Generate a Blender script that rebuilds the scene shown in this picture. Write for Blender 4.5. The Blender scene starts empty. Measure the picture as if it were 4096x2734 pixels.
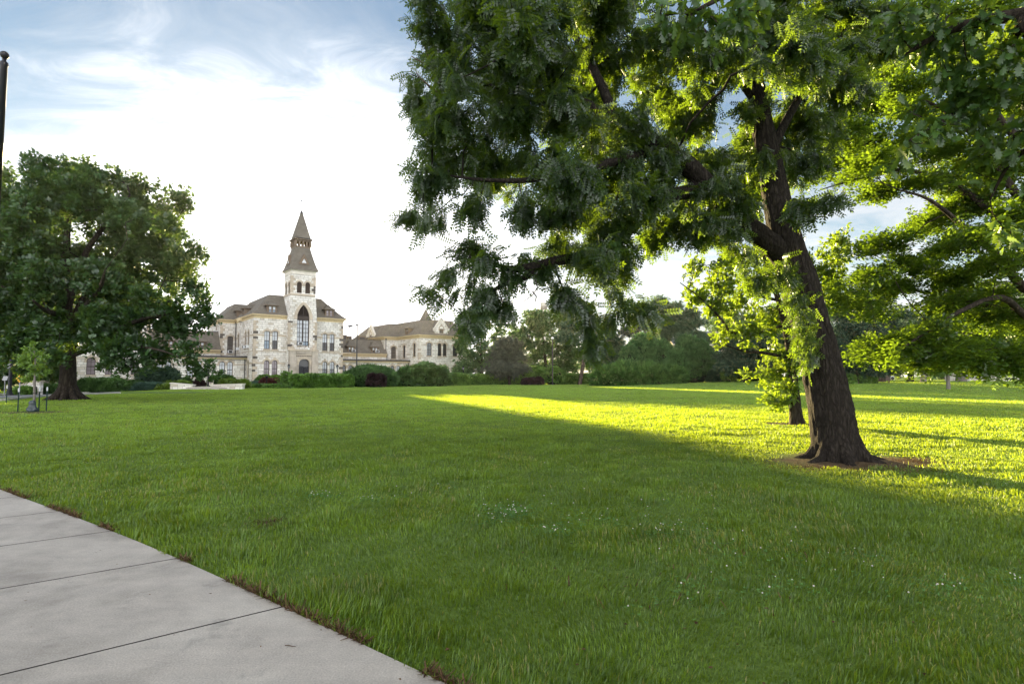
import bpy, math, random
import numpy as np
from mathutils import Vector, Matrix

# ---------------------------------------------------------------- basics
R = math.radians
scene = bpy.context.scene
COL = scene.collection
random.seed(11)
rng = np.random.default_rng(11)

F, CX, CY, HOR, CAMH = 2275.0, 2048.0, 1367.0, 1502.0, 1.6
PITCH = math.atan((HOR - CY) / F)
CP, SP = math.cos(PITCH), math.sin(PITCH)


def ray(px, py):
    a = (px - CX) / F
    b = (CY - py) / F
    return a, CP - b * SP, SP + b * CP


def at(px, py, Y):
    """A point of the place at distance Y in front of the viewpoint."""
    a, f, u = ray(px, py)
    k = Y / f
    return Vector((a * k, Y, CAMH + u * k))


def smooth(x):
    x = np.clip(x, 0, 1)
    return x * x * (3 - 2 * x)


def vnoise(x, y, seed=0):
    """Smooth value noise, numpy arrays or floats, range 0..1."""
    x = np.asarray(x, float); y = np.asarray(y, float)
    xi = np.floor(x).astype(np.int64); yi = np.floor(y).astype(np.int64)
    xf = x - xi; yf = y - yi

    def h(i, j):
        n = (i * 374761393 + j * 668265263 + seed * 974711) & 0xFFFFFFFF
        n = ((n ^ (n >> 13)) * 1274126177) & 0xFFFFFFFF
        return ((n ^ (n >> 16)) & 0xFFFF) / 65535.0
    u = xf * xf * (3 - 2 * xf); v = yf * yf * (3 - 2 * yf)
    return (h(xi, yi) * (1 - u) + h(xi + 1, yi) * u) * (1 - v) + (h(xi, yi + 1) * (1 - u) + h(xi + 1, yi + 1) * u) * v


def pnoise(x, y, period, seed=0):
    """Value noise that repeats in x, for going round a trunk."""
    x = np.asarray(x, float); y = np.asarray(y, float)
    xi = np.floor(x).astype(np.int64); yi = np.floor(y).astype(np.int64)
    xf = x - xi; yf = y - yi

    def h(i, j):
        n = ((i % period) * 374761393 + j * 668265263 + seed * 974711) & 0xFFFFFFFF
        n = ((n ^ (n >> 13)) * 1274126177) & 0xFFFFFFFF
        return ((n ^ (n >> 16)) & 0xFFFF) / 65535.0
    u = xf * xf * (3 - 2 * xf); v = yf * yf * (3 - 2 * yf)
    return (h(xi, yi) * (1 - u) + h(xi + 1, yi) * u) * (1 - v) + (h(xi, yi + 1) * (1 - u) + h(xi + 1, yi + 1) * u) * v


def gh(x, y):
    """Height of the terrain."""
    x = np.asarray(x, float); y = np.asarray(y, float)
    h = -0.55 * smooth((-x - 38) / 10) * smooth((y - 38) / 25)
    h = h + 0.75 * smooth((x - 12) / 30) * smooth((y - 40) / 45)
    near = smooth((70 - np.hypot(x, y)) / 40)
    h = h + near * (0.05 * (vnoise(x / 3.1, y / 3.1, 3) - .5) + 0.035 * (vnoise(x / 1.1, y / 1.1, 5) - .5))
    walk = smooth((5.0 - np.abs((x + .28) * .5965 + (y - 3.06) * .8026 + 1.8)) / 3.2)   # flat beside the concrete walk
    return h * (1 - walk) - 0.02 * walk


def ground_at(px, py):
    a, f, u = ray(px, py)
    k = 60.0
    lo, hi = 1.0, 400.0
    for _ in range(50):
        k = (lo + hi) / 2
        if CAMH + u * k > float(gh(a * k, f * k)):
            lo = k
        else:
            hi = k
    return Vector((a * k, f * k, float(gh(a * k, f * k))))


def on_ground(px, Y):
    x = (px - CX) / F * Y
    return Vector((x, Y, float(gh(x, Y))))


# ---------------------------------------------------------------- objects
def link(o, parent=None):
    COL.objects.link(o)
    if parent is not None:
        o.parent = parent
    return o


def tag(o, label=None, cat=None, group=None, kind=None):
    if label: o['label'] = label
    if cat: o['category'] = cat
    if group: o['group'] = group
    if kind: o['kind'] = kind
    return o


def empty(name, loc=(0, 0, 0), rz=0.0, label=None, cat=None, group=None):
    o = bpy.data.objects.new(name, None)
    o.empty_display_size = .3
    o.location = loc
    o.rotation_euler = (0, 0, rz)
    link(o)
    return tag(o, label, cat, group)


class MB:
    """Collects faces and builds them as one mesh object."""
    def __init__(s):
        s.v = []; s.f = []; s.m = []; s.uv = []

    def face(s, pts, m=0, uv=None):
        n = len(s.v)
        s.v.extend([tuple(p) for p in pts])
        s.f.append(tuple(range(n, n + len(pts))))
        s.m.append(m)
        if uv is None:
            # box-like mapping from the face's own plane
            a = Vector(pts[0]); nrm = (Vector(pts[1]) - a).cross(Vector(pts[2]) - a)
            if abs(nrm.z) > .8 * nrm.length:
                uv = [(p[0], p[1]) for p in pts]
            else:
                d = Vector((-nrm.y, nrm.x, 0))
                if d.length < 1e-9: d = Vector((1, 0, 0))
                d.normalize()
                uv = [(p[0] * d.x + p[1] * d.y, p[2]) for p in pts]
        s.uv.extend(uv)

    def box(s, x0, x1, y0, y1, z0, z1, m=0):
        p = [(x0, y0, z0), (x1, y0, z0), (x1, y1, z0), (x0, y1, z0), (x0, y0, z1), (x1, y0, z1), (x1, y1, z1), (x0, y1, z1)]
        for q in ((0, 1, 5, 4), (1, 2, 6, 5), (2, 3, 7, 6), (3, 0, 4, 7), (4, 5, 6, 7), (3, 2, 1, 0)):
            s.face([p[i] for i in q], m)

    def hexa(s, p, m=0):
        """p: 4 bottom points then 4 top points, both counter-clockwise from above."""
        for q in ((0, 1, 5, 4), (1, 2, 6, 5), (2, 3, 7, 6), (3, 0, 4, 7), (4, 5, 6, 7), (3, 2, 1, 0)):
            s.face([p[i] for i in q], m)

    def obox(s, c, ax, ay, az, m=0):
        """Oriented box: centre and three half axes."""
        c, ax, ay, az = Vector(c), Vector(ax), Vector(ay), Vector(az)
        p = [c - ax - ay - az, c + ax - ay - az, c + ax + ay - az, c - ax + ay - az,
             c - ax - ay + az, c + ax - ay + az, c + ax + ay + az, c - ax + ay + az]
        s.hexa(p, m)

    def frustum(s, cx, cy, hx0, hy0, z0, hx1, hy1, z1, m=0):
        s.hexa([(cx - hx0, cy - hy0, z0), (cx + hx0, cy - hy0, z0), (cx + hx0, cy + hy0, z0), (cx - hx0, cy + hy0, z0),
                (cx - hx1, cy - hy1, z1), (cx + hx1, cy - hy1, z1), (cx + hx1, cy + hy1, z1), (cx - hx1, cy + hy1, z1)], m)

    def tube(s, pts, rad, n=8, m=0, cap=True):
        pts = [Vector(p) for p in pts]
        if not hasattr(rad, '__len__'): rad = [rad] * len(pts)
        base = len(s.v)
        up = Vector((0, 0, 1))
        for i, p in enumerate(pts):
            d = (pts[min(i + 1, len(pts) - 1)] - pts[max(i - 1, 0)])
            if d.length < 1e-9: d = up.copy()
            d.normalize()
            x = d.cross(Vector((.137, .99, .05)) if abs(d.y) < .9 else Vector((1, 0, 0))).normalized()
            y = d.cross(x)
            for k in range(n):
                a = 2 * math.pi * k / n
                s.v.append(tuple(p + (x * math.cos(a) + y * math.sin(a)) * rad[i]))
        L = 0
        for i in range(len(pts) - 1):
            L1 = L + (pts[i + 1] - pts[i]).length
            for k in range(n):
                k2 = (k + 1) % n
                s.f.append((base + i * n + k, base + i * n + k2, base + (i + 1) * n + k2, base + (i + 1) * n + k))
                s.m.append(m)
                c = 2 * math.pi * rad[i] / n
                s.uv.extend([(k * c, L), ((k + 1) * c, L), ((k + 1) * c, L1), (k * c, L1)])
            L = L1
        if cap:
            for i, rev in ((0, True), (len(pts) - 1, False)):
                idx = [base + i * n + k for k in range(n)]
                if rev: idx.reverse()
                s.f.append(tuple(idx)); s.m.append(m)
                s.uv.extend([(0, 0)] * n)

    def lathe(s, c, prof, n=16, m=0):
        """prof: (radius, z) pairs, upwards."""
        c = Vector(c)
        base = len(s.v)
        for r, z in prof:
            for k in range(n):
                a = 2 * math.pi * k / n
                s.v.append((c.x + r * math.cos(a), c.y + r * math.sin(a), c.z + z))
        for i in range(len(prof) - 1):
            for k in range(n):
                k2 = (k + 1) % n
                s.f.append((base + i * n + k, base + i * n + k2, base + (i + 1) * n + k2, base + (i + 1) * n + k))
                s.m.append(m)
                s.uv.extend([(k * .1, prof[i][1]), (k * .1 + .1, prof[i][1]), (k * .1 + .1, prof[i + 1][1]), (k * .1, prof[i + 1][1])])
        for i, rev in ((0, True), (len(prof) - 1, False)):
            idx = [base + i * n + k for k in range(n)]
            if rev: idx.reverse()
            s.f.append(tuple(idx)); s.m.append(m); s.uv.extend([(0, 0)] * n)

    def ball(s, c, r, n=12, m=0, sz=1.0):
        k = 7
        s.lathe(c, [(max(r * math.sin(math.pi * i / k), 1e-4), -r * sz * math.cos(math.pi * i / k)) for i in range(k + 1)], n, m)

    def build(s, name, mats, parent=None, smooth=False, loc=None):
        me = bpy.data.meshes.new(name)
        me.from_pydata(s.v, [], s.f)
        if not isinstance(mats, (list, tuple)): mats = [mats]
        for mt in mats: me.materials.append(mt)
        me.polygons.foreach_set('material_index', s.m)
        ul = me.uv_layers.new(name='UVMap')
        ul.data.foreach_set('uv', np.array(s.uv, dtype=np.float32).ravel())
        if smooth:
            me.polygons.foreach_set('use_smooth', [True] * len(me.polygons))
        me.update()
        o = bpy.data.objects.new(name, me)
        if loc is not None: o.location = loc
        return link(o, parent)


def np_mesh(name, V, Q, mats, rnd=None, mi=None, parent=None, smooth=False, extra=None):
    """Mesh from numpy arrays: V (n,3), Q (m,4) quads or (m,3) triangles."""
    me = bpy.data.meshes.new(name)
    V = np.ascontiguousarray(V, dtype=np.float32)
    Q = np.ascontiguousarray(Q, dtype=np.int32)
    k = Q.shape[1]
    me.vertices.add(len(V)); me.vertices.foreach_set('co', V.ravel())
    me.loops.add(Q.size); me.loops.foreach_set('vertex_index', Q.ravel())
    me.polygons.add(len(Q))
    me.polygons.foreach_set('loop_start', np.arange(0, Q.size, k, dtype=np.int32))
    me.polygons.foreach_set('loop_total', np.full(len(Q), k, dtype=np.int32))
    if not isinstance(mats, (list, tuple)): mats = [mats]
    for mt in mats: me.materials.append(mt)
    if mi is not None: me.polygons.foreach_set('material_index', np.ascontiguousarray(mi, dtype=np.int32))
    if smooth: me.polygons.foreach_set('use_smooth', np.ones(len(Q), dtype=bool))
    if rnd is not None:
        a = me.attributes.new('rnd', 'FLOAT', 'POINT')
        a.data.foreach_set('value', np.ascontiguousarray(rnd, dtype=np.float32))
    me.update(calc_edges=True)
    me.validate()
    o = bpy.data.objects.new(name, me)
    return link(o, parent)


# ---------------------------------------------------------------- materials
def mat(name):
    m = bpy.data.materials.new(name)
    m.use_nodes = True
    nt = m.node_tree
    nt.nodes.clear()
    out = nt.nodes.new('ShaderNodeOutputMaterial')
    return m, nt, out


def N(nt, t, **kw):
    n = nt.nodes.new(t)
    for k, v in kw.items():
        if k.startswith('i_'):
            key = k[2:]
            key = int(key) if key.isdigit() else key.replace('_', ' ')
            n.inputs[key].default_value = v
        else:
            setattr(n, k, v)
    return n


def ramp(nt, fac, stops):
    n = nt.nodes.new('ShaderNodeValToRGB')
    e = n.color_ramp.elements
    while len(e) > 1: e.remove(e[-1])
    for i, (p, c) in enumerate(stops):
        el = e[0] if i == 0 else e.new(p)
        el.position = p
        el.color = (*c, 1) if len(c) == 3 else c
    nt.links.new(fac, n.inputs[0])
    return n.outputs[0]


def mixc(nt, fac, a, b, mode='MIX'):
    n = nt.nodes.new('ShaderNodeMix')
    n.data_type = 'RGBA'; n.blend_type = mode
    for sock, val in ((n.inputs[0], fac), (n.inputs[6], a), (n.inputs[7], b)):
        if hasattr(val, 'node'): nt.links.new(val, sock)
        elif isinstance(val, (int, float)): sock.default_value = val
        else: sock.default_value = (*val, 1)
    return n.outputs[2]


def bump(nt, height, strength=.4, dist=.05):
    b = N(nt, 'ShaderNodeBump', i_Strength=strength, i_Distance=dist)
    nt.links.new(height, b.inputs['Height'])
    return b.outputs[0]


def coord(nt, kind='Object', scale=None):
    tc = nt.nodes.new('ShaderNodeTexCoord')
    o = tc.outputs[kind]
    if scale is not None:
        mp = N(nt, 'ShaderNodeMapping')
        mp.inputs['Scale'].default_value = scale if hasattr(scale, '__len__') else (scale,) * 3
        nt.links.new(o, mp.inputs[0]); o = mp.outputs[0]
    return o


def noise(nt, vec, scale, detail=4, rough=.55, dist=0.0):
    n = N(nt, 'ShaderNodeTexNoise', i_Scale=scale, i_Detail=detail, i_Roughness=rough, i_Distortion=dist)
    nt.links.new(vec, n.inputs['Vector'])
    return n.outputs['Fac']


def plain(name, col, rough=.6, metal=0.0, var=.25, scale=3.0, spec=.4, bumpy=0.0):
    """Principled with a faint weathering noise."""
    m, nt, out = mat(name)
    b = N(nt, 'ShaderNodeBsdfPrincipled', i_Roughness=rough, i_Metallic=metal)
    b.inputs['Specular IOR Level'].default_value = spec
    v = coord(nt)
    f = noise(nt, v, scale, 5)
    c = ramp(nt, f, [(.25, tuple(x * (1 - var) for x in col)), (.75, tuple(min(1, x * (1 + var)) for x in col))])
    nt.links.new(c, b.inputs['Base Color'])
    if bumpy:
        nt.links.new(bump(nt, noise(nt, v, scale * 6, 4), bumpy, .02), b.inputs['Normal'])
    nt.links.new(b.outputs[0], out.inputs[0])
    return m


def stone_mat(name, c1, c2, c3, mortar, bw=.85, bh=.35, stain=.5, soot=(.10, .085, .07)):
    m, nt, out = mat(name)
    uv = coord(nt, 'UV')
    ob = coord(nt, 'Object')
    # courses wander a little
    wn = N(nt, 'ShaderNodeTexNoise', i_Scale=.9, i_Detail=2.0); nt.links.new(uv, wn.inputs['Vector'])
    ad = N(nt, 'ShaderNodeVectorMath', operation='MULTIPLY_ADD')
    nt.links.new(wn.outputs['Color'], ad.inputs[0]); ad.inputs[1].default_value = (.10, .03, 0); nt.links.new(uv, ad.inputs[2])
    br = N(nt, 'ShaderNodeTexBrick', i_Scale=1.0)
    br.inputs['Brick Width'].default_value = bw; br.inputs['Row Height'].default_value = bh
    br.inputs['Mortar Size'].default_value = .022; br.inputs['Mortar Smooth'].default_value = .25; br.inputs['Bias'].default_value = 0.0
    br.inputs['Color1'].default_value = (0, 0, 0, 1); br.inputs['Color2'].default_value = (1, 1, 1, 1); br.inputs['Mortar'].default_value = (.5, .5, .5, 1)
    br.offset = .5; br.squash = .72; br.squash_frequency = 3
    nt.links.new(ad.outputs[0], br.inputs['Vector'])
    stones = ramp(nt, br.outputs['Color'], [(0, c3), (.22, c2), (.55, c1), (1, tuple(min(1, x * 1.16) for x in c1))])
    n1 = noise(nt, ob, .55, 6, .62)
    st = ramp(nt, n1, [(.45, (1, 1, 1)), (.72, (1 - stain * .6, 1 - stain * .66, 1 - stain * .74))])
    col = mixc(nt, 1.0, stones, st, 'MULTIPLY')
    n2 = noise(nt, coord(nt, 'Object', (1.2, 1.2, .35)), 1.0, 6, .7)
    f2 = ramp(nt, n2, [(.70, (0, 0, 0)), (.86, (.6, .6, .6))])
    col = mixc(nt, f2, col, soot)
    fine = noise(nt, ob, 9, 4)
    col = mixc(nt, .30, col, mixc(nt, fine, (.55, .53, .5), (1.25, 1.25, 1.25)), 'MULTIPLY')
    col = mixc(nt, br.outputs['Fac'], col, mortar)
    b = N(nt, 'ShaderNodeBsdfPrincipled', i_Roughness=.9)
    b.inputs['Specular IOR Level'].default_value = .2
    nt.links.new(col, b.inputs['Base Color'])
    inv = N(nt, 'ShaderNodeMath', operation='MULTIPLY_ADD'); nt.links.new(br.outputs['Fac'], inv.inputs[0]); inv.inputs[1].default_value = -1.2
    nt.links.new(fine, inv.inputs[2])
    nt.links.new(bump(nt, inv.outputs[0], .9, .05), b.inputs['Normal'])
    nt.links.new(b.outputs[0], out.inputs[0])
    return m


def shingle_mat(name, ca, cb, row=.17):
    m, nt, out = mat(name)
    uv = coord(nt, 'UV'); ob = coord(nt, 'Object')
    br = N(nt, 'ShaderNodeTexBrick', i_Scale=1.0)
    br.inputs['Brick Width'].default_value = .34; br.inputs['Row Height'].default_value = row
    br.inputs['Mortar Size'].default_value = .012; br.inputs['Mortar Smooth'].default_value = .6
    br.inputs['Color1'].default_value = (0, 0, 0, 1); br.inputs['Color2'].default_value = (1, 1, 1, 1); br.inputs['Mortar'].default_value = (.2, .2, .2, 1)
    nt.links.new(uv, br.inputs['Vector'])
    c = mixc(nt, br.outputs['Color'], ca, cb)
    n = noise(nt, ob, .7, 6, .6)
    c = mixc(nt, .55, c, mixc(nt, n, tuple(x * .55 for x in ca), tuple(x * 1.35 for x in cb)))
    c = mixc(nt, br.outputs['Fac'], c, tuple(x * .45 for x in ca))
    b = N(nt, 'ShaderNodeBsdfPrincipled', i_Roughness=.85); b.inputs['Specular IOR Level'].default_value = .3
    nt.links.new(c, b.inputs['Base Color'])
    iv = N(nt, 'ShaderNodeMath', operation='SUBTRACT'); iv.inputs[0].default_value = 1; nt.links.new(br.outputs['Fac'], iv.inputs[1])
    nt.links.new(bump(nt, iv.outputs[0], .6, .03), b.inputs['Normal'])
    nt.links.new(b.outputs[0], out.inputs[0])
    return m


def glass_mat(name, col, coat=.6, rough=.05):
    m, nt, out = mat(name)
    ob = coord(nt)
    n = noise(nt, ob, .8, 3)
    c = ramp(nt, n, [(.3, tuple(x * .8 for x in col)), (.7, tuple(min(1, x * 1.15) for x in col))])
    b = N(nt, 'ShaderNodeBsdfPrincipled', i_Roughness=.5)
    nt.links.new(c, b.inputs['Base Color'])
    b.inputs['Coat Weight'].default_value = coat; b.inputs['Coat Roughness'].default_value = rough; b.inputs['Coat IOR'].default_value = 1.55
    b2 = noise(nt, ob, 1.7, 2)
    bm = N(nt, 'ShaderNodeBump', i_Strength=.12, i_Distance=.05); nt.links.new(b2, bm.inputs['Height'])
    nt.links.new(bm.outputs[0], b.inputs['Coat Normal'])
    nt.links.new(b.outputs[0], out.inputs[0])
    return m


def leaf_mat(name, dark, light, trans, tw=.5, gloss=.05, rough=.4):
    """Leaves: reflect, and let light through from behind; each leaf its own tone."""
    m, nt, out = mat(name)
    at_ = N(nt, 'ShaderNodeAttribute', attribute_name='rnd')
    c = ramp(nt, at_.outputs['Fac'], [(0, dark), (.75, light), (.96, tuple(min(1, x * 1.25) for x in light)), (1, (light[0] * 2.0, light[1] * 1.25, light[2] * .7))])
    t = ramp(nt, at_.outputs['Fac'], [(0, tuple(x * .75 for x in trans)), (1, tuple(min(1, x * 1.2) for x in trans))])
    d = N(nt, 'ShaderNodeBsdfDiffuse'); nt.links.new(c, d.inputs[0])
    tr = N(nt, 'ShaderNodeBsdfTranslucent'); nt.links.new(t, tr.inputs[0])
    mx = N(nt, 'ShaderNodeMixShader'); mx.inputs[0].default_value = tw
    nt.links.new(d.outputs[0], mx.inputs[1]); nt.links.new(tr.outputs[0], mx.inputs[2])
    g = N(nt, 'ShaderNodeBsdfGlossy', i_Roughness=rough); g.inputs[0].default_value = (.9, .95, .9, 1)
    m2 = N(nt, 'ShaderNodeMixShader'); m2.inputs[0].default_value = gloss
    nt.links.new(mx.outputs[0], m2.inputs[1]); nt.links.new(g.outputs[0], m2.inputs[2])
    nt.links.new(m2.outputs[0], out.inputs[0])
    return m


def bark_mat(name, ca, cb, sx=9.0, sz=1.4, strength=1.0):
    m, nt, out = mat(name)
    v = coord(nt, 'Object', (sx, sx, sz))
    vo = N(nt, 'ShaderNodeTexVoronoi', feature='DISTANCE_TO_EDGE', i_Scale=1.0)
    ds = N(nt, 'ShaderNodeTexNoise', i_Scale=1.5, i_Detail=4.0); nt.links.new(v, ds.inputs['Vector'])
    ad = N(nt, 'ShaderNodeVectorMath', operation='MULTIPLY_ADD'); nt.links.new(ds.outputs['Color'], ad.inputs[0]); ad.inputs[1].default_value = (1.6, 1.6, 1.2); nt.links.new(v, ad.inputs[2])
    nt.links.new(ad.outputs[0], vo.inputs['Vector'])
    n = noise(nt, v, 2.2, 6, .65)
    h = N(nt, 'ShaderNodeMath', operation='ADD')
    s = N(nt, 'ShaderNodeMath', operation='MULTIPLY'); nt.links.new(n, s.inputs[0]); s.inputs[1].default_value = .35
    cr = ramp(nt, vo.outputs['Distance'], [(0, (0, 0, 0)), (.45, (1, 1, 1))])
    nt.links.new(cr, h.inputs[0]); nt.links.new(s.outputs[0], h.inputs[1])
    c = mixc(nt, h.outputs[0], ca, cb)
    b = N(nt, 'ShaderNodeBsdfPrincipled', i_Roughness=.95); b.inputs['Specular IOR Level'].default_value = .15
    nt.links.new(c, b.inputs['Base Color'])
    nt.links.new(bump(nt, h.outputs[0], strength, .04), b.inputs['Normal'])
    nt.links.new(b.outputs[0], out.inputs[0])
    return m


M = {}
M['stone'] = stone_mat('limestone ashlar', (.82, .80, .75), (.76, .73, .67), (.60, .545, .46), (.34, .32, .30), stain=.32)
M['rough_stone'] = stone_mat('rough dark base stone', (.33, .29, .24), (.22, .19, .16), (.12, .10, .085), (.10, .09, .08), bw=.95, bh=.42, stain=.7)
M['trim'] = plain('smooth tan limestone', (.50, .43, .34), .85, var=.22, scale=1.3, spec=.2, bumpy=.3)
M['pale_stone'] = plain('pale cut limestone', (.66, .62, .55), .85, var=.15, scale=2, spec=.2, bumpy=.3)
M['porch'] = plain('weathered porch stone', (.44, .39, .33), .85, var=.38, scale=.9, spec=.2, bumpy=.3)
M['dark_quoin'] = plain('dark corner stone', (.13, .115, .10), .9, var=.35, scale=3, spec=.2, bumpy=.5)  # darker stone, set at random among the corner blocks
M['cream'] = plain('cream painted wood', (.62, .50, .30), .6, var=.12)
M['shingle'] = shingle_mat('brown grey shingles', (.12, .105, .085), (.22, .195, .16))
M['slate'] = shingle_mat('blue grey slate', (.12, .13, .15), (.2, .215, .24))
M['brown'] = plain('dark brown painted wood', (.045, .032, .025), .55, var=.2)
M['tanwood'] = plain('tan brown painted wood', (.17, .125, .085), .6, var=.18)
M['gutter'] = plain('dark metal gutter', (.06, .055, .055), .4, metal=.4, var=.2)
M['blind'] = glass_mat('window with pale blind', (.52, .56, .60), .5)
M['grey_blind'] = glass_mat('window with grey blind', (.24, .26, .28), .5)
M['dark_glass'] = glass_mat('dark window glass', (.022, .024, .026), .45)
M['blue_glass'] = glass_mat('blue window glass', (.16, .24, .32), .8)
M['mauve_glass'] = glass_mat('mauve reflection tinted glass', (.22, .18, .20), .8)  # purple grey reflection painted into the glass colour
M['brown_glass'] = glass_mat('brown screened window', (.09, .075, .065), .4, .3)
M['red_glass'] = glass_mat('window with red curtain', (.13, .03, .03), .7)
M['louvre'] = plain('dark brown louvre slats', (.085, .062, .045), .7, var=.25)
M['black'] = plain('black painted metal', (.012, .013, .018), .35, metal=.3, var=.2)
M['steel'] = plain('dull galvanised steel', (.30, .31, .32), .45, metal=.6, var=.15)
M['white'] = plain('white painted metal', (.72, .74, .76), .5, var=.08)
M['green_paint'] = plain('dark green painted steel', (.02, .045, .04), .5, var=.2)
M['lamp_globe'] = plain('white glass globe', (.8, .8, .78), .25, var=.03)
M['yellow'] = plain('yellow sign face', (.78, .40, .02), .45, var=.06)
M['ink'] = plain('black sign lettering', (.012, .012, .012), .6, var=.05)
M['blue_sign'] = plain('blue sign face', (.05, .25, .62), .45, var=.05)
M['sign_face'] = plain('cream sign face', (.62, .56, .46), .6, var=.08)
M['bag'] = plain('dark green watering bag', (.018, .035, .038), .28, var=.4, scale=7, spec=.6, bumpy=.6)
M['rust'] = plain('brown weathered timber', (.20, .13, .08), .8, var=.3)
M['bird'] = plain('brown feathers', (.10, .055, .03), .8, var=.3)
M['concrete_stack'] = plain('pale weathered concrete', (.50, .48, .45), .9, var=.22, scale=.6, spec=.2)
M['dark_band'] = plain('sooty brick band', (.16, .13, .11), .9, var=.3)
M['bark_main'] = bark_mat('deeply ridged grey brown bark', (.010, .008, .007), (.046, .038, .031), 15, 3.4, .8)
M['bark_dark'] = bark_mat('dark furrowed bark', (.016, .012, .010), (.07, .056, .045), 7, 1.2, .8)
M['bark_pine'] = bark_mat('scaly pine bark', (.03, .022, .018), (.14, .105, .085), 4, 1.6, .7)
M['bark_grey'] = bark_mat('smooth grey young bark', (.14, .125, .11), (.23, .21, .19), 12, 4, .3)
M['twig'] = plain('dead brown twigs', (.10, .07, .05), .9, var=.3)
# ---------------------------------------------------------------- camera, sky, sun
cam_d = bpy.data.cameras.new('camera')
cam_d.sensor_width = 36.0; cam_d.sensor_fit = 'HORIZONTAL'
cam_d.lens = F / 4096 * 36.0
cam_d.clip_start = .1; cam_d.clip_end = 5000
cam = bpy.data.objects.new('camera', cam_d)
cam.location = (0, 0, CAMH)
cam.rotation_euler = (math.pi / 2 + PITCH, 0, 0)
link(cam)
scene.camera = cam

EAST_FILL = 2.9  # added brightness of unseen eastern cloud, fills surfaces facing the viewpoint
CLOUD = (1.03, 1.03, 1.05)
SKYMUL = (.21, .235, .26)
SUN_AZ = R(-21.7)      # from +Y, to the left
SUN_EL = R(7.25)
sun_dir = Vector((math.sin(SUN_AZ) * math.cos(SUN_EL), math.cos(SUN_AZ) * math.cos(SUN_EL), math.sin(SUN_EL)))
sd = bpy.data.lights.new('sun', 'SUN')
sd.energy = 5.0; sd.angle = R(.9); sd.color = (1.0, .79, .38)
so = bpy.data.objects.new('sun', sd)
so.rotation_euler = sun_dir.to_track_quat('Z', 'Y').to_euler()
so.location = (-40, 110, 60)
link(so)

world = bpy.data.worlds.new('World')
scene.world = world
world.use_nodes = True
nt = world.node_tree
nt.nodes.clear()
wout = nt.nodes.new('ShaderNodeOutputWorld')
bg = N(nt, 'ShaderNodeBackground', i_Strength=.15)
sky = N(nt, 'ShaderNodeTexSky', sky_type='NISHITA')
sky.sun_disc = False
sky.sun_elevation = SUN_EL
sky.sun_rotation = SUN_AZ
sky.altitude = 300; sky.air_density = 1.0; sky.dust_density = 0.35; sky.ozone_density = 1.0
# thin high cloud: noise on a flat layer far overhead
tc = nt.nodes.new('ShaderNodeTexCoord')
sep = nt.nodes.new('ShaderNodeSeparateXYZ'); nt.links.new(tc.outputs['Generated'], sep.inputs[0])
zc = N(nt, 'ShaderNodeMath', operation='MAXIMUM'); nt.links.new(sep.outputs['Z'], zc.inputs[0]); zc.inputs[1].default_value = .03
za = N(nt, 'ShaderNodeMath', operation='ADD'); nt.links.new(zc.outputs[0], za.inputs[0]); za.inputs[1].default_value = .08
dx = N(nt, 'ShaderNodeMath', operation='DIVIDE'); nt.links.new(sep.outputs['X'], dx.inputs[0]); nt.links.new(za.outputs[0], dx.inputs[1])
dy = N(nt, 'ShaderNodeMath', operation='DIVIDE'); nt.links.new(sep.outputs['Y'], dy.inputs[0]); nt.links.new(za.outputs[0], dy.inputs[1])
cb = nt.nodes.new('ShaderNodeCombineXYZ'); nt.links.new(dx.outputs[0], cb.inputs[0]); nt.links.new(dy.outputs[0], cb.inputs[1])
mp = N(nt, 'ShaderNodeMapping'); mp.inputs['Rotation'].default_value = (0, 0, R(52)); mp.inputs['Scale'].default_value = (.7, 1.35, 1); mp.inputs['Location'].default_value = (3.1, 1.7, 0)
nt.links.new(cb.outputs[0], mp.inputs[0])
n1 = noise(nt, mp.outputs[0], 2.6, 10, .62, 1.1)
n2 = noise(nt, cb.outputs[0], .42, 3, .5, .3)
sm = N(nt, 'ShaderNodeMath', operation='ADD'); nt.links.new(n1, sm.inputs[0]); nt.links.new(n2, sm.inputs[1])
# the cloud sheet thickens towards the sun, the horizon and added fill cloud, unseen behind the viewpoint
def mrange(src, a, b, c, d):
    n = N(nt, 'ShaderNodeMapRange', interpolation_type='SMOOTHSTEP'); nt.links.new(src, n.inputs[0])
    for k_, v_ in zip((1, 2, 3, 4), (a, b, c, d)): n.inputs[k_].default_value = v_
    return n.outputs[0]
def madd(a, b):
    n = N(nt, 'ShaderNodeMath', operation='ADD'); nt.links.new(a, n.inputs[0])
    if hasattr(b, 'node'): nt.links.new(b, n.inputs[1])
    else: n.inputs[1].default_value = b
    return n.outputs[0]
dp = N(nt, 'ShaderNodeVectorMath', operation='DOT_PRODUCT'); nt.links.new(tc.outputs['Generated'], dp.inputs[0]); dp.inputs[1].default_value = sun_dir
near = mrange(dp.outputs['Value'], .895, 1.0, 0, .55)
low = mrange(sep.outputs['Z'], .42, .12, 0, .38)
east = mrange(sep.outputs['Y'], .25, -.35, 0, .42)
s2 = madd(madd(madd(sm.outputs[0], near), low), east)
hm = N(nt, 'ShaderNodeMath', operation='MULTIPLY'); nt.links.new(s2, hm.inputs[0]); hm.inputs[1].default_value = .5
cl = ramp(nt, hm.outputs[0], [(.40, (.0, .0, .0)), (.535, (.22, .22, .22)), (.655, (.65, .65, .65)), (.83, (.99, .99, .99))])
wob = N(nt, 'ShaderNodeMath', operation='MULTIPLY_ADD'); nt.links.new(n1, wob.inputs[0]); wob.inputs[1].default_value = .11; nt.links.new(dp.outputs['Value'], wob.inputs[2])
glow = madd(mrange(wob.outputs[0], .93, 1.06, 1.0, 2.6), mrange(sep.outputs['Z'], .42, .15, 0, .3))
eb = mrange(sep.outputs['Y'], .1, -.6, 0.0, 1.0)
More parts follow.
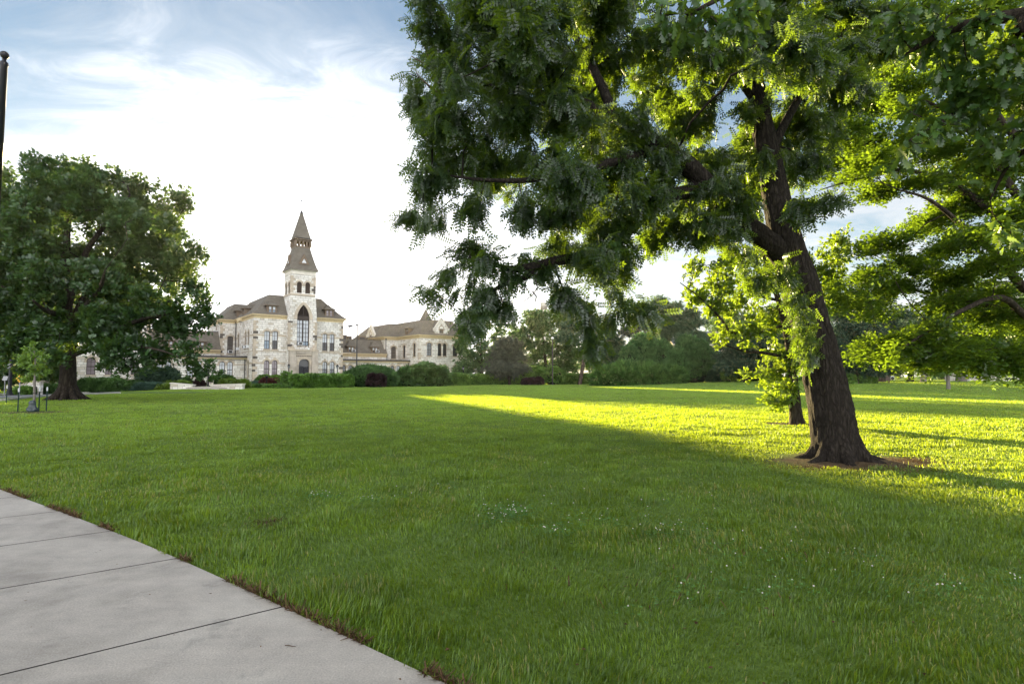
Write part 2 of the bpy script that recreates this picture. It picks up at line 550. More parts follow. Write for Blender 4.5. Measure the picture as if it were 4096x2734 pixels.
el = mrange(sep.outputs['Z'], .95, .15, .32, 1.0)
eg = N(nt, 'ShaderNodeMath', operation='MULTIPLY'); nt.links.new(eb, eg.inputs[0]); nt.links.new(el, eg.inputs[1])
eg2 = N(nt, 'ShaderNodeMath', operation='MULTIPLY_ADD'); nt.links.new(eg.outputs[0], eg2.inputs[0]); eg2.inputs[1].default_value = EAST_FILL; nt.links.new(glow, eg2.inputs[2])
cloudc = N(nt, 'ShaderNodeVectorMath', operation='SCALE'); cloudc.inputs[0].default_value = CLOUD; nt.links.new(eg2.outputs[0], cloudc.inputs['Scale'])
skb = mixc(nt, 1.0, sky.outputs[0], SKYMUL, 'MULTIPLY')
wc = mixc(nt, cl, skb, cloudc.outputs[0])
nt.links.new(wc, bg.inputs[0])
nt.links.new(bg.outputs[0], wout.inputs[0])

vs = scene.view_settings
scene.display_settings.display_device = 'sRGB'
vs.view_transform = 'Standard'; vs.look = 'None'; vs.gamma = 1.0; vs.exposure = 2.5
vs.use_curve_mapping = False
cy = scene.cycles
cy.max_bounces = 6; cy.diffuse_bounces = 3; cy.glossy_bounces = 2; cy.transmission_bounces = 4; cy.transparent_max_bounces = 4
cy.use_denoising = True
cy.caustics_reflective = False; cy.caustics_refractive = False

HAZE = True
if HAZE:
    m, nt, out = mat('haze')
    pv = N(nt, 'ShaderNodeVolumePrincipled', i_Density=.00008, i_Anisotropy=.55)
    pv.inputs['Color'].default_value = (.95, .93, .90, 1)
    nt.links.new(pv.outputs[0], out.inputs['Volume'])
    hz = MB(); hz.box(-440, 440, -70, 920, -3.5, 36)
    tag(hz.build('haze', m), 'thin warm evening haze over the lawn', kind='stuff')
# ---------------------------------------------------------------- ground
WALK_P = np.array([-0.28, 3.06]); WALK_D = np.array([-0.803, 0.596]); WALK_N = np.array([0.596, 0.803])


def walk_dist(x, y):
    """Distance from the edge of the walk, positive on the lawn."""
    s = (x - WALK_P[0]) * WALK_D[0] + (y - WALK_P[1]) * WALK_D[1]
    d = (x - WALK_P[0]) * WALK_N[0] + (y - WALK_P[1]) * WALK_N[1]
    return d - 0.06 * np.sin((s - 1) * .55) + .02


TRUNK = np.array([6.15, 10.95])
SMALL = np.array([9.5, 19.2])


def soil_amount(x, y):
    """1 on the bare patches round the trunks, 0 on the lawn."""
    n = vnoise(x * 1.7, y * 1.7, 21) * .6 + vnoise(x * 5, y * 5, 22) * .4
    a = np.hypot((x - TRUNK[0] - .28) / 1.65, (y - TRUNK[1] + .1) / .85)
    b = np.hypot((x - SMALL[0] + .2) / .75, (y - SMALL[1]) / .6)
    c = np.hypot((x + 21.0) / 1.3, (y - 25.2) / .7)
    d = np.hypot((x - 50.9) / 1.6, (y - 66.4) / 1.0)
    return smooth((1.25 - np.minimum(np.minimum(a, b), np.minimum(c, d)) - (n - .5) * .7) / .45)


m, nt, out = mat('lawn')
geo = N(nt, 'ShaderNodeNewGeometry')
pos = geo.outputs['Position']
na = noise(nt, pos, .16, 4); nb = noise(nt, pos, 1.3, 5, .6); nc = noise(nt, pos, 14, 4, .7)
base = mixc(nt, na, (.11, .18, .035), (.18, .265, .06))
base = mixc(nt, .55, base, mixc(nt, nb, (.6, .66, .55), (1.3, 1.25, 1.25)), 'MULTIPLY')
base = mixc(nt, .6, base, mixc(nt, nc, (.5, .52, .5), (1.4, 1.4, 1.3)), 'MULTIPLY')
# mowing lines running away across the lawn
wv = N(nt, 'ShaderNodeTexWave', i_Scale=.16, i_Distortion=1.2, i_Detail=2.0, bands_direction='X')
mpp = N(nt, 'ShaderNodeMapping'); mpp.inputs['Rotation'].default_value = (0, 0, R(-22)); nt.links.new(pos, mpp.inputs[0]); nt.links.new(mpp.outputs[0], wv.inputs['Vector'])
base = mixc(nt, .22, base, mixc(nt, wv.outputs['Fac'], (.78, .80, .75), (1.15, 1.15, 1.1)), 'MULTIPLY')
at_ = N(nt, 'ShaderNodeAttribute', attribute_name='soil')
ns = noise(nt, pos, 9, 6, .7)
soil = mixc(nt, ns, (.035, .024, .015), (.20, .145, .085))
base = mixc(nt, at_.outputs['Fac'], base, soil)
bs = N(nt, 'ShaderNodeBsdfPrincipled', i_Roughness=.9); bs.inputs['Specular IOR Level'].default_value = .1
nt.links.new(base, bs.inputs['Base Color'])
bh = N(nt, 'ShaderNodeMath', operation='ADD'); nt.links.new(nb, bh.inputs[0]); nt.links.new(nc, bh.inputs[1])
nt.links.new(bump(nt, bh.outputs[0], .8, .08), bs.inputs['Normal'])
nt.links.new(bs.outputs[0], out.inputs[0])
M['lawn'] = m


def axis(lim0, lim1, n0, near=1.0):
    """Grid lines, close together near 0 and sparse far out."""
    t = np.linspace(-1, 1, n0)
    a = np.sign(t) * (np.abs(t) ** 2.6)
    return np.where(a < 0, a * -lim0, a * lim1) + t * near


gx = axis(-420, 420, 361, 12); gy = axis(-60, 900, 421, 14)
GX, GY = np.meshgrid(gx, gy)
GZ = gh(GX, GY)
GZ = GZ + 0.05 * smooth((1.1 - np.hypot((GX - TRUNK[0]) / 1.5, (GY - TRUNK[1]) / 1.1)) / .8)
nx_, ny_ = len(gx), len(gy)
idx = np.arange(nx_ * ny_).reshape(ny_, nx_)
Q = np.stack([idx[:-1, :-1], idx[:-1, 1:], idx[1:, 1:], idx[1:, :-1]], -1).reshape(-1, 4)
lawn = np_mesh('lawn', np.stack([GX, GY, GZ], -1).reshape(-1, 3), Q, M['lawn'], smooth=True)
a_ = lawn.data.attributes.new('soil', 'FLOAT', 'POINT')
a_.data.foreach_set('value', soil_amount(GX, GY).ravel().astype(np.float32))
tag(lawn, 'wide mown green lawn with bare soil round the tree trunks', kind='structure')

# --- concrete walk, slab by slab
m, nt, out = mat('concrete walk')
ob = coord(nt)
n1 = noise(nt, ob, .9, 8, .68, .4); n2 = noise(nt, ob, 6, 5, .6); n3 = noise(nt, ob, 90, 3, .6)
c = ramp(nt, n1, [(.34, (.34, .31, .275)), (.5, (.48, .44, .395)), (.72, (.58, .54, .485))])
c = mixc(nt, .5, c, mixc(nt, n2, (.58, .58, .59), (1.3, 1.29, 1.26)), 'MULTIPLY')
c = mixc(nt, .85, c, mixc(nt, n3, (.45, .45, .45), (1.5, 1.5, 1.48)), 'MULTIPLY')
mpc = N(nt, 'ShaderNodeMapping'); mpc.inputs['Rotation'].default_value = (0, 0, R(-38)); mpc.inputs['Scale'].default_value = (.35, 3.2, 1); nt.links.new(ob, mpc.inputs[0])
n4 = noise(nt, mpc.outputs[0], 1.6, 5, .55)
c = mixc(nt, .5, c, mixc(nt, n4, (.62, .62, .64), (1.25, 1.24, 1.22)), 'MULTIPLY')
n5 = noise(nt, ob, 2.3, 7, .75)
c = mixc(nt, ramp(nt, n5, [(.58, (0, 0, 0)), (.70, (.6, .6, .6))]), c, (.20, .185, .17))
b = N(nt, 'ShaderNodeBsdfPrincipled'); nt.links.new(c, b.inputs['Base Color'])
nt.links.new(ramp(nt, n3, [(.62, (.75, .75, .75)), (.72, (.28, .28, .28))]), b.inputs['Roughness'])
b.inputs['Specular IOR Level'].default_value = .5
hh = N(nt, 'ShaderNodeMath', operation='ADD'); nt.links.new(n3, hh.inputs[0]); nt.links.new(n2, hh.inputs[1])
nt.links.new(bump(nt, hh.outputs[0], .45, .008), b.inputs['Normal'])
nt.links.new(b.outputs[0], out.inputs[0])
M['walk'] = m
mb = MB()
JD = np.array([-math.cos(R(38.2)), -math.sin(R(38.2))])
WW = 3.4
sj = [-9.6, -8.0, -6.4, -4.9, -3.3, -1.65, 0.0, 1.62, 3.32, 4.80, 6.28, 7.72, 9.16, 10.6, 12.1, 13.6, 15.1, 16.7, 18.3]


def walk_edge(s):
    p = WALK_P + WALK_D * s + WALK_N * (0.06 * math.sin((s - 1) * .55) - .02)
    return p


for s0, s1 in zip(sj[:-1], sj[1:]):
    g = .009
    ns_ = 6
    P0 = [walk_edge(s0 + g + (s1 - s0 - 2 * g) * i / ns_) for i in range(ns_ + 1)]
    P1 = [p + JD * WW for p in P0]
    for i in range(ns_):
        mb.face([(*P0[i], .012), (*P0[i + 1], .012), (*P1[i + 1], .012), (*P1[i], .012)][::-1] if False else [(*P1[i], .012), (*P0[i], .012), (*P0[i + 1], .012), (*P1[i + 1], .012)], 0)
        mb.face([(*P0[i], -.12), (*P0[i + 1], -.12), (*P0[i + 1], .012), (*P0[i], .012)], 0)
    mb.face([(*P0[0], -.12), (*P0[0], .012), (*P1[0], .012), (*P1[0], -.12)], 1)
    mb.face([(*P0[-1], -.12), (*P1[-1], -.12), (*P1[-1], .012), (*P0[-1], .012)], 1)
# joint filler just below the surface
for s0 in sj:
    a0, a1 = walk_edge(s0 - .02), walk_edge(s0 + .02)
    mb.face([(*(a0 + JD * WW), -.004), (*a0, -.004), (*a1, -.004), (*(a1 + JD * WW), -.004)], 1)
M['joint'] = plain('dark walk joint', (.05, .046, .042), .95, var=.3, scale=8)
wk = mb.build('sidewalk', [M['walk'], M['joint']])
tag(wk, 'pale concrete sidewalk of wide slabs along the lawn', kind='structure')

# --- road at the left, draped on the ground
def drape(name, outline, m, dz, label):
    """A sheet over the ground between two polylines (same count)."""
    near_, far_ = outline
    k = 10
    V, Qs = [], []
    for i, (a, b) in enumerate(zip(near_, far_)):
        for j in range(k + 1):
            p = np.array(a) * (1 - j / k) + np.array(b) * j / k
            V.append((p[0], p[1], float(gh(p[0], p[1])) + dz))
    for i in range(len(near_) - 1):
        for j in range(k):
            Qs.append((i * (k + 1) + j, (i + 1) * (k + 1) + j, (i + 1) * (k + 1) + j + 1, i * (k + 1) + j + 1))
    o = np_mesh(name, np.array(V), np.array(Qs), m)
    return tag(o, label, kind='structure')


def densify(pl, n):
    pl = [np.array(p, float) for p in pl]
    L = [0]
    for a, b in zip(pl[:-1], pl[1:]): L.append(L[-1] + np.linalg.norm(b - a))
    out_ = []
    for t in np.linspace(0, L[-1], n):
        i = min(max(np.searchsorted(L, t) - 1, 0), len(pl) - 2)
        f = (t - L[i]) / (L[i + 1] - L[i])
        out_.append(pl[i] * (1 - f) + pl[i + 1] * f)
    return out_


M['asphalt'] = plain('grey road surface', (.20, .20, .21), .9, var=.18, scale=.8, bumpy=.3)
M['kerb'] = plain('pale concrete kerb', (.48, .46, .43), .9, var=.15, scale=1.5)
M['brick_path'] = plain('pinkish paved path', (.36, .25, .21), .9, var=.2, scale=2)
def gpx(px, py):
    v = ground_at(px, py); return (v.x, v.y)
near_l = densify([(-70, 22), (-48, 31.5), gpx(0, 1604), gpx(120, 1590), gpx(250, 1581), gpx(400, 1575.5), gpx(480, 1573.5)], 40)
far_l = densify([(-110, 44), (-70, 49.5), gpx(0, 1577), gpx(120, 1575.5), gpx(250, 1573.5), gpx(400, 1570.5), gpx(480, 1569)], 40)
drape('road', (near_l, far_l), M['asphalt'], .03, 'grey road crossing behind the big oak at the left')
mb = MB()
for a, b in zip(near_l[:-1], near_l[1:]):
    d = (b - a) / np.linalg.norm(b - a); nn = np.array([-d[1], d[0]]) * -.16
    za, zb = float(gh(*a)), float(gh(*b))
    p = [(*a, za - .05), (*(a + nn), za - .05), (*(b + nn), zb - .05), (*b, zb - .05), (*a, za + .13), (*(a + nn), za + .13), (*(b + nn), zb + .13), (*b, zb + .13)]
    mb.hexa(p)
for a, b in zip(far_l[:-1], far_l[1:]):
    d = (b - a) / np.linalg.norm(b - a); nn = np.array([-d[1], d[0]]) * .16
    za, zb = float(gh(*a)), float(gh(*b))
    p = [(*(a + nn), za - .05), (*a, za - .05), (*b, zb - .05), (*(b + nn), zb - .05), (*(a + nn), za + .13), (*a, za + .13), (*b, zb + .13), (*(b + nn), zb + .13)]
    mb.hexa(p)
tag(mb.build('kerb', M['kerb']), 'pale concrete kerbs along both sides of the road', kind='structure')

# ---------------------------------------------------------------- grass
def blade_field(n_try, r0, r1, dens_fn, width0, h0, seed, two):
    g = np.random.default_rng(seed)
    # polar wedge with area-uniform sampling by distance rings
    rs = np.linspace(r0, r1, 200)
    w = rs * dens_fn(rs)
    cdf = np.cumsum(w); cdf /= cdf[-1]
    half = R(56)
    total = int(np.trapz(w, rs) * 2 * half)
    r = np.interp(g.random(total), cdf, rs)
    th = (g.random(total) * 2 - 1) * half
    x = r * np.sin(th); y = r * np.cos(th)
    wd = walk_dist(x, y)
    edge = .05 * vnoise(x * 6, y * 6, 9)
    keep = (wd > .015 - edge * .9) | (wd < -(3.4 * .98))
    soil_ = soil_amount(x, y)
    keep &= g.random(total) > soil_ * .985
    # road
    keep &= ~((x < -29) & (y > 33) & (y < 57) & _in_road(x, y))
    thin = vnoise(x * .75, y * 1.1, 71) * .6 + vnoise(x * 2.4, y * 3.1, 72) * .4
    keep &= g.random(total) > .5 * smooth((.38 - thin) / .2)
    x, y, r, wd, soil_ = x[keep], y[keep], r[keep], wd[keep], soil_[keep]
    n = len(x)
    big = vnoise(x / 1.15, y / .8, 31); mid = vnoise(x * 2.3, y * 2.3, 32); lowf = vnoise(x / 5, y / 5, 33)
    clump = vnoise(x * 2.9, y * 3.6, 35)
    tall = .42 + .55 * big * mid * 1.6 + .22 * lowf + .75 * smooth((clump - .62) / .2)
    hgt = h0 * tall * (.6 + .7 * g.random(n)) * np.where(wd < .35, 1.1, 1.0)
    wid = width0 * (np.maximum(r, 4) / 4.5) ** .8 * (.7 + .6 * g.random(n))
    az = g.random(n) * 2 * np.pi
    lean = (.12 + .75 * g.random(n) ** 1.4)
    # neighbouring blades lean together
    fx = (vnoise(x * 1.6, y * 1.6, 41) - .5) * .7; fy = (vnoise(x * 1.6, y * 1.6, 42) - .5) * .7
    lx = np.cos(az) * lean * .8 + fx; ly = np.sin(az) * lean * .8 + fy
    sx = -np.sin(az); sy = np.cos(az)
    z = gh(x, y) - .004
    tone = np.clip(.10 + .54 * smooth((r - 3.5) / 26) + .5 * (mid - .5) + .35 * (lowf - .5) + .55 * (g.random(n) - .5), 0, .955)  # darker towards the viewpoint: foreground shade painted into the blade colour
    dead = (g.random(n) < .018 + .13 * (vnoise(x * .9, y * .9, 51) > .70) + .5 * soil_)
    tone = np.where(dead, 1.0, tone)
    base = np.stack([x, y, z], -1)
    side = np.stack([sx, sy, np.zeros(n)], -1) * (wid / 2)[:, None]
    l1 = np.stack([lx * .35, ly * .35, np.full(n, .62)], -1) * hgt[:, None]
    l2 = np.stack([lx, ly, np.full(n, 1.0) - .25 * (lx * lx + ly * ly)], -1) * hgt[:, None]
    if two:
        V = np.stack([base - side, base + side, base + l1 + side * .85, base + l1 - side * .85, base + l2 + side * .12, base + l2 - side * .12], 1)
        Qb = np.array([[0, 1, 2, 3], [3, 2, 4, 5]])
    else:
        V = np.stack([base - side, base + side, base + l2 + side * .25, base + l2 - side * .25], 1)
        Qb = np.array([[0, 1, 2, 3]])
    kk = V.shape[1]
    Qs = (np.arange(n)[:, None, None] * kk + Qb[None]).reshape(-1, 4)
    return V.reshape(-1, 3), Qs, np.repeat(tone, kk)


_nl = np.array(near_l); _fl = np.array(far_l)


def _in_road(x, y):
    yn = np.interp(x, _nl[::-1, 0] if _nl[0, 0] > _nl[-1, 0] else _nl[:, 0], _nl[::-1, 1] if _nl[0, 0] > _nl[-1, 0] else _nl[:, 1])
    yf = np.interp(x, _fl[::-1, 0] if _fl[0, 0] > _fl[-1, 0] else _fl[:, 0], _fl[::-1, 1] if _fl[0, 0] > _fl[-1, 0] else _fl[:, 1])
    return (y > yn - .1) & (y < yf + .4)


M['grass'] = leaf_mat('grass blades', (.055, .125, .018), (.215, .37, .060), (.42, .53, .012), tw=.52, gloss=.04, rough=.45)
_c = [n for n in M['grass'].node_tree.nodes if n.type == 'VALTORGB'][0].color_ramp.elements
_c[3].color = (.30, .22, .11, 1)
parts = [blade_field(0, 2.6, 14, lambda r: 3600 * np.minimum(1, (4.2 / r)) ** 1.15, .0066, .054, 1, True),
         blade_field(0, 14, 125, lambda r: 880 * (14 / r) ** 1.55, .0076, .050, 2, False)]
off = 0; VV = []; QQ = []; TT = []
for V, Qs, T in parts:
    VV.append(V); QQ.append(Qs + off); TT.append(T); off += len(V)
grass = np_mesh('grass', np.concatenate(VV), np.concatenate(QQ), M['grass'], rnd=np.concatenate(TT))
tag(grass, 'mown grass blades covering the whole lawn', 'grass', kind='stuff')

# --- brown roots, thatch and fallen litter at the walk edge and in the grass
g = np.random.default_rng(77)
pts = []
for i in range(5200):
    s = g.random() * 15 - 1.0
    if vnoise(s * 2.2, 0.0, 61) < .45: continue
    p = walk_edge(s) + WALK_N * (.015 + .06 * g.random() ** 1.5 - .02)
    pts.append((p[0], p[1], .012))
for cx_, cy_, n_, sp in ((3.9, 3.95, 260, .16), (-2.6, 6.35, 200, .16), (1.2, 4.3, 60, .5), (2.0, 5.2, 60, .6), (4.9, 5.0, 50, .3), (6.3, 10.1, 1500, .75), (7.4, 10.75, 500, .4), (5.4, 10.2, 500, .5), (9.2, 19.0, 200, .4)):
    for i in range(n_):
        x = cx_ + g.normal() * sp; y = cy_ + g.normal() * sp * .55
        pts.append((x, y, float(gh(x, y)) + .004))
n_grit = 70
for i in range(n_grit):          # crumbs and clippings on the walk
    p = walk_edge(g.random() * 12 - .5) + JD * (g.random() ** 1.6 * 2.6 + .03)
    pts.append((p[0], p[1], .0125))
pts = np.array(pts); n = len(pts)
az = g.random(n) * 6.283; ln = .02 + .05 * g.random(n); ln[-n_grit:] *= .3; w = .003 + .004 * g.random(n)
d = np.stack([np.cos(az), np.sin(az), np.where(np.arange(n) >= n - n_grit, .02, .15 + .75 * g.random(n))], -1) * ln[:, None]
s_ = np.stack([-np.sin(az), np.cos(az), np.zeros(n)], -1) * w[:, None]
V = np.stack([pts - s_, pts + s_, pts + d + s_ * .5, pts + d - s_ * .5], 1).reshape(-1, 3)
# curled dead leaves fallen in the grass
fl = []
for i in range(150):
    r_ = 3.2 + 16 * g.random() ** 1.5; th_ = (g.random() * 2 - 1) * R(50)
    x, y = r_ * math.sin(th_), r_ * math.cos(th_)
    if walk_dist(x, y) < .05: continue
    z = float(gh(x, y)) + .035 + .02 * g.random()
    a0 = g.random() * 6.283; L_ = .018 + .022 * g.random(); c_, s0_ = math.cos(a0), math.sin(a0)
    for u_, w_, dz in ((0, 0, 0), (.5, .35, .012), (1, 0, .004), (.5, -.35, .010)):
        fl.append((x + L_ * (u_ * c_ - w_ * s0_), y + L_ * (u_ * s0_ + w_ * c_), z + dz * g.random()))
V = np.concatenate([V, np.array(fl)]); n = len(V) // 4
M['litter'] = leaf_mat('dry brown litter', (.055, .034, .020), (.17, .105, .06), (.14, .08, .035), tw=.3, gloss=.01)
lit = np_mesh('dry_litter', V, np.arange(n * 4).reshape(-1, 4), M['litter'], rnd=np.repeat(g.random(n) * .95, 4))
tag(lit, 'dry brown roots and dead grass along the walk and round the trunk', 'dry litter', kind='stuff')

# --- white clover heads scattered in patches
cl_pts = []
def clover(px, py, n_, spx, spy):
    for i in range(n_):
        v = ground_at(px + g.normal() * spx, py + g.normal() * spy)
        cl_pts.append((v.x, v.y, v.z + .055 + .03 * g.random()))
for q in ((2010, 2060, 20, 55, 12), (2060, 2045, 10, 20, 14), (1985, 2090, 10, 45, 10), (2195, 2130, 9, 40, 10), (1290, 1995, 8, 40, 10), (1470, 2003, 6, 30, 6), (1380, 1990, 6, 90, 10), (2330, 2090, 8, 90, 25), (2640, 2120, 10, 60, 20), (2760, 2120, 6, 80, 20), (2950, 2190, 8, 120, 40), (3300, 2240, 8, 150, 40), (3800, 2370, 7, 70, 20), (4040, 2340, 5, 40, 20), (2500, 2010, 10, 250, 20), (3150, 2330, 8, 300, 60), (1800, 1960, 8, 200, 30), (2900, 2400, 6, 300, 60), (3980, 1930, 6, 80, 30), (1900, 1850, 10, 500, 40)):
    clover(*q)
mb = MB()
for p in cl_pts:
    r = .0075 * (.6 + .5 * g.random())
    mb.tube([(p[0], p[1], p[2] - .06), p], .0015, 3, 1, cap=False)
    mb.lathe(p, [(.0005, -r * .7), (r * .9, -r * .3), (r, .2 * r), (r * .6, r * .8), (.0005, r)], 6, 0)
gl = np.random.default_rng(78)
for p in cl_pts:          # their own low three-part leaves
    for k in range(15):
        x = p[0] + gl.normal() * .11; y = p[1] + gl.normal() * .11; z = float(gh(x, y)) + .03 + .03 * gl.random()
        if walk_dist(x, y) < .03: continue
        a0 = gl.random() * 6.28; w = .007 + .005 * gl.random()
        for q in range(3):
            a = a0 + q * 2.09
            c, sn = math.cos(a), math.sin(a)
            tz = gl.normal() * .003
            mb.face([(x, y, z), (x + w * (c - .5 * sn), y + w * (sn + .5 * c), z + .003 + tz), (x + 1.5 * w * c, y + 1.5 * w * sn, z + .001), (x + w * (c + .5 * sn), y + w * (sn - .5 * c), z + .003 - tz)], 1)
M['clover'] = plain('white clover head', (.50, .46, .40), .9, var=.15, scale=60)
M['stem'] = plain('green clover leaf', (.085, .20, .04), .7)
tag(mb.build('clover_flowers', [M['clover'], M['stem']]), 'small white clover flowers dotted through the grass', 'clover', kind='stuff')
# ---------------------------------------------------------------- the stone hall
HALL = Vector((-40.95, 90.0, 0.0)); HROT = R(37.6)
hall = empty('stone_hall', HALL, HROT, 'long pale limestone hall with pointed clock-less tower, shingled roofs and low wings', 'building')
hall['label'] = 'long pale limestone hall with a tall pointed tower and brown shingle roofs'


def hall_world(s, t, z=0.0):
    c, sn = math.cos(HROT), math.sin(HROT)
    return Vector((HALL.x + s * c - t * sn, HALL.y + s * sn + t * c, z))


class Op:
    def __init__(s, x, w, z0, top, kind='seg', style='blind', rise=None, th=.28, sill=True):
        s.x, s.w, s.z0, s.kind, s.style, s.th, s.sill = x, w, z0, kind, style, th, sill
        s.rise = rise if rise is not None else (w / 2 if kind == 'semi' else .16 if kind == 'seg' else w)
        s.zs = top - s.rise
        s.top = top

    def curve(s, dw=0.0, dr=0.0, n=10):
        hw, r = s.w / 2 + dw, s.rise + dr
        pts = []
        if s.kind == 'point':
            Rr = (r * r + hw * hw) / (2 * hw); c = Rr - hw
            a0 = math.atan2(r, c)
            for i in range(n // 2 + 1):
                a = a0 * i / (n // 2)
                pts.append((c - Rr * math.cos(a), Rr * math.sin(a)))
            pts += [(-x, z) for x, z in pts[-2::-1]]
        elif s.kind == 'flat':
            pts = [(-hw, r), (hw, r)]
        else:
            for i in range(n + 1):
                a = math.pi * i / n
                pts.append((-hw * math.cos(a), r * math.sin(a)))
        return [(s.x + x, s.zs + z) for x, z in pts]

    def outline(s, inset=0.0):
        """Closed outline anticlockwise seen from outside."""
        c = s.curve(-inset, -min(inset, s.rise * .8))
        return [(s.x - s.w / 2 + inset, s.z0 + inset)] + [(s.x + s.w / 2 - inset, s.z0 + inset)] + c[::-1]


class Wall:
    """A vertical wall seen from outside: o start point, d direction to the right as seen from outside... (outward normal is d turned clockwise)."""
    def __init__(s, o, d, L, z0, z1, ops=(), depth=.24):
        s.o, s.d, s.L, s.z0, s.z1, s.ops, s.depth = o, d, L, z0, z1, list(ops), depth
        s.n = (d[1], -d[0])

    def p(s, x, z, out_=0.0):
        return (s.o[0] + s.d[0] * x + s.n[0] * out_, s.o[1] + s.d[1] * x + s.n[1] * out_, z)

    def add(s, mb, m=0, mrev=0):
        xs = sorted({0.0, s.L, *[o.x - o.w / 2 for o in s.ops], *[o.x + o.w / 2 for o in s.ops]})
        for xa, xb in zip(xs[:-1], xs[1:]):
            if xb - xa < 1e-6: continue
            xm = (xa + xb) / 2
            col_ops = sorted([o for o in s.ops if o.x - o.w / 2 < xm < o.x + o.w / 2], key=lambda o: o.z0)
            z = s.z0
            spans = []
            for o in col_ops:
                spans.append((z, o.z0)); z = o.top
            spans.append((z, s.z1))
            for za, zb in spans:
                if zb - za < 1e-6: continue
                mb.face([s.p(xa, za), s.p(xb, za), s.p(xb, zb), s.p(xa, zb)], m, [(xa + s.o[0], za), (xb + s.o[0], za), (xb + s.o[0], zb), (xa + s.o[0], zb)])
        for o in s.ops:
            c = o.curve()
            for (xa, za), (xb, zb) in zip(c[:-1], c[1:]):
                if o.top - za < 1e-4 and o.top - zb < 1e-4: continue
                mb.face([s.p(xa, za), s.p(xb, zb), s.p(xb, o.top), s.p(xa, o.top)], m, [(xa, za), (xb, zb), (xb, o.top), (xa, o.top)])
            ol = o.outline()
            for a, b in zip(ol, ol[1:] + ol[:1]):
                mb.face([s.p(*b), s.p(*a), s.p(*a, -s.depth), s.p(*b, -s.depth)], mrev)

    def band(s, mb, za, zb, out_, m, skip=()):
        """A string course broken at the openings."""
        cuts = [(o.x - o.w / 2, o.x + o.w / 2) for o in s.ops if o.z0 < zb and o.top > za]
        xs = [0.0]
        for a, b in sorted(cuts): xs += [a, b]
        xs.append(s.L)
        for a, b in zip(xs[::2], xs[1::2]):
            if b - a < .05: continue
            mb.hexa([s.p(a, za, out_), s.p(b, za, out_), s.p(b, za, -.02), s.p(a, za, -.02), s.p(a, zb, out_), s.p(b, zb, out_), s.p(b, zb, -.02), s.p(a, zb, -.02)], m)

    def cornice(s, mb, z, e0=.38, e1=.38, mm=0):
        """Cream frieze, dentils and eaves moulding; z is the top."""
        def bx(a, b, za, zb, out_):
            mb.hexa([s.p(a, za, out_), s.p(b, za, out_), s.p(b, za, .003), s.p(a, za, .003), s.p(a, zb, out_), s.p(b, zb, out_), s.p(b, zb, .003), s.p(a, zb, .003)], mm)
        bx(-.09 if e0 else 0, s.L + (.09 if e1 else 0), z - .62, z - .2, .085)
        bx(-e0, s.L + e1, z - .2, z - .08, .36)
        bx(-e0 * 1.15, s.L + e1 * 1.15, z - .08, z + .02, .44)
        k = int(s.L / .42)
        for i in range(k):
            x = (i + .5) * s.L / k
            bx(x - .09, x + .09, z - .34, z - .203, .25)


def arch_trim(mb, wall, o, out_=.035, m=0, keystone=True):
    inn, outr = o.curve(0, 0), o.curve(o.th, o.th)
    for i in range(len(inn) - 1):
        a, b, c, d = inn[i], inn[i + 1], outr[i + 1], outr[i]
        q = [wall.p(*a, out_), wall.p(*b, out_), wall.p(*c, out_), wall.p(*d, out_)]
        mb.face(q, m)
        mb.face([wall.p(*d, out_), wall.p(*c, out_), wall.p(*c, 0), wall.p(*d, 0)], m)
        mb.face([wall.p(*b, out_), wall.p(*a, out_), wall.p(*a, -.05), wall.p(*b, -.05)], m)
    for e, sg in ((0, -1), (-1, 1)):   # shoulders below the springing
        a, b = inn[e], outr[e]
        xs = sorted((a[0], b[0]))
        z1, z0 = a[1], a[1] - .22
        mb.hexa([wall.p(xs[0], z0, out_), wall.p(xs[1], z0, out_), wall.p(xs[1], z0, 0), wall.p(xs[0], z0, 0), wall.p(xs[0], z1, out_), wall.p(xs[1], z1, out_), wall.p(xs[1], z1, 0), wall.p(xs[0], z1, 0)], m)
    if keystone:
        zt = o.top + o.th
        kw = .14
        mb.hexa([wall.p(o.x - kw * .8, o.top + .02, out_ + .04), wall.p(o.x + kw * .8, o.top + .02, out_ + .04), wall.p(o.x + kw * .8, o.top + .02, .01), wall.p(o.x - kw * .8, o.top + .02, .01),
                 wall.p(o.x - kw * 1.3, zt + .16, out_ + .04), wall.p(o.x + kw * 1.3, zt + .16, out_ + .04), wall.p(o.x + kw * 1.3, zt + .16, .01), wall.p(o.x - kw * 1.3, zt + .16, .01)], m)


STY = {'blind': ('blind', 'blind'), 'half': ('blind', 'dark_glass'), 'blue': ('blind', 'blue_glass'), 'mauve': ('mauve_glass', 'mauve_glass'),
       'dark': ('dark_glass', 'dark_glass'), 'brown': ('brown_glass', 'brown_glass'), 'red': ('red_glass', 'red_glass'), 'grey': ('grey_blind', 'grey_blind'), 'halfgrey': ('blind', 'grey_blind')}


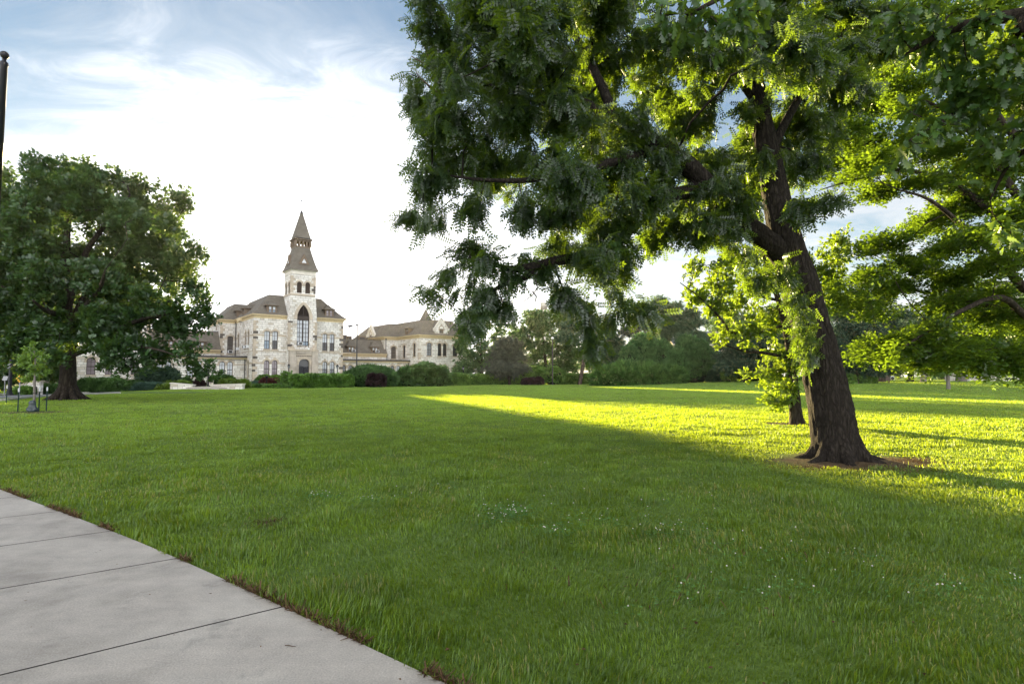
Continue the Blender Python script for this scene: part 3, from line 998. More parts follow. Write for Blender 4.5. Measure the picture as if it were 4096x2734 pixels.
def make_window(wall, o, parent=None, trim='trim', frame='brown', dep=.16, bars=(1, 3), fw=.075, surround=True, keystone=True):
    parent = parent or hall
    mb = MB()
    ol, il = o.outline(), o.outline(fw)
    k = len(ol)
    for i in range(k):
        j = (i + 1) % k
        mb.face([wall.p(*ol[i], -dep), wall.p(*ol[j], -dep), wall.p(*il[j], -dep), wall.p(*il[i], -dep)])
        mb.face([wall.p(*il[i], -dep), wall.p(*il[j], -dep), wall.p(*il[j], -dep - .07), wall.p(*il[i], -dep - .07)])

    def bar(xa, xb, za, zb, d=.035):
        mb.hexa([wall.p(xa, za, -dep - d + .03), wall.p(xb, za, -dep - d + .03), wall.p(xb, za, -dep - .068), wall.p(xa, za, -dep - .068),
                 wall.p(xa, zb, -dep - d + .03), wall.p(xb, zb, -dep - d + .03), wall.p(xb, zb, -dep - .068), wall.p(xa, zb, -dep - .068)])
    zm = o.z0 + (o.top - o.z0) * .47
    if bars:
        bar(o.x - o.w / 2 + fw * .9, o.x + o.w / 2 - fw * .9, zm - .05, zm + .05, .02)
        for i in range(bars[0]):
            x = o.x - o.w / 2 + o.w * (i + 1) / (bars[0] + 1)
            bar(x - .022, x + .022, o.z0 + fw, o.top - fw)
        for i in range(bars[1]):
            z = o.z0 + (o.top - o.z0) * (i + 1) / (bars[1] + 1)
            if abs(z - zm) > .15: bar(o.x - o.w / 2 + fw, o.x + o.w / 2 - fw, z - .02, z + .02)
    wnd = mb.build('window', M[frame], parent)
    up, lo = STY[o.style]
    top_pts = [(o.x - o.w / 2 + fw * .5, zm), (o.x + o.w / 2 - fw * .5, zm)] + o.curve(-fw * .5, -min(fw * .5, o.rise * .5))[::-1]
    lo_pts = [(o.x - o.w / 2 + fw * .5, o.z0 + fw * .5), (o.x + o.w / 2 - fw * .5, o.z0 + fw * .5), (o.x + o.w / 2 - fw * .5, zm), (o.x - o.w / 2 + fw * .5, zm)]
    for mt, pl in ((up, top_pts), (lo, lo_pts)):
        q = MB(); q.face([wall.p(*a, -dep - .06) for a in pl]); q.build('pane', M[mt], wnd)
    if surround:
        q = MB()
        arch_trim(q, wall, o, keystone=keystone)
        if o.sill:
            a, b = o.x - o.w / 2 - .12, o.x + o.w / 2 + .12
            q.build('surround', M[trim], wnd); q = MB()
            q.hexa([wall.p(a, o.z0 - .2, .1), wall.p(b, o.z0 - .2, .1), wall.p(b, o.z0 - .2, -.1), wall.p(a, o.z0 - .2, -.1), wall.p(a, o.z0, .1), wall.p(b, o.z0, .1), wall.p(b, o.z0, -.1), wall.p(a, o.z0, -.1)])
            q.build('sill', M[trim], wnd)
        else:
            q.build('surround', M[trim], wnd)
    return wnd


def louvre_window(wall, o, parent=None):
    """Opening filled with sloping slats."""
    mb = MB()
    z = o.z0 + .03
    while z < o.top - .05:
        # width of the opening at this height
        hw = o.w / 2
        if z > o.zs:
            cv = o.curve(n=20)
            xs = [abs(x - o.x) for x, zz in cv if zz >= z]
            hw = max(xs) if xs else .05
        hw -= .015
        mb.hexa([wall.p(o.x - hw, z, -.06), wall.p(o.x + hw, z, -.06), wall.p(o.x + hw, z + .14, -.22), wall.p(o.x - hw, z + .14, -.22),
                 wall.p(o.x - hw, z + .04, -.06), wall.p(o.x + hw, z + .04, -.06), wall.p(o.x + hw, z + .18, -.22), wall.p(o.x - hw, z + .18, -.22)])
        z += .19
    w = mb.build('louvre_window', M['louvre'], parent or hall)
    q = MB(); q.face([wall.p(*a, -.235) for a in o.outline(.005)]); q.build('backing', M['brown'], w)
    q = MB(); arch_trim(q, wall, o, keystone=False); q.build('surround', M['trim'], w)
    return w


def quoins(mb, x, y, nx, ny, z0, z1, seed=0):
    """Corner stones alternately long and short; nx,ny point away from the corner along the two faces (local)."""
    r = random.Random(seed)
    z = z0; i = 0
    while z < z1 - .1:
        h = min(.36 + .1 * r.random(), z1 - z)
        a, b = (.62, .34) if i % 2 else (.34, .62)
        m = 1 if r.random() < .22 else 0
        o = .045
        xs = sorted((x - nx * o, x + nx * a)); ys = sorted((y - ny * o, y + ny * b))
        mb.box(xs[0], xs[1], ys[0], ys[1], z + .012, z + h - .012, m)
        z += h; i += 1


# ---- masses
W = {}
def build_walls(name, walls, z_plinth=None, bands=(), cornice=None, base_mat='stone', extra=None):
    mb = MB()
    for w in walls:
        w.add(mb, 0, 1)
        if z_plinth is not None:
            w.band(mb, w.z0, z_plinth, .11, 2)
        for za, zb in bands:
            w.band(mb, za, zb, .03, 1)
    if extra: extra(mb)
    return mb.build(name, [M[base_mat], M['trim'], M['rough_stone']], hall)


def add_windows(walls, **kw):
    for w in walls:
        for o in w.ops:
            make_window(w, o, **kw)


# front pavilion
pf = Wall((0, 0), (1, 0), 14.5, -.7, 11.0, [Op(2.0, .86, 5.87, 8.8, 'seg', 'blue'), Op(3.22, .86, 5.87, 8.8, 'seg', 'half'), Op(11.36, .84, 5.82, 8.74, 'seg', 'half'), Op(12.6, .84, 5.82, 8.74, 'seg', 'half'),
                                        Op(2.03, .86, 1.5, 4.1, 'semi', 'mauve'), Op(3.26, .86, 1.5, 4.1, 'semi', 'mauve'), Op(11.45, .84, 1.5, 4.02, 'semi', 'halfgrey'), Op(12.7, .84, 1.5, 4.02, 'semi', 'halfgrey')])
pl = Wall((0, 12.5), (0, -1), 12.5, -.7, 11.0, [Op(12.5 - 5.45, .98, 6.1, 8.8, 'seg', 'dark'), Op(12.5 - 3.5, .98, 6.1, 8.8, 'seg', 'dark'), Op(12.5 - 10.6, .98, 6.0, 8.7, 'seg', 'dark'),
                                          Op(12.5 - 5.0, .95, 1.35, 4.0, 'semi', 'dark'), Op(12.5 - 3.2, .95, 1.35, 4.02, 'semi', 'dark')])
pr = Wall((14.5, 0), (0, 1), 12.5, -.7, 11.0)
def pil(mb):
    mb.box(-.28, .02, 7.1, 8.7, -.6, 10.75, 0)
    mb.box(-.02, .01, 0, .01, -.6, -.5, 0)
build_walls('pavilion_wall', [pf, pl, pr], .55, [(7.95, 8.25), (3.5, 3.72), (5.45, 5.58)], extra=pil)
add_windows([pf, pl])
mb = MB(); quoins(mb, 0, 0, 1, 1, .6, 10.4, 1); mb.build('quoins', [M['trim'], M['dark_quoin']], hall)
mb = MB(); quoins(mb, 14.5, 0, -1, 1, .6, 10.4, 2); mb.build('quoins', [M['trim'], M['dark_quoin']], hall)
mb = MB(); pf.cornice(mb, 11.42); pl.cornice(mb, 11.42, 0, .38); pr.cornice(mb, 11.42, .38, 0)
mb.box(-.7, -.02, 7.0, 8.8, 10.78, 11.36, 0)
mb.build('cornice', M['cream'], hall)

# main body behind
bf1 = Wall((-2.45, 12.5), (1, 0), 2.45, -.7, 11.0, [Op(1.53, .92, 5.5, 8.5, 'seg', 'brown')])
bf2 = Wall((14.5, 12.5), (1, 0), 2.5, -.7, 11.0)
bl = Wall((-2.45, 25), (0, -1), 12.5, -.7, 11.0, [Op(25 - 16.3, .9, 9.1, 10.6, 'flat', 'dark', rise=0, th=.1)])
br_ = Wall((17.0, 12.5), (0, 1), 12.5, -.7, 11.0)
bb = Wall((17.0, 25), (-1, 0), 19.45, -.7, 11.0)
build_walls('body_wall', [bf1, bf2, bl, br_, bb], None, [(7.9, 8.2)])
make_window(bf1, bf1.ops[0]); make_window(bl, bl.ops[0], surround=False)
mb = MB(); quoins(mb, -2.45, 12.5, 1, 1, .6, 10.4, 3); mb.build('quoins', [M['trim'], M['dark_quoin']], hall)
mb = MB()
for w, a, b in ((bf1, .38, 0), (bf2, 0, .38), (bl, .38, .38), (br_, .38, .38), (bb, .38, .38)): w.cornice(mb, 11.38, a, b)
mb.build('cornice', M['cream'], hall)

# low corridors with flat roofs in front of the mansard links
cl_ = Wall((-14.0, 4.5), (1, 0), 14.0, -.9, 4.6, [Op(14 - 3.58, .84, 1.35, 3.9, 'semi', 'halfgrey'), Op(14 - 2.42, .84, 1.35, 3.9, 'semi', 'blind'), Op(14 - 8.1, .84, 1.35, 3.9, 'semi', 'blind'), Op(14 - 6.95, .84, 1.35, 3.9, 'semi', 'half'),
                                             Op(14 - 12.2, .84, 1.35, 3.9, 'semi', 'blind'), Op(14 - 11.05, .84, 1.35, 3.9, 'semi', 'blind')])
cr_ = Wall((14.5, 4.5), (1, 0), 15.1, -.7, 4.45, [Op(x - 14.5, .86, 1.4, 3.55, 'semi', st) for x, st in ((16.45, 'grey'), (17.75, 'grey'), (21.3, 'grey'), (22.6, 'dark'), (26.1, 'grey'), (27.35, 'blue'))])
for w, z, nm in ((cl_, 4.72, 'l'), (cr_, 4.55, 'r')):
    build_walls('corridor_wall', [w], .5, [(3.3, 3.5)])
    add_windows([w])
    mb = MB()
    x0, x1 = w.o[0], w.o[0] + w.L
    mb.box(x0, x1, 4.08, 4.495, z - .42, z - .13, 1)
    mb.box(x0, x1, 3.95, 12.0, z - .12, z + .05, 0)
    mb.box(x0, x1, 3.88, 3.949, z - .2, z + .09, 0)
    mb.build('flat_roof', [M['gutter'], M['cream']], hall)

# setback walls and mansards of the links
ll = Wall((-14.0, 12.3), (1, 0), 11.55, 4.6, 5.9)
lr = Wall((17.0, 9.0), (1, 0), 10.0, 4.4, 5.8)
for w, zc, zt, tt in ((ll, 6.0, 9.3, 2.35), (lr, 5.88, 8.72, 2.1)):
    build_walls('link_wall', [w], None)
    mb = MB(); w.cornice(mb, zc, 0, 0); mb.build('cornice', M['cream'], hall)
    x0, x1, t0 = w.o[0], w.o[0] + w.L, w.o[1]
    mb = MB()
    n_ = 5
    for i in range(n_):      # slightly bell-cast slope
        f0, f1 = i / n_, (i + 1) / n_
        ta, tb = t0 - .42 + (tt + .42) * f0 ** 1.0, t0 - .42 + (tt + .42) * f1
        za, zb = zc + .03 + (zt - zc) * f0 ** .88, zc + .03 + (zt - zc) * f1 ** .88
        mb.face([(x0, ta, za), (x1, ta, za), (x1, tb, zb), (x0, tb, zb)], 0)
    mb.face([(x0, t0 + tt, zt + .03), (x1, t0 + tt, zt + .03), (x1, t0 + 11, zt + .03), (x0, t0 + 11, zt + .03)], 1)
    mb.box(x0, x1, t0 + tt - .06, t0 + tt + .1, zt, zt + .09, 1)
    mb.face([(x1, t0, zc), (x1, t0 + 11, zc), (x1, t0 + 11, zt), (x1, t0 + tt, zt)], 0)
    mb.build('mansard_roof', [M['shingle'], M['gutter']], hall)


def hip_roof(name, s0, s1, t0, t1, z0, inset, z1, mt='shingle', bell=.9, cap=True, sides='fblr'):
    """Truncated hip roof, a little bell-cast at the eaves."""
    mb = MB()
    n_ = 6
    for i in range(n_):
        f0, f1 = i / n_, (i + 1) / n_
        a, b = inset * f0, inset * f1
        za, zb = z0 + (z1 - z0) * f0 ** (1 / bell), z0 + (z1 - z0) * f1 ** (1 / bell)
        c0 = [(s0 + a, t0 + a, za), (s1 - a, t0 + a, za), (s1 - a, t1 - a, za), (s0 + a, t1 - a, za)]
        c1_ = [(s0 + b, t0 + b, zb), (s1 - b, t0 + b, zb), (s1 - b, t1 - b, zb), (s0 + b, t1 - b, zb)]
        for k, nm in enumerate('frbl'):
            if nm in sides:
                k2 = (k + 1) % 4
                q = [c0[k], c0[k2], c1_[k2], c1_[k]]
                sl = math.hypot(b - a, zb - za)
                uo = sum(math.hypot(inset / n_, (z1 - z0) / n_) for _ in range(i))
                ua = [p[0] if k % 2 == 0 else p[1] for p in q]
                mb.face(q, 0, [(ua[0], uo), (ua[1], uo), (ua[2], uo + sl), (ua[3], uo + sl)])
    mb.face([(s0 + inset, t0 + inset, z1), (s1 - inset, t0 + inset, z1), (s1 - inset, t1 - inset, z1), (s0 + inset, t1 - inset, z1)], 1)
    if cap:
        for q in ((s0 + inset, s1 - inset, t0 + inset - .07, t0 + inset + .07), (s0 + inset, s1 - inset, t1 - inset - .07, t1 - inset + .07)):
            mb.box(*q, z1 - .03, z1 + .07, 1)
        for s_ in (s0 + inset, s1 - inset):
            mb.box(s_ - .069, s_ + .069, t0 + inset + .075, t1 - inset - .075, z1 - .03, z1 + .068, 1)
    # soffit
    mb.face([(s0, t0, z0 - .004), (s0, t1, z0 - .004), (s1, t1, z0 - .004), (s1, t0, z0 - .004)], 1)
    return mb.build(name, [M[mt], M['gutter']], hall)


hip_roof('roof', -.46, 14.96, -.46, 20.0, 11.445, 3.35, 15.0)
hip_roof('roof', -2.92, 17.46, 12.03, 25.4, 11.41, 3.1, 14.45)


def dormer(c, face, w, h, depth, pair=True, style='half', hood=.85):
    """Wooden dormer; c bottom centre of its front, face 'f' or 'l' (towards -t or -s)."""
    if face == 'f':
        wl = Wall((c[0] - w / 2, c[1]), (1, 0), w, c[2], c[2] + h)
    else:
        wl = Wall((c[0], c[1] + w / 2), (0, -1), w, c[2], c[2] + h)
    n_ = 2 if pair else 1
    ww = (w - .36) / n_ - .1
    ops = []
    for i in range(n_):
        x = w / 2 + (i - (n_ - 1) / 2) * (ww + .14)
        ops.append(Op(x, ww, c[2] + .12, c[2] + h - .16, 'flat', style, rise=0, th=.05, sill=False))
    wl.ops = ops; wl.depth = .1
    mb = MB(); wl.add(mb, 0, 0)
    P = lambda x, z, o: wl.p(x, z, o)
    z0, z1 = c[2], c[2] + h
    mb.face([P(0, z0, -depth), P(0, z0, 0), P(0, z1, 0), P(0, z1, -depth)], 0)
    mb.face([P(w, z0, 0), P(w, z0, -depth), P(w, z1, -depth), P(w, z1, 0)], 0)
    mb.face([P(0, z0, 0), P(0, z0, -depth), P(w, z0, -depth), P(w, z0, 0)], 0)
    dm = mb.build('dormer', M['tanwood'], hall)
    for o in ops:
        make_window(wl, o, parent=dm, frame='tanwood', dep=.05, bars=(0, 0), fw=.05, surround=False)
    q = MB()
    e = .28; zt = z1 + hood; k = .30
    a = [P(-e, z1 - .02, .3), P(w + e, z1 - .02, .3), P(w + e, z1 - .02, -depth), P(-e, z1 - .02, -depth)]
    a2 = [P(-e, z1 + .06, .3), P(w + e, z1 + .06, .3), P(w + e, z1 + .06, -depth), P(-e, z1 + .06, -depth)]
    q.hexa(a + a2, 1)
    mid = [P(w * .16, z1 + hood * .45, -.25), P(w * .84, z1 + hood * .45, -.25)]
    b1, b2 = P(w * .38, zt, -.75), P(w * .62, zt, -.75)
    bk1, bk2 = P(w * .38, zt, -depth - 1.2), P(w * .62, zt, -depth - 1.2)
    f1, f2, g1, g2 = P(-e, z1 + .064, .3), P(w + e, z1 + .064, .3), P(-e, z1 + .064, -depth), P(w + e, z1 + .064, -depth)
    mk1, mk2 = P(w * .16, z1 + hood * .45, -depth - .5), P(w * .84, z1 + hood * .45, -depth - .5)
    q.face([f1, f2, mid[1], mid[0]], 0); q.face([mid[0], mid[1], b2, b1], 0)
    q.face([g1, f1, mid[0], mk1], 0); q.face([mk1, mid[0], b1, bk1], 0)
    q.face([f2, g2, mk2, mid[1]], 0); q.face([mid[1], mk2, bk2, b2], 0)
    q.face([b1, b2, bk2, bk1], 0)
    q.build('hood', [M['shingle'], M['tanwood']], dm)
    return dm


dormer((2.68, -.02, 11.68), 'f', 1.5, 1.25, 1.9, style='blue')
dormer((12.05, -.02, 11.68), 'f', 1.5, 1.25, 1.9, style='mauve')
dormer((-.02, 7.6, 11.68), 'l', 1.9, 1.25, 2.2, style='grey')
dormer((-.02, 13.3, 11.75), 'l', 1.9, 1.25, 2.4, style='grey')
dormer((19.55, 8.72, 6.05), 'f', 1.45, 1.15, 1.7, style='half', hood=1.15)
dormer((24.4, 8.72, 6.05), 'f', 1.45, 1.15, 1.7, style='half', hood=1.15)
dormer((-5.6, 12.0, 6.2), 'f', 1.45, 1.15, 1.7, style='half', hood=1.15)
dormer((-10.2, 12.0, 6.2), 'f', 1.45, 1.15, 1.7, style='half', hood=1.15)
for s0, s1, z1 in ((19.3, 20.0, 9.55), (20.25, 21.0, 9.35), (22.5, 23.9, 9.45), (23.95, 24.3, 9.2)):
    mb = MB(); mb.box(s0, s1, 12.2, 13.2, 8.6, z1, 0); mb.box(s0 - .06, s1 + .06, 12.14, 13.26, z1, z1 + .07, 0)
    mb.box(s0 + .15, s1 - .15, 12.17, 12.199, 8.95, z1 - .15, 1)
    mb.build('roof_vent', [M['tanwood'], M['gutter']], hall)
mb = MB(); mb.tube([(17.05, 11.0, 9.0), (26.6, 11.0, 9.0)], .025, 5)
for i in range(8): mb.tube([(17.3 + i * 1.3, 11.0, 8.7), (17.3 + i * 1.3, 11.0, 9.0)], .02, 4)
mb.build('roof_railing', M['gutter'], hall)

# right block
rf = Wall((29.6, .2), (1, 0), 11.4, -.7, 9.1, [Op(2.1, 1.05, 5.45, 7.95, 'seg', 'grey', rise=.3), Op(4.42, .82, 5.45, 7.93, 'seg', 'dark', rise=.25), Op(5.58, .82, 5.45, 7.93, 'seg', 'dark', rise=.25), Op(7.95, 1.05, 5.45, 7.8, 'seg', 'dark', rise=.3),
                                        Op(2.1, 1.02, 1.4, 3.58, 'semi', 'dark'), Op(4.5, .8, 1.4, 3.58, 'semi', 'red'), Op(5.68, .8, 1.4, 3.58, 'semi', 'red'), Op(8.0, 1.02, 1.4, 3.56, 'semi', 'brown'), Op(10.2, .9, 1.4, 3.56, 'semi', 'dark'), Op(10.2, .9, 5.45, 7.8, 'seg', 'dark', rise=.28)])
rl = Wall((29.6, 9.4), (0, -1), 9.2, -.7, 9.1, [Op(9.4 - 6.6, 1.0, 5.1, 7.68, 'seg', 'dark', rise=.3), Op(9.4 - 2.3, 1.0, 5.3, 7.88, 'seg', 'dark', rise=.3), Op(9.4 - 2.3, 1.0, 1.4, 3.52, 'semi', 'dark')])
rb1 = Wall((26.7, 9.4), (1, 0), 2.9, -.7, 9.0, [Op(1.98, 1.08, 5.0, 7.5, 'seg', 'brown', rise=.28)])
rl2 = Wall((26.7, 26), (0, -1), 16.6, -.7, 9.0)
rr = Wall((41.0, .2), (0, 1), 25.8, -.7, 9.1)
build_walls('wing_wall', [rf, rl, rb1, rl2, rr], .5, [])
add_windows([rf, rl, rb1])
mb = MB(); quoins(mb, 29.6, .2, 1, 1, .6, 8.7, 5); mb.build('quoins', [M['pale_stone'], M['trim']], hall)
mb = MB(); quoins(mb, 26.7, 9.4, 1, 1, 4.6, 8.6, 6); mb.build('quoins', [M['pale_stone'], M['trim']], hall)
mb = MB()
for w, a, b in ((rf, .38, .38), (rl, 0, .38), (rb1, .38, 0), (rl2, .38, .38), (rr, .38, .38)): w.cornice(mb, 9.42, a, b)
mb.build('cornice', M['cream'], hall)
hip_roof('roof', 29.14, 41.46, -.26, 20.0, 9.45, 3.1, 12.65)
hip_roof('roof', 26.24, 41.46, 8.94, 26.4, 9.44, 2.9, 12.25)
dormer((29.5, 5.4, 9.72), 'l', 1.35, 1.2, 1.7, style='half', hood=.6)


def stone_gable(c, face, hw, h, ztop, wop):
    """Gabled stone dormer rising from the wall head, coping stones, pointed window."""
    if face == 'f':
        wl = Wall((c[0] - hw, c[1]), (1, 0), 2 * hw, c[2], c[2] + h)
        back = lambda x, z, d: wl.p(x, z, -d)
    else:
        wl = Wall((c[0], c[1] + hw), (0, -1), 2 * hw, c[2], c[2] + h)
        back = lambda x, z, d: wl.p(x, z, -d)
    wl.ops = [wop]
    mb = MB(); wl.add(mb, 0, 1)
    z1 = c[2] + h
    mb.face([wl.p(0, z1), wl.p(2 * hw, z1), wl.p(hw + .16, ztop), wl.p(hw - .16, ztop)], 0)
    for x in (0, 2 * hw):
        mb.face([wl.p(x, c[2], 0), wl.p(x, c[2], -.5), wl.p(x, z1, -.5), wl.p(x, z1, 0)][::(1 if x == 0 else -1)], 0)
    for sx in (-1, 1):           # sloping coping
        xa, xb = hw + sx * (hw + .12), hw + sx * .1
        lo, hi = (xa, z1 - .1), (xb, ztop + .02)
        mb.hexa([wl.p(lo[0], lo[1] - .1, .1), wl.p(hi[0], hi[1] - .1, .1), wl.p(hi[0], hi[1] - .1, -.35), wl.p(lo[0], lo[1] - .1, -.35),
                 wl.p(lo[0], lo[1] + .22, .1), wl.p(hi[0], hi[1] + .2, .1), wl.p(hi[0], hi[1] + .2, -.35), wl.p(lo[0], lo[1] + .22, -.35)], 2)
        mb.hexa([wl.p(xa - .2, z1 - .45, .14), wl.p(xa + .2, z1 - .45, .14), wl.p(xa + .2, z1 - .45, -.3), wl.p(xa - .2, z1 - .45, -.3),
                 wl.p(xa - .2, z1 + .16, .14), wl.p(xa + .2, z1 + .16, .14), wl.p(xa + .2, z1 + .16, -.3), wl.p(xa - .2, z1 + .16, -.3)], 2)
    mb.hexa([wl.p(hw - .22, ztop - .1, .12), wl.p(hw + .22, ztop - .1, .12), wl.p(hw + .22, ztop - .1, -.36), wl.p(hw - .22, ztop - .1, -.36),
             wl.p(hw - .14, ztop + .26, .12), wl.p(hw + .14, ztop + .26, .12), wl.p(hw + .14, ztop + .26, -.36), wl.p(hw - .14, ztop + .26, -.36)], 2)
    g_ = mb.build('stone_gable', [M['stone'], M['trim'], M['pale_stone']], hall)
    make_window(wl, wop, parent=g_, frame='tanwood', bars=(1, 1), fw=.1)
    q = MB()
    d = 4.2
    e = .25
    q.face([wl.p(-e, z1 - .2, -.36), wl.p(hw, ztop - .1, -.36), wl.p(hw, ztop - .1, -d), wl.p(-e, z1 - .2, -d)][::-1], 0)
    q.face([wl.p(2 * hw + e, z1 - .2, -.36), wl.p(hw, ztop - .1, -.36), wl.p(hw, ztop - .1, -d), wl.p(2 * hw + e, z1 - .2, -d)], 0)
    q.face([wl.p(-e, z1 - .21, -.36), wl.p(-e, z1 - .21, -d), wl.p(2 * hw + e, z1 - .21, -d), wl.p(2 * hw + e, z1 - .21, -.36)], 1)
    q.build('gable_roof', [M['shingle'], M['tanwood']], g_)


stone_gable((34.4, .22, 9.5), 'f', 1.45, 1.25, 12.75, Op(1.45, .92, 9.85, 11.35, 'point', 'brown', rise=.75, th=.2))
stone_gable((26.68, 16.2, 9.15), 'l', 1.75, 1.0, 12.0, Op(1.75, .95, 9.4, 10.85, 'point', 'brown', rise=.75, th=.22))
mb = MB()
mb.frustum(33.3, 4.6, .98, .98, 12.5, .72, .72, 13.2, 0); mb.frustum(33.3, 4.6, .72, .72, 13.2, .02, .02, 15.0, 0)
mb.build('roof_spirelet', M['shingle'], hall)

# left block, mostly behind the oak
lf = Wall((-27.0, .2), (1, 0), 13.0, -1.2, 9.1, [Op(27 - 24.6, 1.05, 1.75, 4.1, 'semi', 'mauve'), Op(27 - 20.6, 1.0, 1.75, 4.1, 'semi', 'mauve'), Op(27 - 18.6, .8, 1.75, 4.1, 'semi', 'mauve'), Op(27 - 15.6, .95, 1.75, 4.1, 'semi', 'mauve'),
                                          Op(27 - 24.6, 1.05, 5.6, 8.0, 'seg', 'grey', rise=.3), Op(27 - 20.6, 1.0, 5.6, 8.0, 'seg', 'grey', rise=.3), Op(27 - 18.6, .8, 5.6, 8.0, 'seg', 'grey', rise=.3), Op(27 - 15.6, .95, 5.6, 8.0, 'seg', 'grey', rise=.3)])
lrt = Wall((-14.0, .2), (0, 1), 12.4, -1.2, 9.1)
llf = Wall((-27.0, 20), (0, -1), 19.8, -1.2, 9.1)
build_walls('wing_wall', [lf, lrt, llf], 1.15, [])
add_windows([lf])
mb = MB(); quoins(mb, -14.0, .2, -1, 1, 1.2, 8.7, 8); mb.build('quoins', [M['trim'], M['dark_quoin']], hall)
mb = MB()
for w in (lf, lrt, llf): w.cornice(mb, 9.42)
mb.build('cornice', M['cream'], hall)
hip_roof('roof', -27.46, -13.54, -.26, 20.4, 9.45, 3.1, 12.65)

# ---- tower
TC = (7.2, .72); TH = 1.98
tf = Wall((TC[0] - TH, TC[1] - TH), (1, 0), 2 * TH, -.7, 18.3, [Op(TH + .08, 2.0, 6.5, 13.3, 'point', 'blind', rise=2.2, th=.5, sill=False), Op(TH - .68, .8, 15.2, 17.08, 'semi'), Op(TH + .68, .8, 15.2, 17.08, 'semi')], depth=.4)
tl = Wall((TC[0] - TH, TC[1] + TH), (0, -1), 2 * TH, -.7, 18.3, [Op(TH - .82, .82, 15.1, 17.05, 'semi'), Op(TH + .82, .82, 15.1, 17.05, 'semi')], depth=.4)
tr = Wall((TC[0] + TH, TC[1] - TH), (0, 1), 2 * TH, -.7, 18.3, [Op(TH - .82, .82, 15.1, 17.05, 'semi'), Op(TH + .82, .82, 15.1, 17.05, 'semi')], depth=.4)
tb = Wall((TC[0] + TH, TC[1] + TH), (-1, 0), 2 * TH, -.7, 18.3)
mb = MB()
for w in (tf, tl, tr, tb):
    w.add(mb, 0, 1)
    w.band(mb, 14.75, 15.08, .07, 1)
    w.band(mb, 16.35, 16.55, .02, 1)
# tapering corner piers
for sx in (-1, 1):
    x_in, x_out = TC[0] + sx * (TH - .42), TC[0] + sx * (TH + .3)
    x_top = TC[0] + sx * (TH + .05)
    y0, yb = TC[1] - TH - .14, TC[1] - TH + .75
    for za, zb, xa, xb in ((-.7, 10.6, x_out, x_out), (10.6, 14.7, x_out, x_top)):
        l, r_ = (x_in, xa) if sx > 0 else (xa, x_in)
        l2, r2 = (x_in, xb) if sx > 0 else (xb, x_in)
        yt = y0 if za < 5 else y0 + .1
        mb.hexa([(l, y0, za), (r_, y0, za), (r_, yb, za), (l, yb, za), (l2, y0 if za < 5 else y0 + .1, zb), (r2, y0 if za < 5 else y0 + .1, zb), (r2, yb, zb), (l2, yb, zb)], 0)
# flanks widening to the lower stage
for sx in (-1, 1):
    xa, xb, xt = TC[0] + sx * (TH - .02), TC[0] + sx * (TH + .24), TC[0] + sx * (TH + .02)
    l, r_ = min(xa, xb), max(xa, xb); l2, r2 = min(xa, xt), max(xa, xt)
    mb.box(l, r_, TC[1] - TH + .752, TC[1] + TH, -.7, 10.6, 0)
    mb.hexa([(l, TC[1] - TH + .752, 10.6), (r_, TC[1] - TH + .752, 10.6), (r_, TC[1] + TH, 10.6), (l, TC[1] + TH, 10.6), (l2, TC[1] - TH + .752, 14.7), (r2, TC[1] - TH + .752, 14.7), (r2, TC[1] + TH, 14.7), (l2, TC[1] + TH, 14.7)], 0)
tower = mb.build('tower', [M['stone'], M['trim']], hall)
q = MB()
q = MB(); quoins(q, TC[0] - TH - .3, TC[1] - TH - .14, 1, 1, 5.9, 10.5, 12); q.build('quoins', [M['trim'], M['dark_quoin']], tower)
q = MB(); quoins(q, TC[0] + TH + .3, TC[1] - TH - .14, -1, 1, 5.9, 10.5, 13); q.build('quoins', [M['trim'], M['dark_quoin']], tower)
q = MB(); quoins(q, TC[0] - TH, TC[1] - TH, 1, 1, 15.2, 18.0, 14); q.build('quoins', [M['trim'], M['dark_quoin']], tower)
q = MB(); quoins(q, TC[0] + TH, TC[1] - TH, -1, 1, 15.2, 18.0, 15); q.build('quoins', [M['trim'], M['dark_quoin']], tower)
for w in (tf, tl, tr):
    for o in w.ops:
        if o.kind == 'semi': louvre_window(w, o)
# the big pointed window
o = tf.ops[0]
mb = MB()
dep = .26
def tbar(xa, xb, za, zb, d0=-.2, d1=-.36):
    mb.hexa([tf.p(xa, za, d0), tf.p(xb, za, d0), tf.p(xb, za, d1), tf.p(xa, za, d1), tf.p(xa, zb, d0), tf.p(xb, zb, d0), tf.p(xb, zb, d1), tf.p(xa, zb, d1)])
x0, x1 = o.x - 1.0, o.x + 1.0
tbar(x0, x0 + .1, 6.5, 10.9); tbar(x1 - .1, x1, 6.5, 10.9); tbar(o.x - .09, o.x + .09, 6.5, 11.4); tbar(x0 + .1, x1 - .1, 6.5, 6.6)
tbar(x0, o.x - .09, 10.72, 11.42, -.22); tbar(o.x + .09, x1, 10.72, 11.42, -.22)
for xc in (o.x - .5, o.x + .5):
    tbar(xc - .02, xc + .02, 6.6, 10.72, -.24)
    for z in (7.25, 8.0, 8.72, 9.42, 10.1): tbar(xc - .41, xc + .41, z - (.05 if abs(z - 8.72) < .05 or abs(z - 7.25) < .05 else .02), z + .02, -.24)
z = 11.46
while z < 13.15:
    hw = 1.0
    if z > o.zs:
        xs = [abs(x - o.x) for x, zz in o.curve(n=40) if zz >= z + .1]; hw = max(xs) if xs else .05
    mb.hexa([tf.p(o.x - hw, z, -.18), tf.p(o.x + hw, z, -.18), tf.p(o.x + hw, z + .1, -.34), tf.p(o.x - hw, z + .1, -.34), tf.p(o.x - hw, z + .035, -.18), tf.p(o.x + hw, z + .035, -.18), tf.p(o.x + hw, z + .135, -.34), tf.p(o.x - hw, z + .135, -.34)])
    z += .17
tbar(o.x - .05, o.x + .05, 11.4, 13.1, -.15)
bw = mb.build('window', M['brown'], hall)
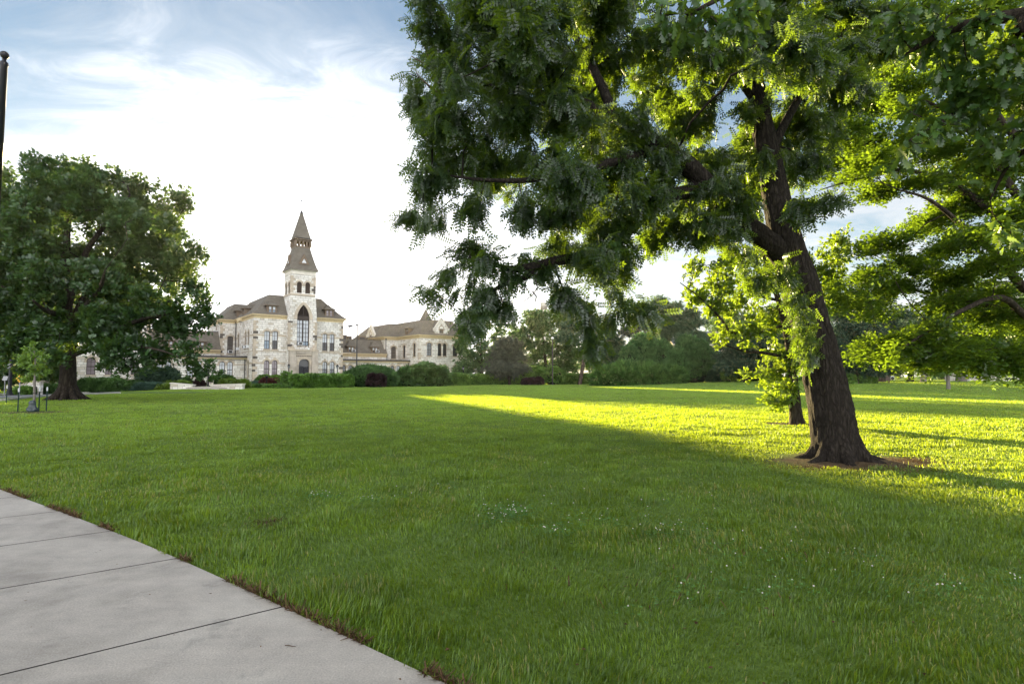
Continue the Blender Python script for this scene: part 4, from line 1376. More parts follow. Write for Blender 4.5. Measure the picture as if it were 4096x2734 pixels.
bw['label'] = 'tall pointed window over the tower door'
q = MB(); q.face([tf.p(x0, 7.25, -.34), tf.p(x1, 7.25, -.34), tf.p(x1, 10.75, -.34), tf.p(x0, 10.75, -.34)]); q.build('pane', M['blind'], bw)
q = MB(); q.face([tf.p(x0, 6.55, -.34), tf.p(x1, 6.55, -.34), tf.p(x1, 7.25, -.34), tf.p(x0, 7.25, -.34)]); q.build('pane', M['blue_glass'], bw)
q = MB(); q.face([tf.p(x0, 10.75, -.39), tf.p(x1, 10.75, -.39)] + [tf.p(*a, -.39) for a in o.curve()[::-1]]); q.build('backing', M['brown'], bw)
q = MB(); arch_trim(q, tf, o, keystone=False); q.build('surround', M['trim'], bw)

# head of the tower
mb = MB()
mb.box(TC[0] - TH - .04, TC[0] + TH + .04, TC[1] - TH - .04, TC[1] + TH + .04, 18.28, 18.38, 0)
mb.box(TC[0] - TH - .02, TC[0] + TH + .02, TC[1] - TH - .02, TC[1] + TH + .02, 18.383, 18.8, 0)
mb.frustum(*TC, TH + .04, TH + .04, 18.803, TH + .3, TH + .3, 19.0, 0)
mb.build('tower_cornice', M['pale_stone'], hall)
mb = MB()
for i in range(6):
    f0, f1 = i / 6, (i + 1) / 6
    h0, h1 = 2.36 - 1.16 * f0 ** .8, 2.36 - 1.16 * f1 ** .8
    mb.frustum(*TC, h0, h0, 19.0 + 3.95 * f0, h1, h1, 19.0 + 3.95 * f1, 0)
low = mb.build('tower_roof', M['shingle'], hall)
def gablet(face):
    if face == 'f': wl = Wall((TC[0] - .85, TC[1] - 2.02), (1, 0), 1.7, 20.1, 21.7)
    elif face == 'l': wl = Wall((TC[0] - 2.02, TC[1] + .85), (0, -1), 1.7, 20.1, 21.7)
    elif face == 'r': wl = Wall((TC[0] + 2.02, TC[1] - .85), (0, 1), 1.7, 20.1, 21.7)
    else: wl = Wall((TC[0] + .85, TC[1] + 2.02), (-1, 0), 1.7, 20.1, 21.7)
    q = MB()
    a, b, c = (.0, 20.1), (1.7, 20.1), (.85, 21.75)
    ia, ib, ic = (.46, 20.25), (1.24, 20.25), (.85, 21.0)
    for (p, r_), (s_, t_) in (((a, b), (ib, ia)), ((b, c), (ic, ib)), ((c, a), (ia, ic))):
        q.face([wl.p(*p), wl.p(*r_), wl.p(*s_), wl.p(*t_)], 0)
    q.face([wl.p(*c), wl.p(*a), wl.p(*a, -1.0), wl.p(*c, -1.4)], 0); q.face([wl.p(*b), wl.p(*c), wl.p(*c, -1.4), wl.p(*b, -1.0)], 0)
    q.face([wl.p(.84, 20.25, -.03), wl.p(.86, 20.25, -.03), wl.p(.86, 21.0, -.03), wl.p(.84, 21.0, -.03)], 0)
    q.face([wl.p(-.06, 20.0, .06), wl.p(1.76, 20.0, .06), wl.p(1.76, 20.1, .06), wl.p(-.06, 20.1, .06)], 0)
    q.face([wl.p(-.06, 20.1, .06), wl.p(1.76, 20.1, .06), wl.p(1.76, 20.1, -.3), wl.p(-.06, 20.1, -.3)], 0)
    gb = q.build('gablet', M['tanwood'], hall)
    q = MB(); q.face([wl.p(*ia, -.05), wl.p(*ib, -.05), wl.p(*ic, -.05)]); q.build('pane', M['white'], gb)
for f in 'flrb': gablet(f)
mb = MB()
B = 1.2
mb.box(TC[0] - B - .05, TC[0] + B + .05, TC[1] - B - .05, TC[1] + B + .05, 22.95, 23.2, 0)
mb.box(TC[0] - B - .03, TC[0] + B + .03, TC[1] - B - .03, TC[1] + B + .03, 24.0, 24.25, 0)
posts = set()
for i in range(5):
    x = round(-B + 2 * B * i / 4, 3)
    posts |= {(x, -B), (x, B), (-B, x), (B, x)}
for sx, sy in sorted(posts):
    w_ = .17 if abs(abs(sx) - B) + abs(abs(sy) - B) < .01 else .12
    mb.box(TC[0] + sx - w_, TC[0] + sx + w_, TC[1] + sy - w_, TC[1] + sy + w_, 23.2, 24.0, 0)
for i in range(9):       # brackets
    x = -B + 2 * B * i / 8
    for sx, sy in ((x, -B - .1), (x, B + .1), (-B - .1, x), (B + .1, x)):
        mb.box(TC[0] + sx - .05, TC[0] + sx + .05, TC[1] + sy - .05, TC[1] + sy + .05, 24.03, 24.28, 0)
mb.box(TC[0] - B - .3, TC[0] + B + .3, TC[1] - B - .3, TC[1] + B + .3, 24.26, 24.42, 0)
mb.build('belfry', M['tanwood'], hall)
mb = MB()
mb.frustum(*TC, B + .34, B + .34, 24.42, B + .05, B + .05, 24.62, 1)
mb.frustum(*TC, B + .05, B + .05, 24.62, .17, .17, 29.05, 0)
mb.frustum(*TC, .24, .24, 29.0, .2, .2, 29.12, 1); mb.frustum(*TC, .2, .2, 29.12, .02, .02, 29.6, 1)
mb.build('spire', [M['shingle'], M['gutter']], hall)
mb = MB()
mb.tube([(*TC, 29.4), (*TC, 31.2)], .022, 5); mb.ball((*TC, 30.05), .1, 10); mb.ball((*TC, 31.2), .14, 10)
mb.build('finial', M['black'], hall)

# ---- porch in front of the tower
pz = -2.1
mb = MB()
P0, P1 = 5.35, 9.1
po = Op(1.95, 1.7, -.2, 4.3, 'point', 'dark', rise=.72, th=.42)
pw = Wall((P0, pz), (1, 0), P1 - P0, -.7, 5.2, [po], depth=.55)
pw.add(mb, 0, 1)
mb.face([(P0, pz, -.7), (P0, pz, 5.2), (P0, TC[1] - TH, 5.2), (P0, TC[1] - TH, -.7)], 0)
mb.face([(P1, pz, -.7), (P1, TC[1] - TH, -.7), (P1, TC[1] - TH, 5.2), (P1, pz, 5.2)], 0)
mb.face([(P0, pz, 5.2), (P1, pz, 5.2), (P1, TC[1] - TH, 5.2), (P0, TC[1] - TH, 5.2)], 0)
arch_trim(mb, pw, po, .06, 1, keystone=False)
for x0, x1 in ((P0 - .42, P0 + .62), (P1 - .62, P1 + .42)):       # side piers with gablets
    mb.box(x0, x1, pz - .3, -1.3, -.7, 3.6, 0)
    mb.hexa([(x0, pz - .3, 3.6), (x1, pz - .3, 3.6), (x1, -1.3, 3.6), (x0, -1.3, 3.6), (x0 + .05, pz - .12, 4.4), (x1 - .05, pz - .12, 4.4), (x1 - .05, -1.3, 4.4), (x0 + .05, -1.3, 4.4)], 0)
    mb.box(x0 + .05, x1 - .05, pz - .12, -1.3, 4.4, 5.75, 0)
    mb.box(x0 - .06, x1 + .06, pz - .2, -1.3, 5.6, 5.8, 1)
    xm = (x0 + x1) / 2
    mb.face([(x0 + .1, pz - .15, 5.8), (x1 - .1, pz - .15, 5.8), (xm, pz - .15, 6.45)], 1)
    mb.face([(x0 + .1, pz - .15, 5.8), (xm, pz - .15, 6.45), (xm, -1.3, 6.45), (x0 + .1, -1.3, 5.8)], 1)
    mb.face([(xm, pz - .15, 6.45), (x1 - .1, pz - .15, 5.8), (x1 - .1, -1.3, 5.8), (xm, -1.3, 6.45)], 1)
mb.box(P0 + .62, P1 - .62, pz - .12, -1.3, 5.2, 5.62, 0)
mb.box(P0 + .62, P1 - .62, pz - .22, -1.3, 5.623, 5.82, 1)
mb.box(P0 + .63, P1 - .63, pz - .1, pz - .003, 4.86, 4.98, 1)
for i in range(9):
    x = P0 + .75 + i * (P1 - P0 - 1.5) / 8
    mb.box(x - .08, x + .08, pz - .09, pz - .004, 4.74, 4.858, 2)
mb.build('porch', [M['porch'], M['trim'], M['dark_quoin']], hall)
mb = MB()
xc = P0 + po.x
for sx in (-1, 1):
    xa, xb = sorted((xc + sx * .02, xc + sx * .84))
    mb.box(xa, xb, pz + .3, pz + .36, -.2, 2.95, 0)
    for k in range(2):
        x = xc + sx * (.25 + .32 * k)
        mb.box(x - .04, x + .04, pz + .285, pz + .299, .9, 2.6, 1)
mb.box(xc - .85, xc + .85, pz + .27, pz + .36, 2.952, 3.06, 0)
dr = mb.build('door', [M['black'], M['dark_glass']], hall)
q = MB(); q.tube([(xc - .09, pz + .24, .95), (xc - .09, pz + .24, 1.35)], .02, 6); q.tube([(xc + .09, pz + .24, .95), (xc + .09, pz + .24, 1.35)], .02, 6); q.build('handle', M['steel'], dr)
q = MB(); q.face([pw.p(po.x - .85, 3.06, -.34), pw.p(po.x + .85, 3.06, -.34)] + [pw.p(*a, -.34) for a in po.curve()[::-1]]); q.build('transom_pane', M['dark_glass'], dr)
q = MB(); q.box(xc + .1, xc + .28, pz + .28, pz + .299, 1.45, 1.7); q.build('notice', M['white'], dr)
mb = MB()
lx = 7.85
mb.tube([(lx - .25, pz + .72, 6.35), (lx - .25, pz + .2, 6.42), (lx - .05, pz - .05, 6.55), (lx + .05, pz - .1, 6.4), (lx + .05, pz - .1, 6.1)], .05, 6)
wl_ = mb.build('wall_lamp', M['brown'], hall)
q = MB(); q.ball((lx + .05, pz - .1, 5.95), .2, 12); q.build('globe', M['lamp_globe'], wl_, smooth=True)
# rain pipes
for x, y, z0, z1 in ((-.1, 12.35, 4.8, 10.7), (-.25, 4.4, -.6, 4.6), (26.95, 9.28, 4.5, 8.8), (29.45, 4.38, -.6, 4.4), (27.0, 8.85, 4.5, 5.6)):
    mb = MB(); mb.tube([(x, y, z0), (x, y, z1)], .07, 6); mb.box(x - .12, x + .12, y - .09, y + .09, z1, z1 + .25); mb.build('rain_pipe', M['gutter'], hall)


# ---- window air conditioners: each sits in a window and could be lifted out
def air_con(s, t, z, face, label):
    p = hall_world(s, t, z)
    rz = HROT if face == 'f' else HROT - math.pi / 2
    r = empty('air_conditioner', p, rz, label, 'air conditioner', 'air conditioners in the hall windows')
    mb = MB(); mb.box(-.34, .34, -.42, .25, 0, .46, 0); mb.box(-.36, .36, -.43, -.40, -.01, .47, 0)
    mb.build('case', M['white'], r)
    q = MB()
    for i in range(6): q.box(-.25, .25, -.452, -.432, .07 + i * .055, .10 + i * .055, 0)
    q.box(-.27, .27, -.436, -.4305, .05, .41, 1)
    q.build('grille', [M['gutter'], M['gutter']], r)


air_con(6.78, TC[1] - TH - .1, 6.62, 'f', 'white air conditioner in the tall pointed tower window')
air_con(-.90, 12.5, 5.55, 'f', 'white air conditioner low in the brown window beside the rain pipe')
air_con(0, 5.45, 6.12, 'l', 'farther white air conditioner of the pair on the side wall')
air_con(0, 3.5, 6.12, 'l', 'nearer white air conditioner of the pair on the side wall')
air_con(0, 10.6, 6.02, 'l', 'lone air conditioner behind the stone pilaster on the side wall')
air_con(-2.45, 16.3, 9.15, 'l', 'air conditioner high under the eaves above the slate mansard')
air_con(19.9, 8.75, 6.16, 'f', 'air conditioner in the dormer window behind the tall lamp')
air_con(24.75, 8.75, 6.16, 'f', 'air conditioner in the dormer next to the right wing')
air_con(26.2, 4.5, 1.45, 'f', 'air conditioner in an arched ground floor window above the yew bush')
# ---------------------------------------------------------------- vegetation
def unit(a):
    return a / np.maximum(np.linalg.norm(a, axis=-1, keepdims=True), 1e-9)


def scatter(T, Tq, pos, X, Nrm, scale):
    """Place the template (k,3), quads Tq, at every pos with x axis X and normal near Nrm."""
    X = unit(X); Y = unit(np.cross(Nrm, X)); Z = np.cross(X, Y)
    sc = scale if getattr(scale, 'ndim', 1) == 2 else scale[:, None]
    V = pos[:, None, :] + sc[:, None, :] * (T[None, :, 0:1] * X[:, None] + T[None, :, 1:2] * Y[:, None] + T[None, :, 2:3] * Z[:, None])
    k = len(T)
    Q = (np.arange(len(pos))[:, None, None] * k + Tq[None]).reshape(-1, Tq.shape[1])
    return V.reshape(-1, 3), Q


def t_frond(pairs=7, ll=.24, lw=.085, droop=.25, fold=.35):
    """A feathery compound leaf, length 1."""
    V, Qs = [], []
    def leaf(base, d, n_):
        b = np.array(base); d = np.array(d); s = np.cross(n_, d); s /= np.linalg.norm(s)
        k = len(V)
        V.extend([b, b + d * ll * .5 + s * lw * .5, b + d * ll, b + d * ll * .5 - s * lw * .5])
        Qs.append((k, k + 1, k + 2, k + 3))
    for i in range(pairs):
        x = .16 + .80 * i / (pairs - 1)
        z = -droop * x * x
        for sg in (-1, 1):
            leaf((x, 0, z), (.42, sg * .86, -fold * .6), np.array((0.0, 0, 1)))
    leaf((.98, 0, -droop), (.9, 0, -.4), np.array((0.0, 0, 1)))
    k = len(V)
    V.extend([np.array((0, .006, 0)), np.array((.5, .006, -droop * .25)), np.array((1, 0, -droop)), np.array((0, -.006, 0))])
    Qs.append((k, k + 1, k + 2, k + 3))
    return np.array(V, float), np.array(Qs)


def t_spray(n=7, seed=0, ll=.55, lw=.26, spread=.9, flat=.5):
    """A twig-end rosette of plain leaves, size about 1."""
    g = np.random.default_rng(seed)
    V, Qs = [], []
    for i in range(n):
        b = np.array((.55 * g.random(), .1 * g.normal(), .1 * g.normal()))
        a = (g.random() * 2 - 1) * spread * 1.6
        d = np.array((math.cos(a), math.sin(a), (g.random() * 2 - 1) * flat)); d /= np.linalg.norm(d)
        nn = np.array((.4 * g.normal(), .4 * g.normal(), 1.0)); s = np.cross(nn, d); s /= np.linalg.norm(s)
        up = np.cross(d, s)
        L = ll * (.7 + .6 * g.random()); w = lw * (.8 + .4 * g.random())
        k = len(V)
        V.extend([b, b + d * L * .45 + s * w * .5 + up * .04, b + d * L, b + d * L * .45 - s * w * .5 + up * .04])
        Qs.append((k, k + 1, k + 2, k + 3))
    return np.array(V), np.array(Qs)


def t_needles(n=14, seed=0, w=.05, cone=1.0):
    g = np.random.default_rng(seed)
    V, Qs = [], []
    for i in range(n):
        b = np.array((.5 * g.random(), 0, 0))
        a = g.random() * 6.283; e = .35 + .75 * cone * g.random()
        d = np.array((math.cos(e), math.sin(e) * math.cos(a), math.sin(e) * math.sin(a)))
        s = np.cross(d, g.normal(size=3)); s /= np.linalg.norm(s)
        L = .45 + .3 * g.random()
        k = len(V)
        V.extend([b - s * w, b + s * w, b + d * L + s * w * .3, b + d * L - s * w * .3])
        Qs.append((k, k + 1, k + 2, k + 3))
    return np.array(V), np.array(Qs)


def t_oakleaf():
    """One large lobed leaf, length 1, slightly cupped."""
    st = [(0, .0), (.10, .05), (.22, .20), (.30, .11), (.44, .33), (.52, .15), (.68, .30), (.76, .13), (.90, .16), (1.0, .0)]
    V, Qs = [], []
    for x, w in st:
        z = -.18 * x * x
        V.extend([np.array((x + .55 * w, w, z + .12 * w)), np.array((x, 0, z - .02)), np.array((x + .55 * w, -w, z + .12 * w))])
    for i in range(len(st) - 1):
        a = 3 * i
        Qs.append((a + 1, a + 4, a + 3, a)); Qs.append((a + 2, a + 5, a + 4, a + 1))
    return np.array(V), np.array(Qs)


def bark_tube(mb, pts, rr, seed, n=84, step=.055):
    """Trunk with real ridges and broken furrows in its surface."""
    P = np.array([tuple(p) for p in pts]); rr = np.array(rr)
    L = np.concatenate([[0], np.cumsum(np.linalg.norm(np.diff(P, axis=0), axis=1))])
    k = max(int(L[-1] / step), 4)
    t = np.linspace(0, L[-1], k + 1)
    C = np.stack([np.interp(t, L, P[:, i]) for i in range(3)], -1)
    # ease the corners of the sampled axis
    for _ in range(6): C[1:-1] = .25 * C[:-2] + .5 * C[1:-1] + .25 * C[2:]
    r = np.interp(t, L, rr)
    d = unit(np.gradient(C, axis=0))
    x = unit(np.cross(d, np.array((.137, .99, .05)))); y = np.cross(d, x)
    a = np.arange(n) / n
    A, T_ = np.meshgrid(a, t)
    K = 26
    wav = (pnoise(A * 9, T_ * 2.1, 9, seed + 5) - .5) * 1.6
    n1 = pnoise(A * K + wav, T_ * 2.6, K, seed)
    n2 = pnoise(A * K * 2 + wav * 2, T_ * 6.5, K * 2, seed + 1)
    ridge = 1 - np.abs(2 * n1 - 1)
    big = pnoise(A * 6, T_ * .8, 6, seed + 2) - .5
    Rr = r[:, None]
    R_ = Rr * (1 + .16 * big) + np.minimum(.05, Rr * .13) * (ridge - .55) + np.minimum(.022, Rr * .06) * (n2 - .5)
    if seed == 0:            # root flare in lobes
        f = np.exp(-np.maximum(T_ - .12, 0) / .22)
        R_ = R_ * (1 + f * (.04 + .13 * np.cos(2 * np.pi * (A * 5 + .15)) + .08 * np.cos(2 * np.pi * (A * 3 + .4))))
    V = C[:, None, :] + R_[..., None] * (x[:, None, :] * np.cos(2 * np.pi * A)[..., None] + y[:, None, :] * np.sin(2 * np.pi * A)[..., None])
    base = len(mb.v)
    mb.v.extend(map(tuple, V.reshape(-1, 3)))
    for i in range(k):
        for j in range(n):
            j2 = (j + 1) % n
            mb.f.append((base + i * n + j, base + i * n + j2, base + (i + 1) * n + j2, base + (i + 1) * n + j)); mb.m.append(0)
            mb.uv.extend([(0, 0)] * 4)


class Skeleton:
    """Branch skeleton grown from main limbs to points in the crown."""
    def __init__(s):
        s.P = []; s.par = []; s.R0 = []; s.chains = []; s.tips = []; s.w = []

    def limb(s, pts, radii, start=None):
        """Main limb; start: index of the node it leaves from."""
        pts = [Vector(p) for p in pts]
        # smooth resampling (Catmull-Rom)
        rs, out_ = [], []
        n = len(pts)
        for i in range(n - 1):
            p0, p1, p2, p3 = pts[max(i - 1, 0)], pts[i], pts[i + 1], pts[min(i + 2, n - 1)]
            for k in range(4):
                t = k / 4
                q = .5 * ((2 * p1) + (p2 - p0) * t + (2 * p0 - 5 * p1 + 4 * p2 - p3) * t * t + (3 * p1 - p0 - 3 * p2 + p3) * t ** 3)
                out_.append(q); rs.append(radii[i] * (1 - t) + radii[i + 1] * t)
        out_.append(pts[-1]); rs.append(radii[-1])
        ids = []
        prev = start if start is not None else -1
        for q, r in zip(out_, rs):
            s.P.append(tuple(q)); s.par.append(prev); s.R0.append(r); s.w.append(0.0)
            prev = len(s.P) - 1; ids.append(prev)
        s.chains.append((start, ids))
        return ids

    def nearest(s, p):
        P = np.array(s.P); d = np.linalg.norm(P - np.array(p), axis=1)
        return int(np.argmin(d))

    def grow(s, pts, sag=.12, wob=.12, seg=.45, bias=0.35, seed=0, first=0):
        """bias: branches prefer leaving from nodes nearer the trunk."""
        g = np.random.default_rng(seed)
        pts = np.asarray(pts, float)
        base = np.array(s.P)
        A = np.zeros((len(base) + len(pts) * 9 + 10, 3)); A[:len(base)] = base
        dep = np.zeros(len(A))
        for i, p in enumerate(s.par):
            dep[i] = 0
        n = len(base)
        d0 = np.array([np.min(np.linalg.norm(base - p, axis=1)) for p in pts])
        for i in np.argsort(d0):
            p = pts[i]
            d = np.linalg.norm(A[:n] - p, axis=1) + bias * dep[:n]
            d[:first] = 1e9
            j = int(np.argmin(d))
            a = A[j]
            L = np.linalg.norm(p - a)
            k = int(np.clip(round(L / seg), 1, 8))
            ids = []
            prev = j
            pd = None
            if s.par[j] >= 0:
                pd = a - np.array(s.P[s.par[j]])
                pd = pd / max(np.linalg.norm(pd), 1e-6)
            for q in range(1, k + 1):
                t = q / k
                x = a + (p - a) * t
                if pd is not None and k > 1: x = x + pd * (t * (1 - t)) * L * .45
                x = x + np.array((0, 0, 1)) * L * sag * (4 * t * (1 - t))
                if q < k: x = x + g.normal(size=3) * wob * seg * .5
                if n >= len(A):
                    A = np.concatenate([A, np.zeros_like(A)]); dep = np.concatenate([dep, np.zeros_like(dep)])
                A[n] = x; dep[n] = dep[prev] + L / k
                s.P.append(tuple(x)); s.par.append(prev); s.R0.append(0.0); s.w.append(0.0)
                prev = n; ids.append(n); n += 1
            s.chains.append((j, ids)); s.tips.append(ids[-1])

    def radii(s, r_tip, power=.42):
        n = len(s.P)
        w = np.zeros(n)
        for t in s.tips: w[t] += 1
        par = s.par
        for i in range(n - 1, -1, -1):
            if par[i] >= 0: w[par[i]] += w[i]
        r = r_tip * np.maximum(w, 1) ** power
        R0 = np.array(s.R0)
        return np.where(R0 > 0, R0, np.minimum(r, 1e9))

    def mesh(s, mb, r_tip, power=.42, n_main=14, n_twig=4, rmax=None, skip_under=0.0, ridged=0):
        r = s.radii(r_tip, power)
        for ci, (start, ids) in enumerate(s.chains):
            pts = [s.P[i] for i in ids]
            rr = [r[i] for i in ids]
            if start is not None:
                pts = [s.P[start]] + pts
                rr = [min(r[start] * .9, rr[0] * 1.25)] + rr
            if ci < ridged:
                bark_tube(mb, pts, rr, ci)
                continue
            if max(rr) < skip_under: continue
            mb.tube(pts, rr, n_main if rr[0] > .09 else (6 if rr[0] > .035 else n_twig), cap=True)


def in_clumps(clumps, density, seed, shell=.55):
    """Points inside pixel-free 3D ellipsoids: (centre, (rx,ry,rz))."""
    g = np.random.default_rng(seed)
    out_ = []
    for c, r in clumps:
        n = max(3, int(density * (r[0] * r[2] + r[0] * r[1] + r[1] * r[2]) / 3 * 4))
        d = unit(g.normal(size=(n, 3)))
        rad = g.random(n) ** shell
        out_.append(np.array(c) + d * rad[:, None] * np.array(r))
    return np.concatenate(out_)


def px_clump(cx, cy, rx, ry, Y, ryd):
    """Ellipsoid at distance Y whose apparent size is rx, ry photo pixels and depth radius ryd metres."""
    c = at(cx, cy, Y)
    return (tuple(c), (rx / F * Y, ryd, ry / F * Y))


def leaf_positions(sk, per_tip, jitter, seed, along=1.0):
    g = np.random.default_rng(seed)
    P = np.array(sk.P)
    par = np.array(sk.par)
    tips = np.array(sk.tips)
    n = len(tips) * per_tip
    ti = np.repeat(tips, per_tip)
    t = g.random(n) ** 1.2 * along
    # walk back along the twig
    cur = ti.copy(); pos = P[cur].copy(); d = np.zeros((n, 3))
    pp = par[cur]; ok = pp >= 0
    pr = P[np.where(ok, pp, cur)]
    pos = P[cur] * (1 - t)[:, None] + pr * t[:, None]
    d = P[cur] - pr
    pos = pos + g.normal(size=(n, 3)) * jitter
    return pos, unit(d + 1e-6), g


def tree_object(name, base, label, cat, group=None):
    return empty(name, base, 0, label, cat, group)


def local(V, base):
    return V - np.array(base)[None]


def put_crown(root, V, Q, rnd, mats, name='crown', mi=None):
    return np_mesh(name, local(V, root.location), Q, mats, rnd=rnd, mi=mi, parent=root)


def put_trunk(root, mb, m, name='trunk', smooth=True):
    b = Vector(root.location)
    mb.v = [(v[0] - b.x, v[1] - b.y, v[2] - b.z) for v in mb.v]
    return mb.build(name, m, root, smooth=smooth)


# leaf colours
M['leaf_locust'] = leaf_mat('locust leaflets', (.008, .024, .010), (.025, .054, .020), (.20, .31, .012), tw=.47, gloss=.055, rough=.35)
M['leaf_oak'] = leaf_mat('oak leaves', (.018, .056, .016), (.062, .140, .034), (.22, .33, .02), tw=.46, gloss=.06, rough=.4)
M['leaf_broad_oak'] = leaf_mat('broad oak leaves', (.014, .044, .013), (.044, .106, .028), (.13, .21, .018), tw=.40, gloss=.05, rough=.4)
M['leaf_bright'] = leaf_mat('bright thin leaves', (.035, .075, .012), (.085, .15, .025), (.34, .47, .02), tw=.55, gloss=.05, rough=.35)
M['leaf_young'] = leaf_mat('young maple leaves', (.10, .20, .03), (.20, .34, .055), (.30, .42, .05), tw=.45, gloss=.05)
M['leaf_feather'] = leaf_mat('feathery elm leaves', (.016, .044, .010), (.046, .092, .020), (.23, .36, .018), tw=.52, gloss=.05, rough=.35)
M['leaf_bg'] = leaf_mat('distant tree leaves', (.040, .100, .030), (.125, .230, .070), (.12, .20, .04), tw=.4, gloss=.04)
M['pine'] = leaf_mat('blue green pine needles', (.036, .082, .046), (.105, .185, .10), (.08, .12, .04), tw=.3, gloss=.03)
M['pine_grey'] = leaf_mat('grey green pine needles', (.062, .080, .062), (.14, .155, .118), (.10, .10, .05), tw=.3, gloss=.03)
M['spruce'] = leaf_mat('dark spruce needles', (.022, .052, .034), (.060, .110, .064), (.06, .10, .03), tw=.3, gloss=.03)
M['arbor'] = leaf_mat('arborvitae sprays', (.042, .115, .038), (.12, .26, .08), (.08, .14, .03), tw=.35, gloss=.03)
M['juniper'] = leaf_mat('juniper sprays', (.038, .105, .022), (.125, .26, .055), (.10, .17, .03), tw=.35, gloss=.03)
M['blue_juniper'] = leaf_mat('blue green juniper', (.030, .070, .055), (.075, .14, .105), (.08, .14, .06), tw=.3, gloss=.03)
M['hedge'] = leaf_mat('clipped hedge leaves', (.050, .135, .020), (.18, .35, .055), (.16, .25, .03), tw=.4, gloss=.05)
M['yew'] = leaf_mat('yew foliage', (.032, .088, .020), (.105, .215, .05), (.10, .17, .03), tw=.35, gloss=.04)
M['lime_shrub'] = leaf_mat('light green shrub leaves', (.07, .13, .014), (.15, .24, .03), (.22, .30, .03), tw=.4, gloss=.04)
M['barberry'] = leaf_mat('red barberry leaves', (.060, .018, .018), (.145, .045, .040), (.20, .05, .04), tw=.4, gloss=.04)
M['plum_shrub'] = leaf_mat('dark purple shrub leaves', (.030, .018, .020), (.070, .040, .042), (.08, .03, .03), tw=.35, gloss=.03)
for k in ('litter',): pass
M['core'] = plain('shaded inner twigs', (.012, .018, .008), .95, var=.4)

# ---------------------------------------------------------------- the leaning tree in front
TZ = 10.95
def tp(px, py, Y): return at(px, py, Y)
root = tree_object('leaning_tree', (TRUNK[0], TRUNK[1], float(gh(*TRUNK))), 'large leaning tree with deeply ridged bark and drooping feathery leaves in the foreground', 'tree')
sk = Skeleton()
trunk = sk.limb([tp(3352, 1862, TZ), tp(3346, 1800, TZ), tp(3336, 1740, TZ), tp(3318, 1640, TZ), tp(3296, 1520, TZ), tp(3268, 1400, TZ), tp(3232, 1270, TZ), tp(3195, 1140, TZ), tp(3165, 1030, TZ), tp(3135, 920, TZ), tp(3105, 790, TZ + .1), tp(3080, 650, TZ + .2), tp(3055, 520, TZ + .3), tp(3030, 380, TZ + .5), tp(3010, 220, TZ + .8), tp(2990, 40, TZ + 1.1), tp(2960, -250, TZ + 1.5)],
                [.45, .42, .395, .38, .365, .35, .33, .33, .29, .265, .245, .225, .20, .17, .14, .11, .05])
i0 = trunk[4 * 7]
lim1 = sk.limb([tp(3130, 1010, TZ), tp(3040, 945, TZ - .1), tp(2945, 868, TZ - .3), tp(2858, 785, TZ - .5), tp(2770, 680, TZ - .7), tp(2650, 595, TZ - .9), tp(2510, 510, TZ - 1.0), tp(2390, 455, TZ - 1.0), tp(2290, 385, TZ - .9), tp(2215, 320, TZ - .8), tp(2120, 250, TZ - .8), tp(2000, 130, TZ - .7)],
               [.24, .21, .20, .19, .175, .16, .14, .12, .09, .07, .05, .03], i0)
lim2 = sk.limb([tp(2790, 760, TZ - .6), tp(2640, 800, TZ - 1.2), tp(2500, 930, TZ - 1.6), tp(2370, 1020, TZ - 1.8), tp(2240, 1040, TZ - 1.9), tp(2150, 1062, TZ - 1.9), tp(2060, 1075, TZ - 1.9), tp(1980, 1060, TZ - 1.9), tp(1880, 1030, TZ - 1.8)],
               [.13, .12, .105, .095, .085, .075, .055, .035, .02], lim1[4 * 4])
lim2b = sk.limb([tp(2150, 1064, TZ - 1.9), tp(2110, 1105, TZ - 2.0), tp(2040, 1128, TZ - 2.0), tp(1940, 1180, TZ - 2.0), tp(1850, 1260, TZ - 2.0)], [.06, .05, .04, .025, .015], lim2[4 * 5])
lim3 = sk.limb([tp(2330, 420, TZ - 1), tp(2210, 420, TZ - 1.2), tp(2110, 395, TZ - 1.3), tp(1990, 350, TZ - 1.3), tp(1880, 330, TZ - 1.3), tp(1760, 300, TZ - 1.2)], [.07, .06, .05, .035, .025, .012], lim1[4 * 7 + 2])
lim4 = sk.limb([tp(2470, 500, TZ - 1), tp(2400, 330, TZ - .6), tp(2310, 160, TZ - .2), tp(2180, 0, TZ), tp(2050, -150, TZ + .2)], [.10, .085, .07, .05, .02], lim1[4 * 6 + 1])
lim5 = sk.limb([tp(3040, 420, TZ + .45), tp(2920, 260, TZ + .2), tp(2790, 100, TZ), tp(2660, -80, TZ - .2)], [.12, .09, .06, .02], trunk[4 * 13])
lim6 = sk.limb([tp(3075, 620, TZ + .2), tp(3180, 420, TZ + .5), tp(3290, 250, TZ + .9), tp(3420, 60, TZ + 1.3)], [.10, .08, .055, .02], trunk[4 * 11 + 1])
lim7 = sk.limb([tp(2640, 600, TZ - .9), tp(2480, 640, TZ - 1.6), tp(2300, 690, TZ - 2), tp(2120, 720, TZ - 2.2), tp(1940, 720, TZ - 2.2), tp(1780, 700, TZ - 2.1)], [.09, .08, .06, .045, .03, .012], lim1[4 * 5])
lim8 = sk.limb([tp(2900, 830, TZ - .4), tp(2760, 700, TZ + .8), tp(2580, 560, TZ + 1.9), tp(2380, 420, TZ + 2.6), tp(2180, 260, TZ + 3)], [.12, .10, .08, .05, .02], lim1[4 * 2 + 2])
cl1 = []
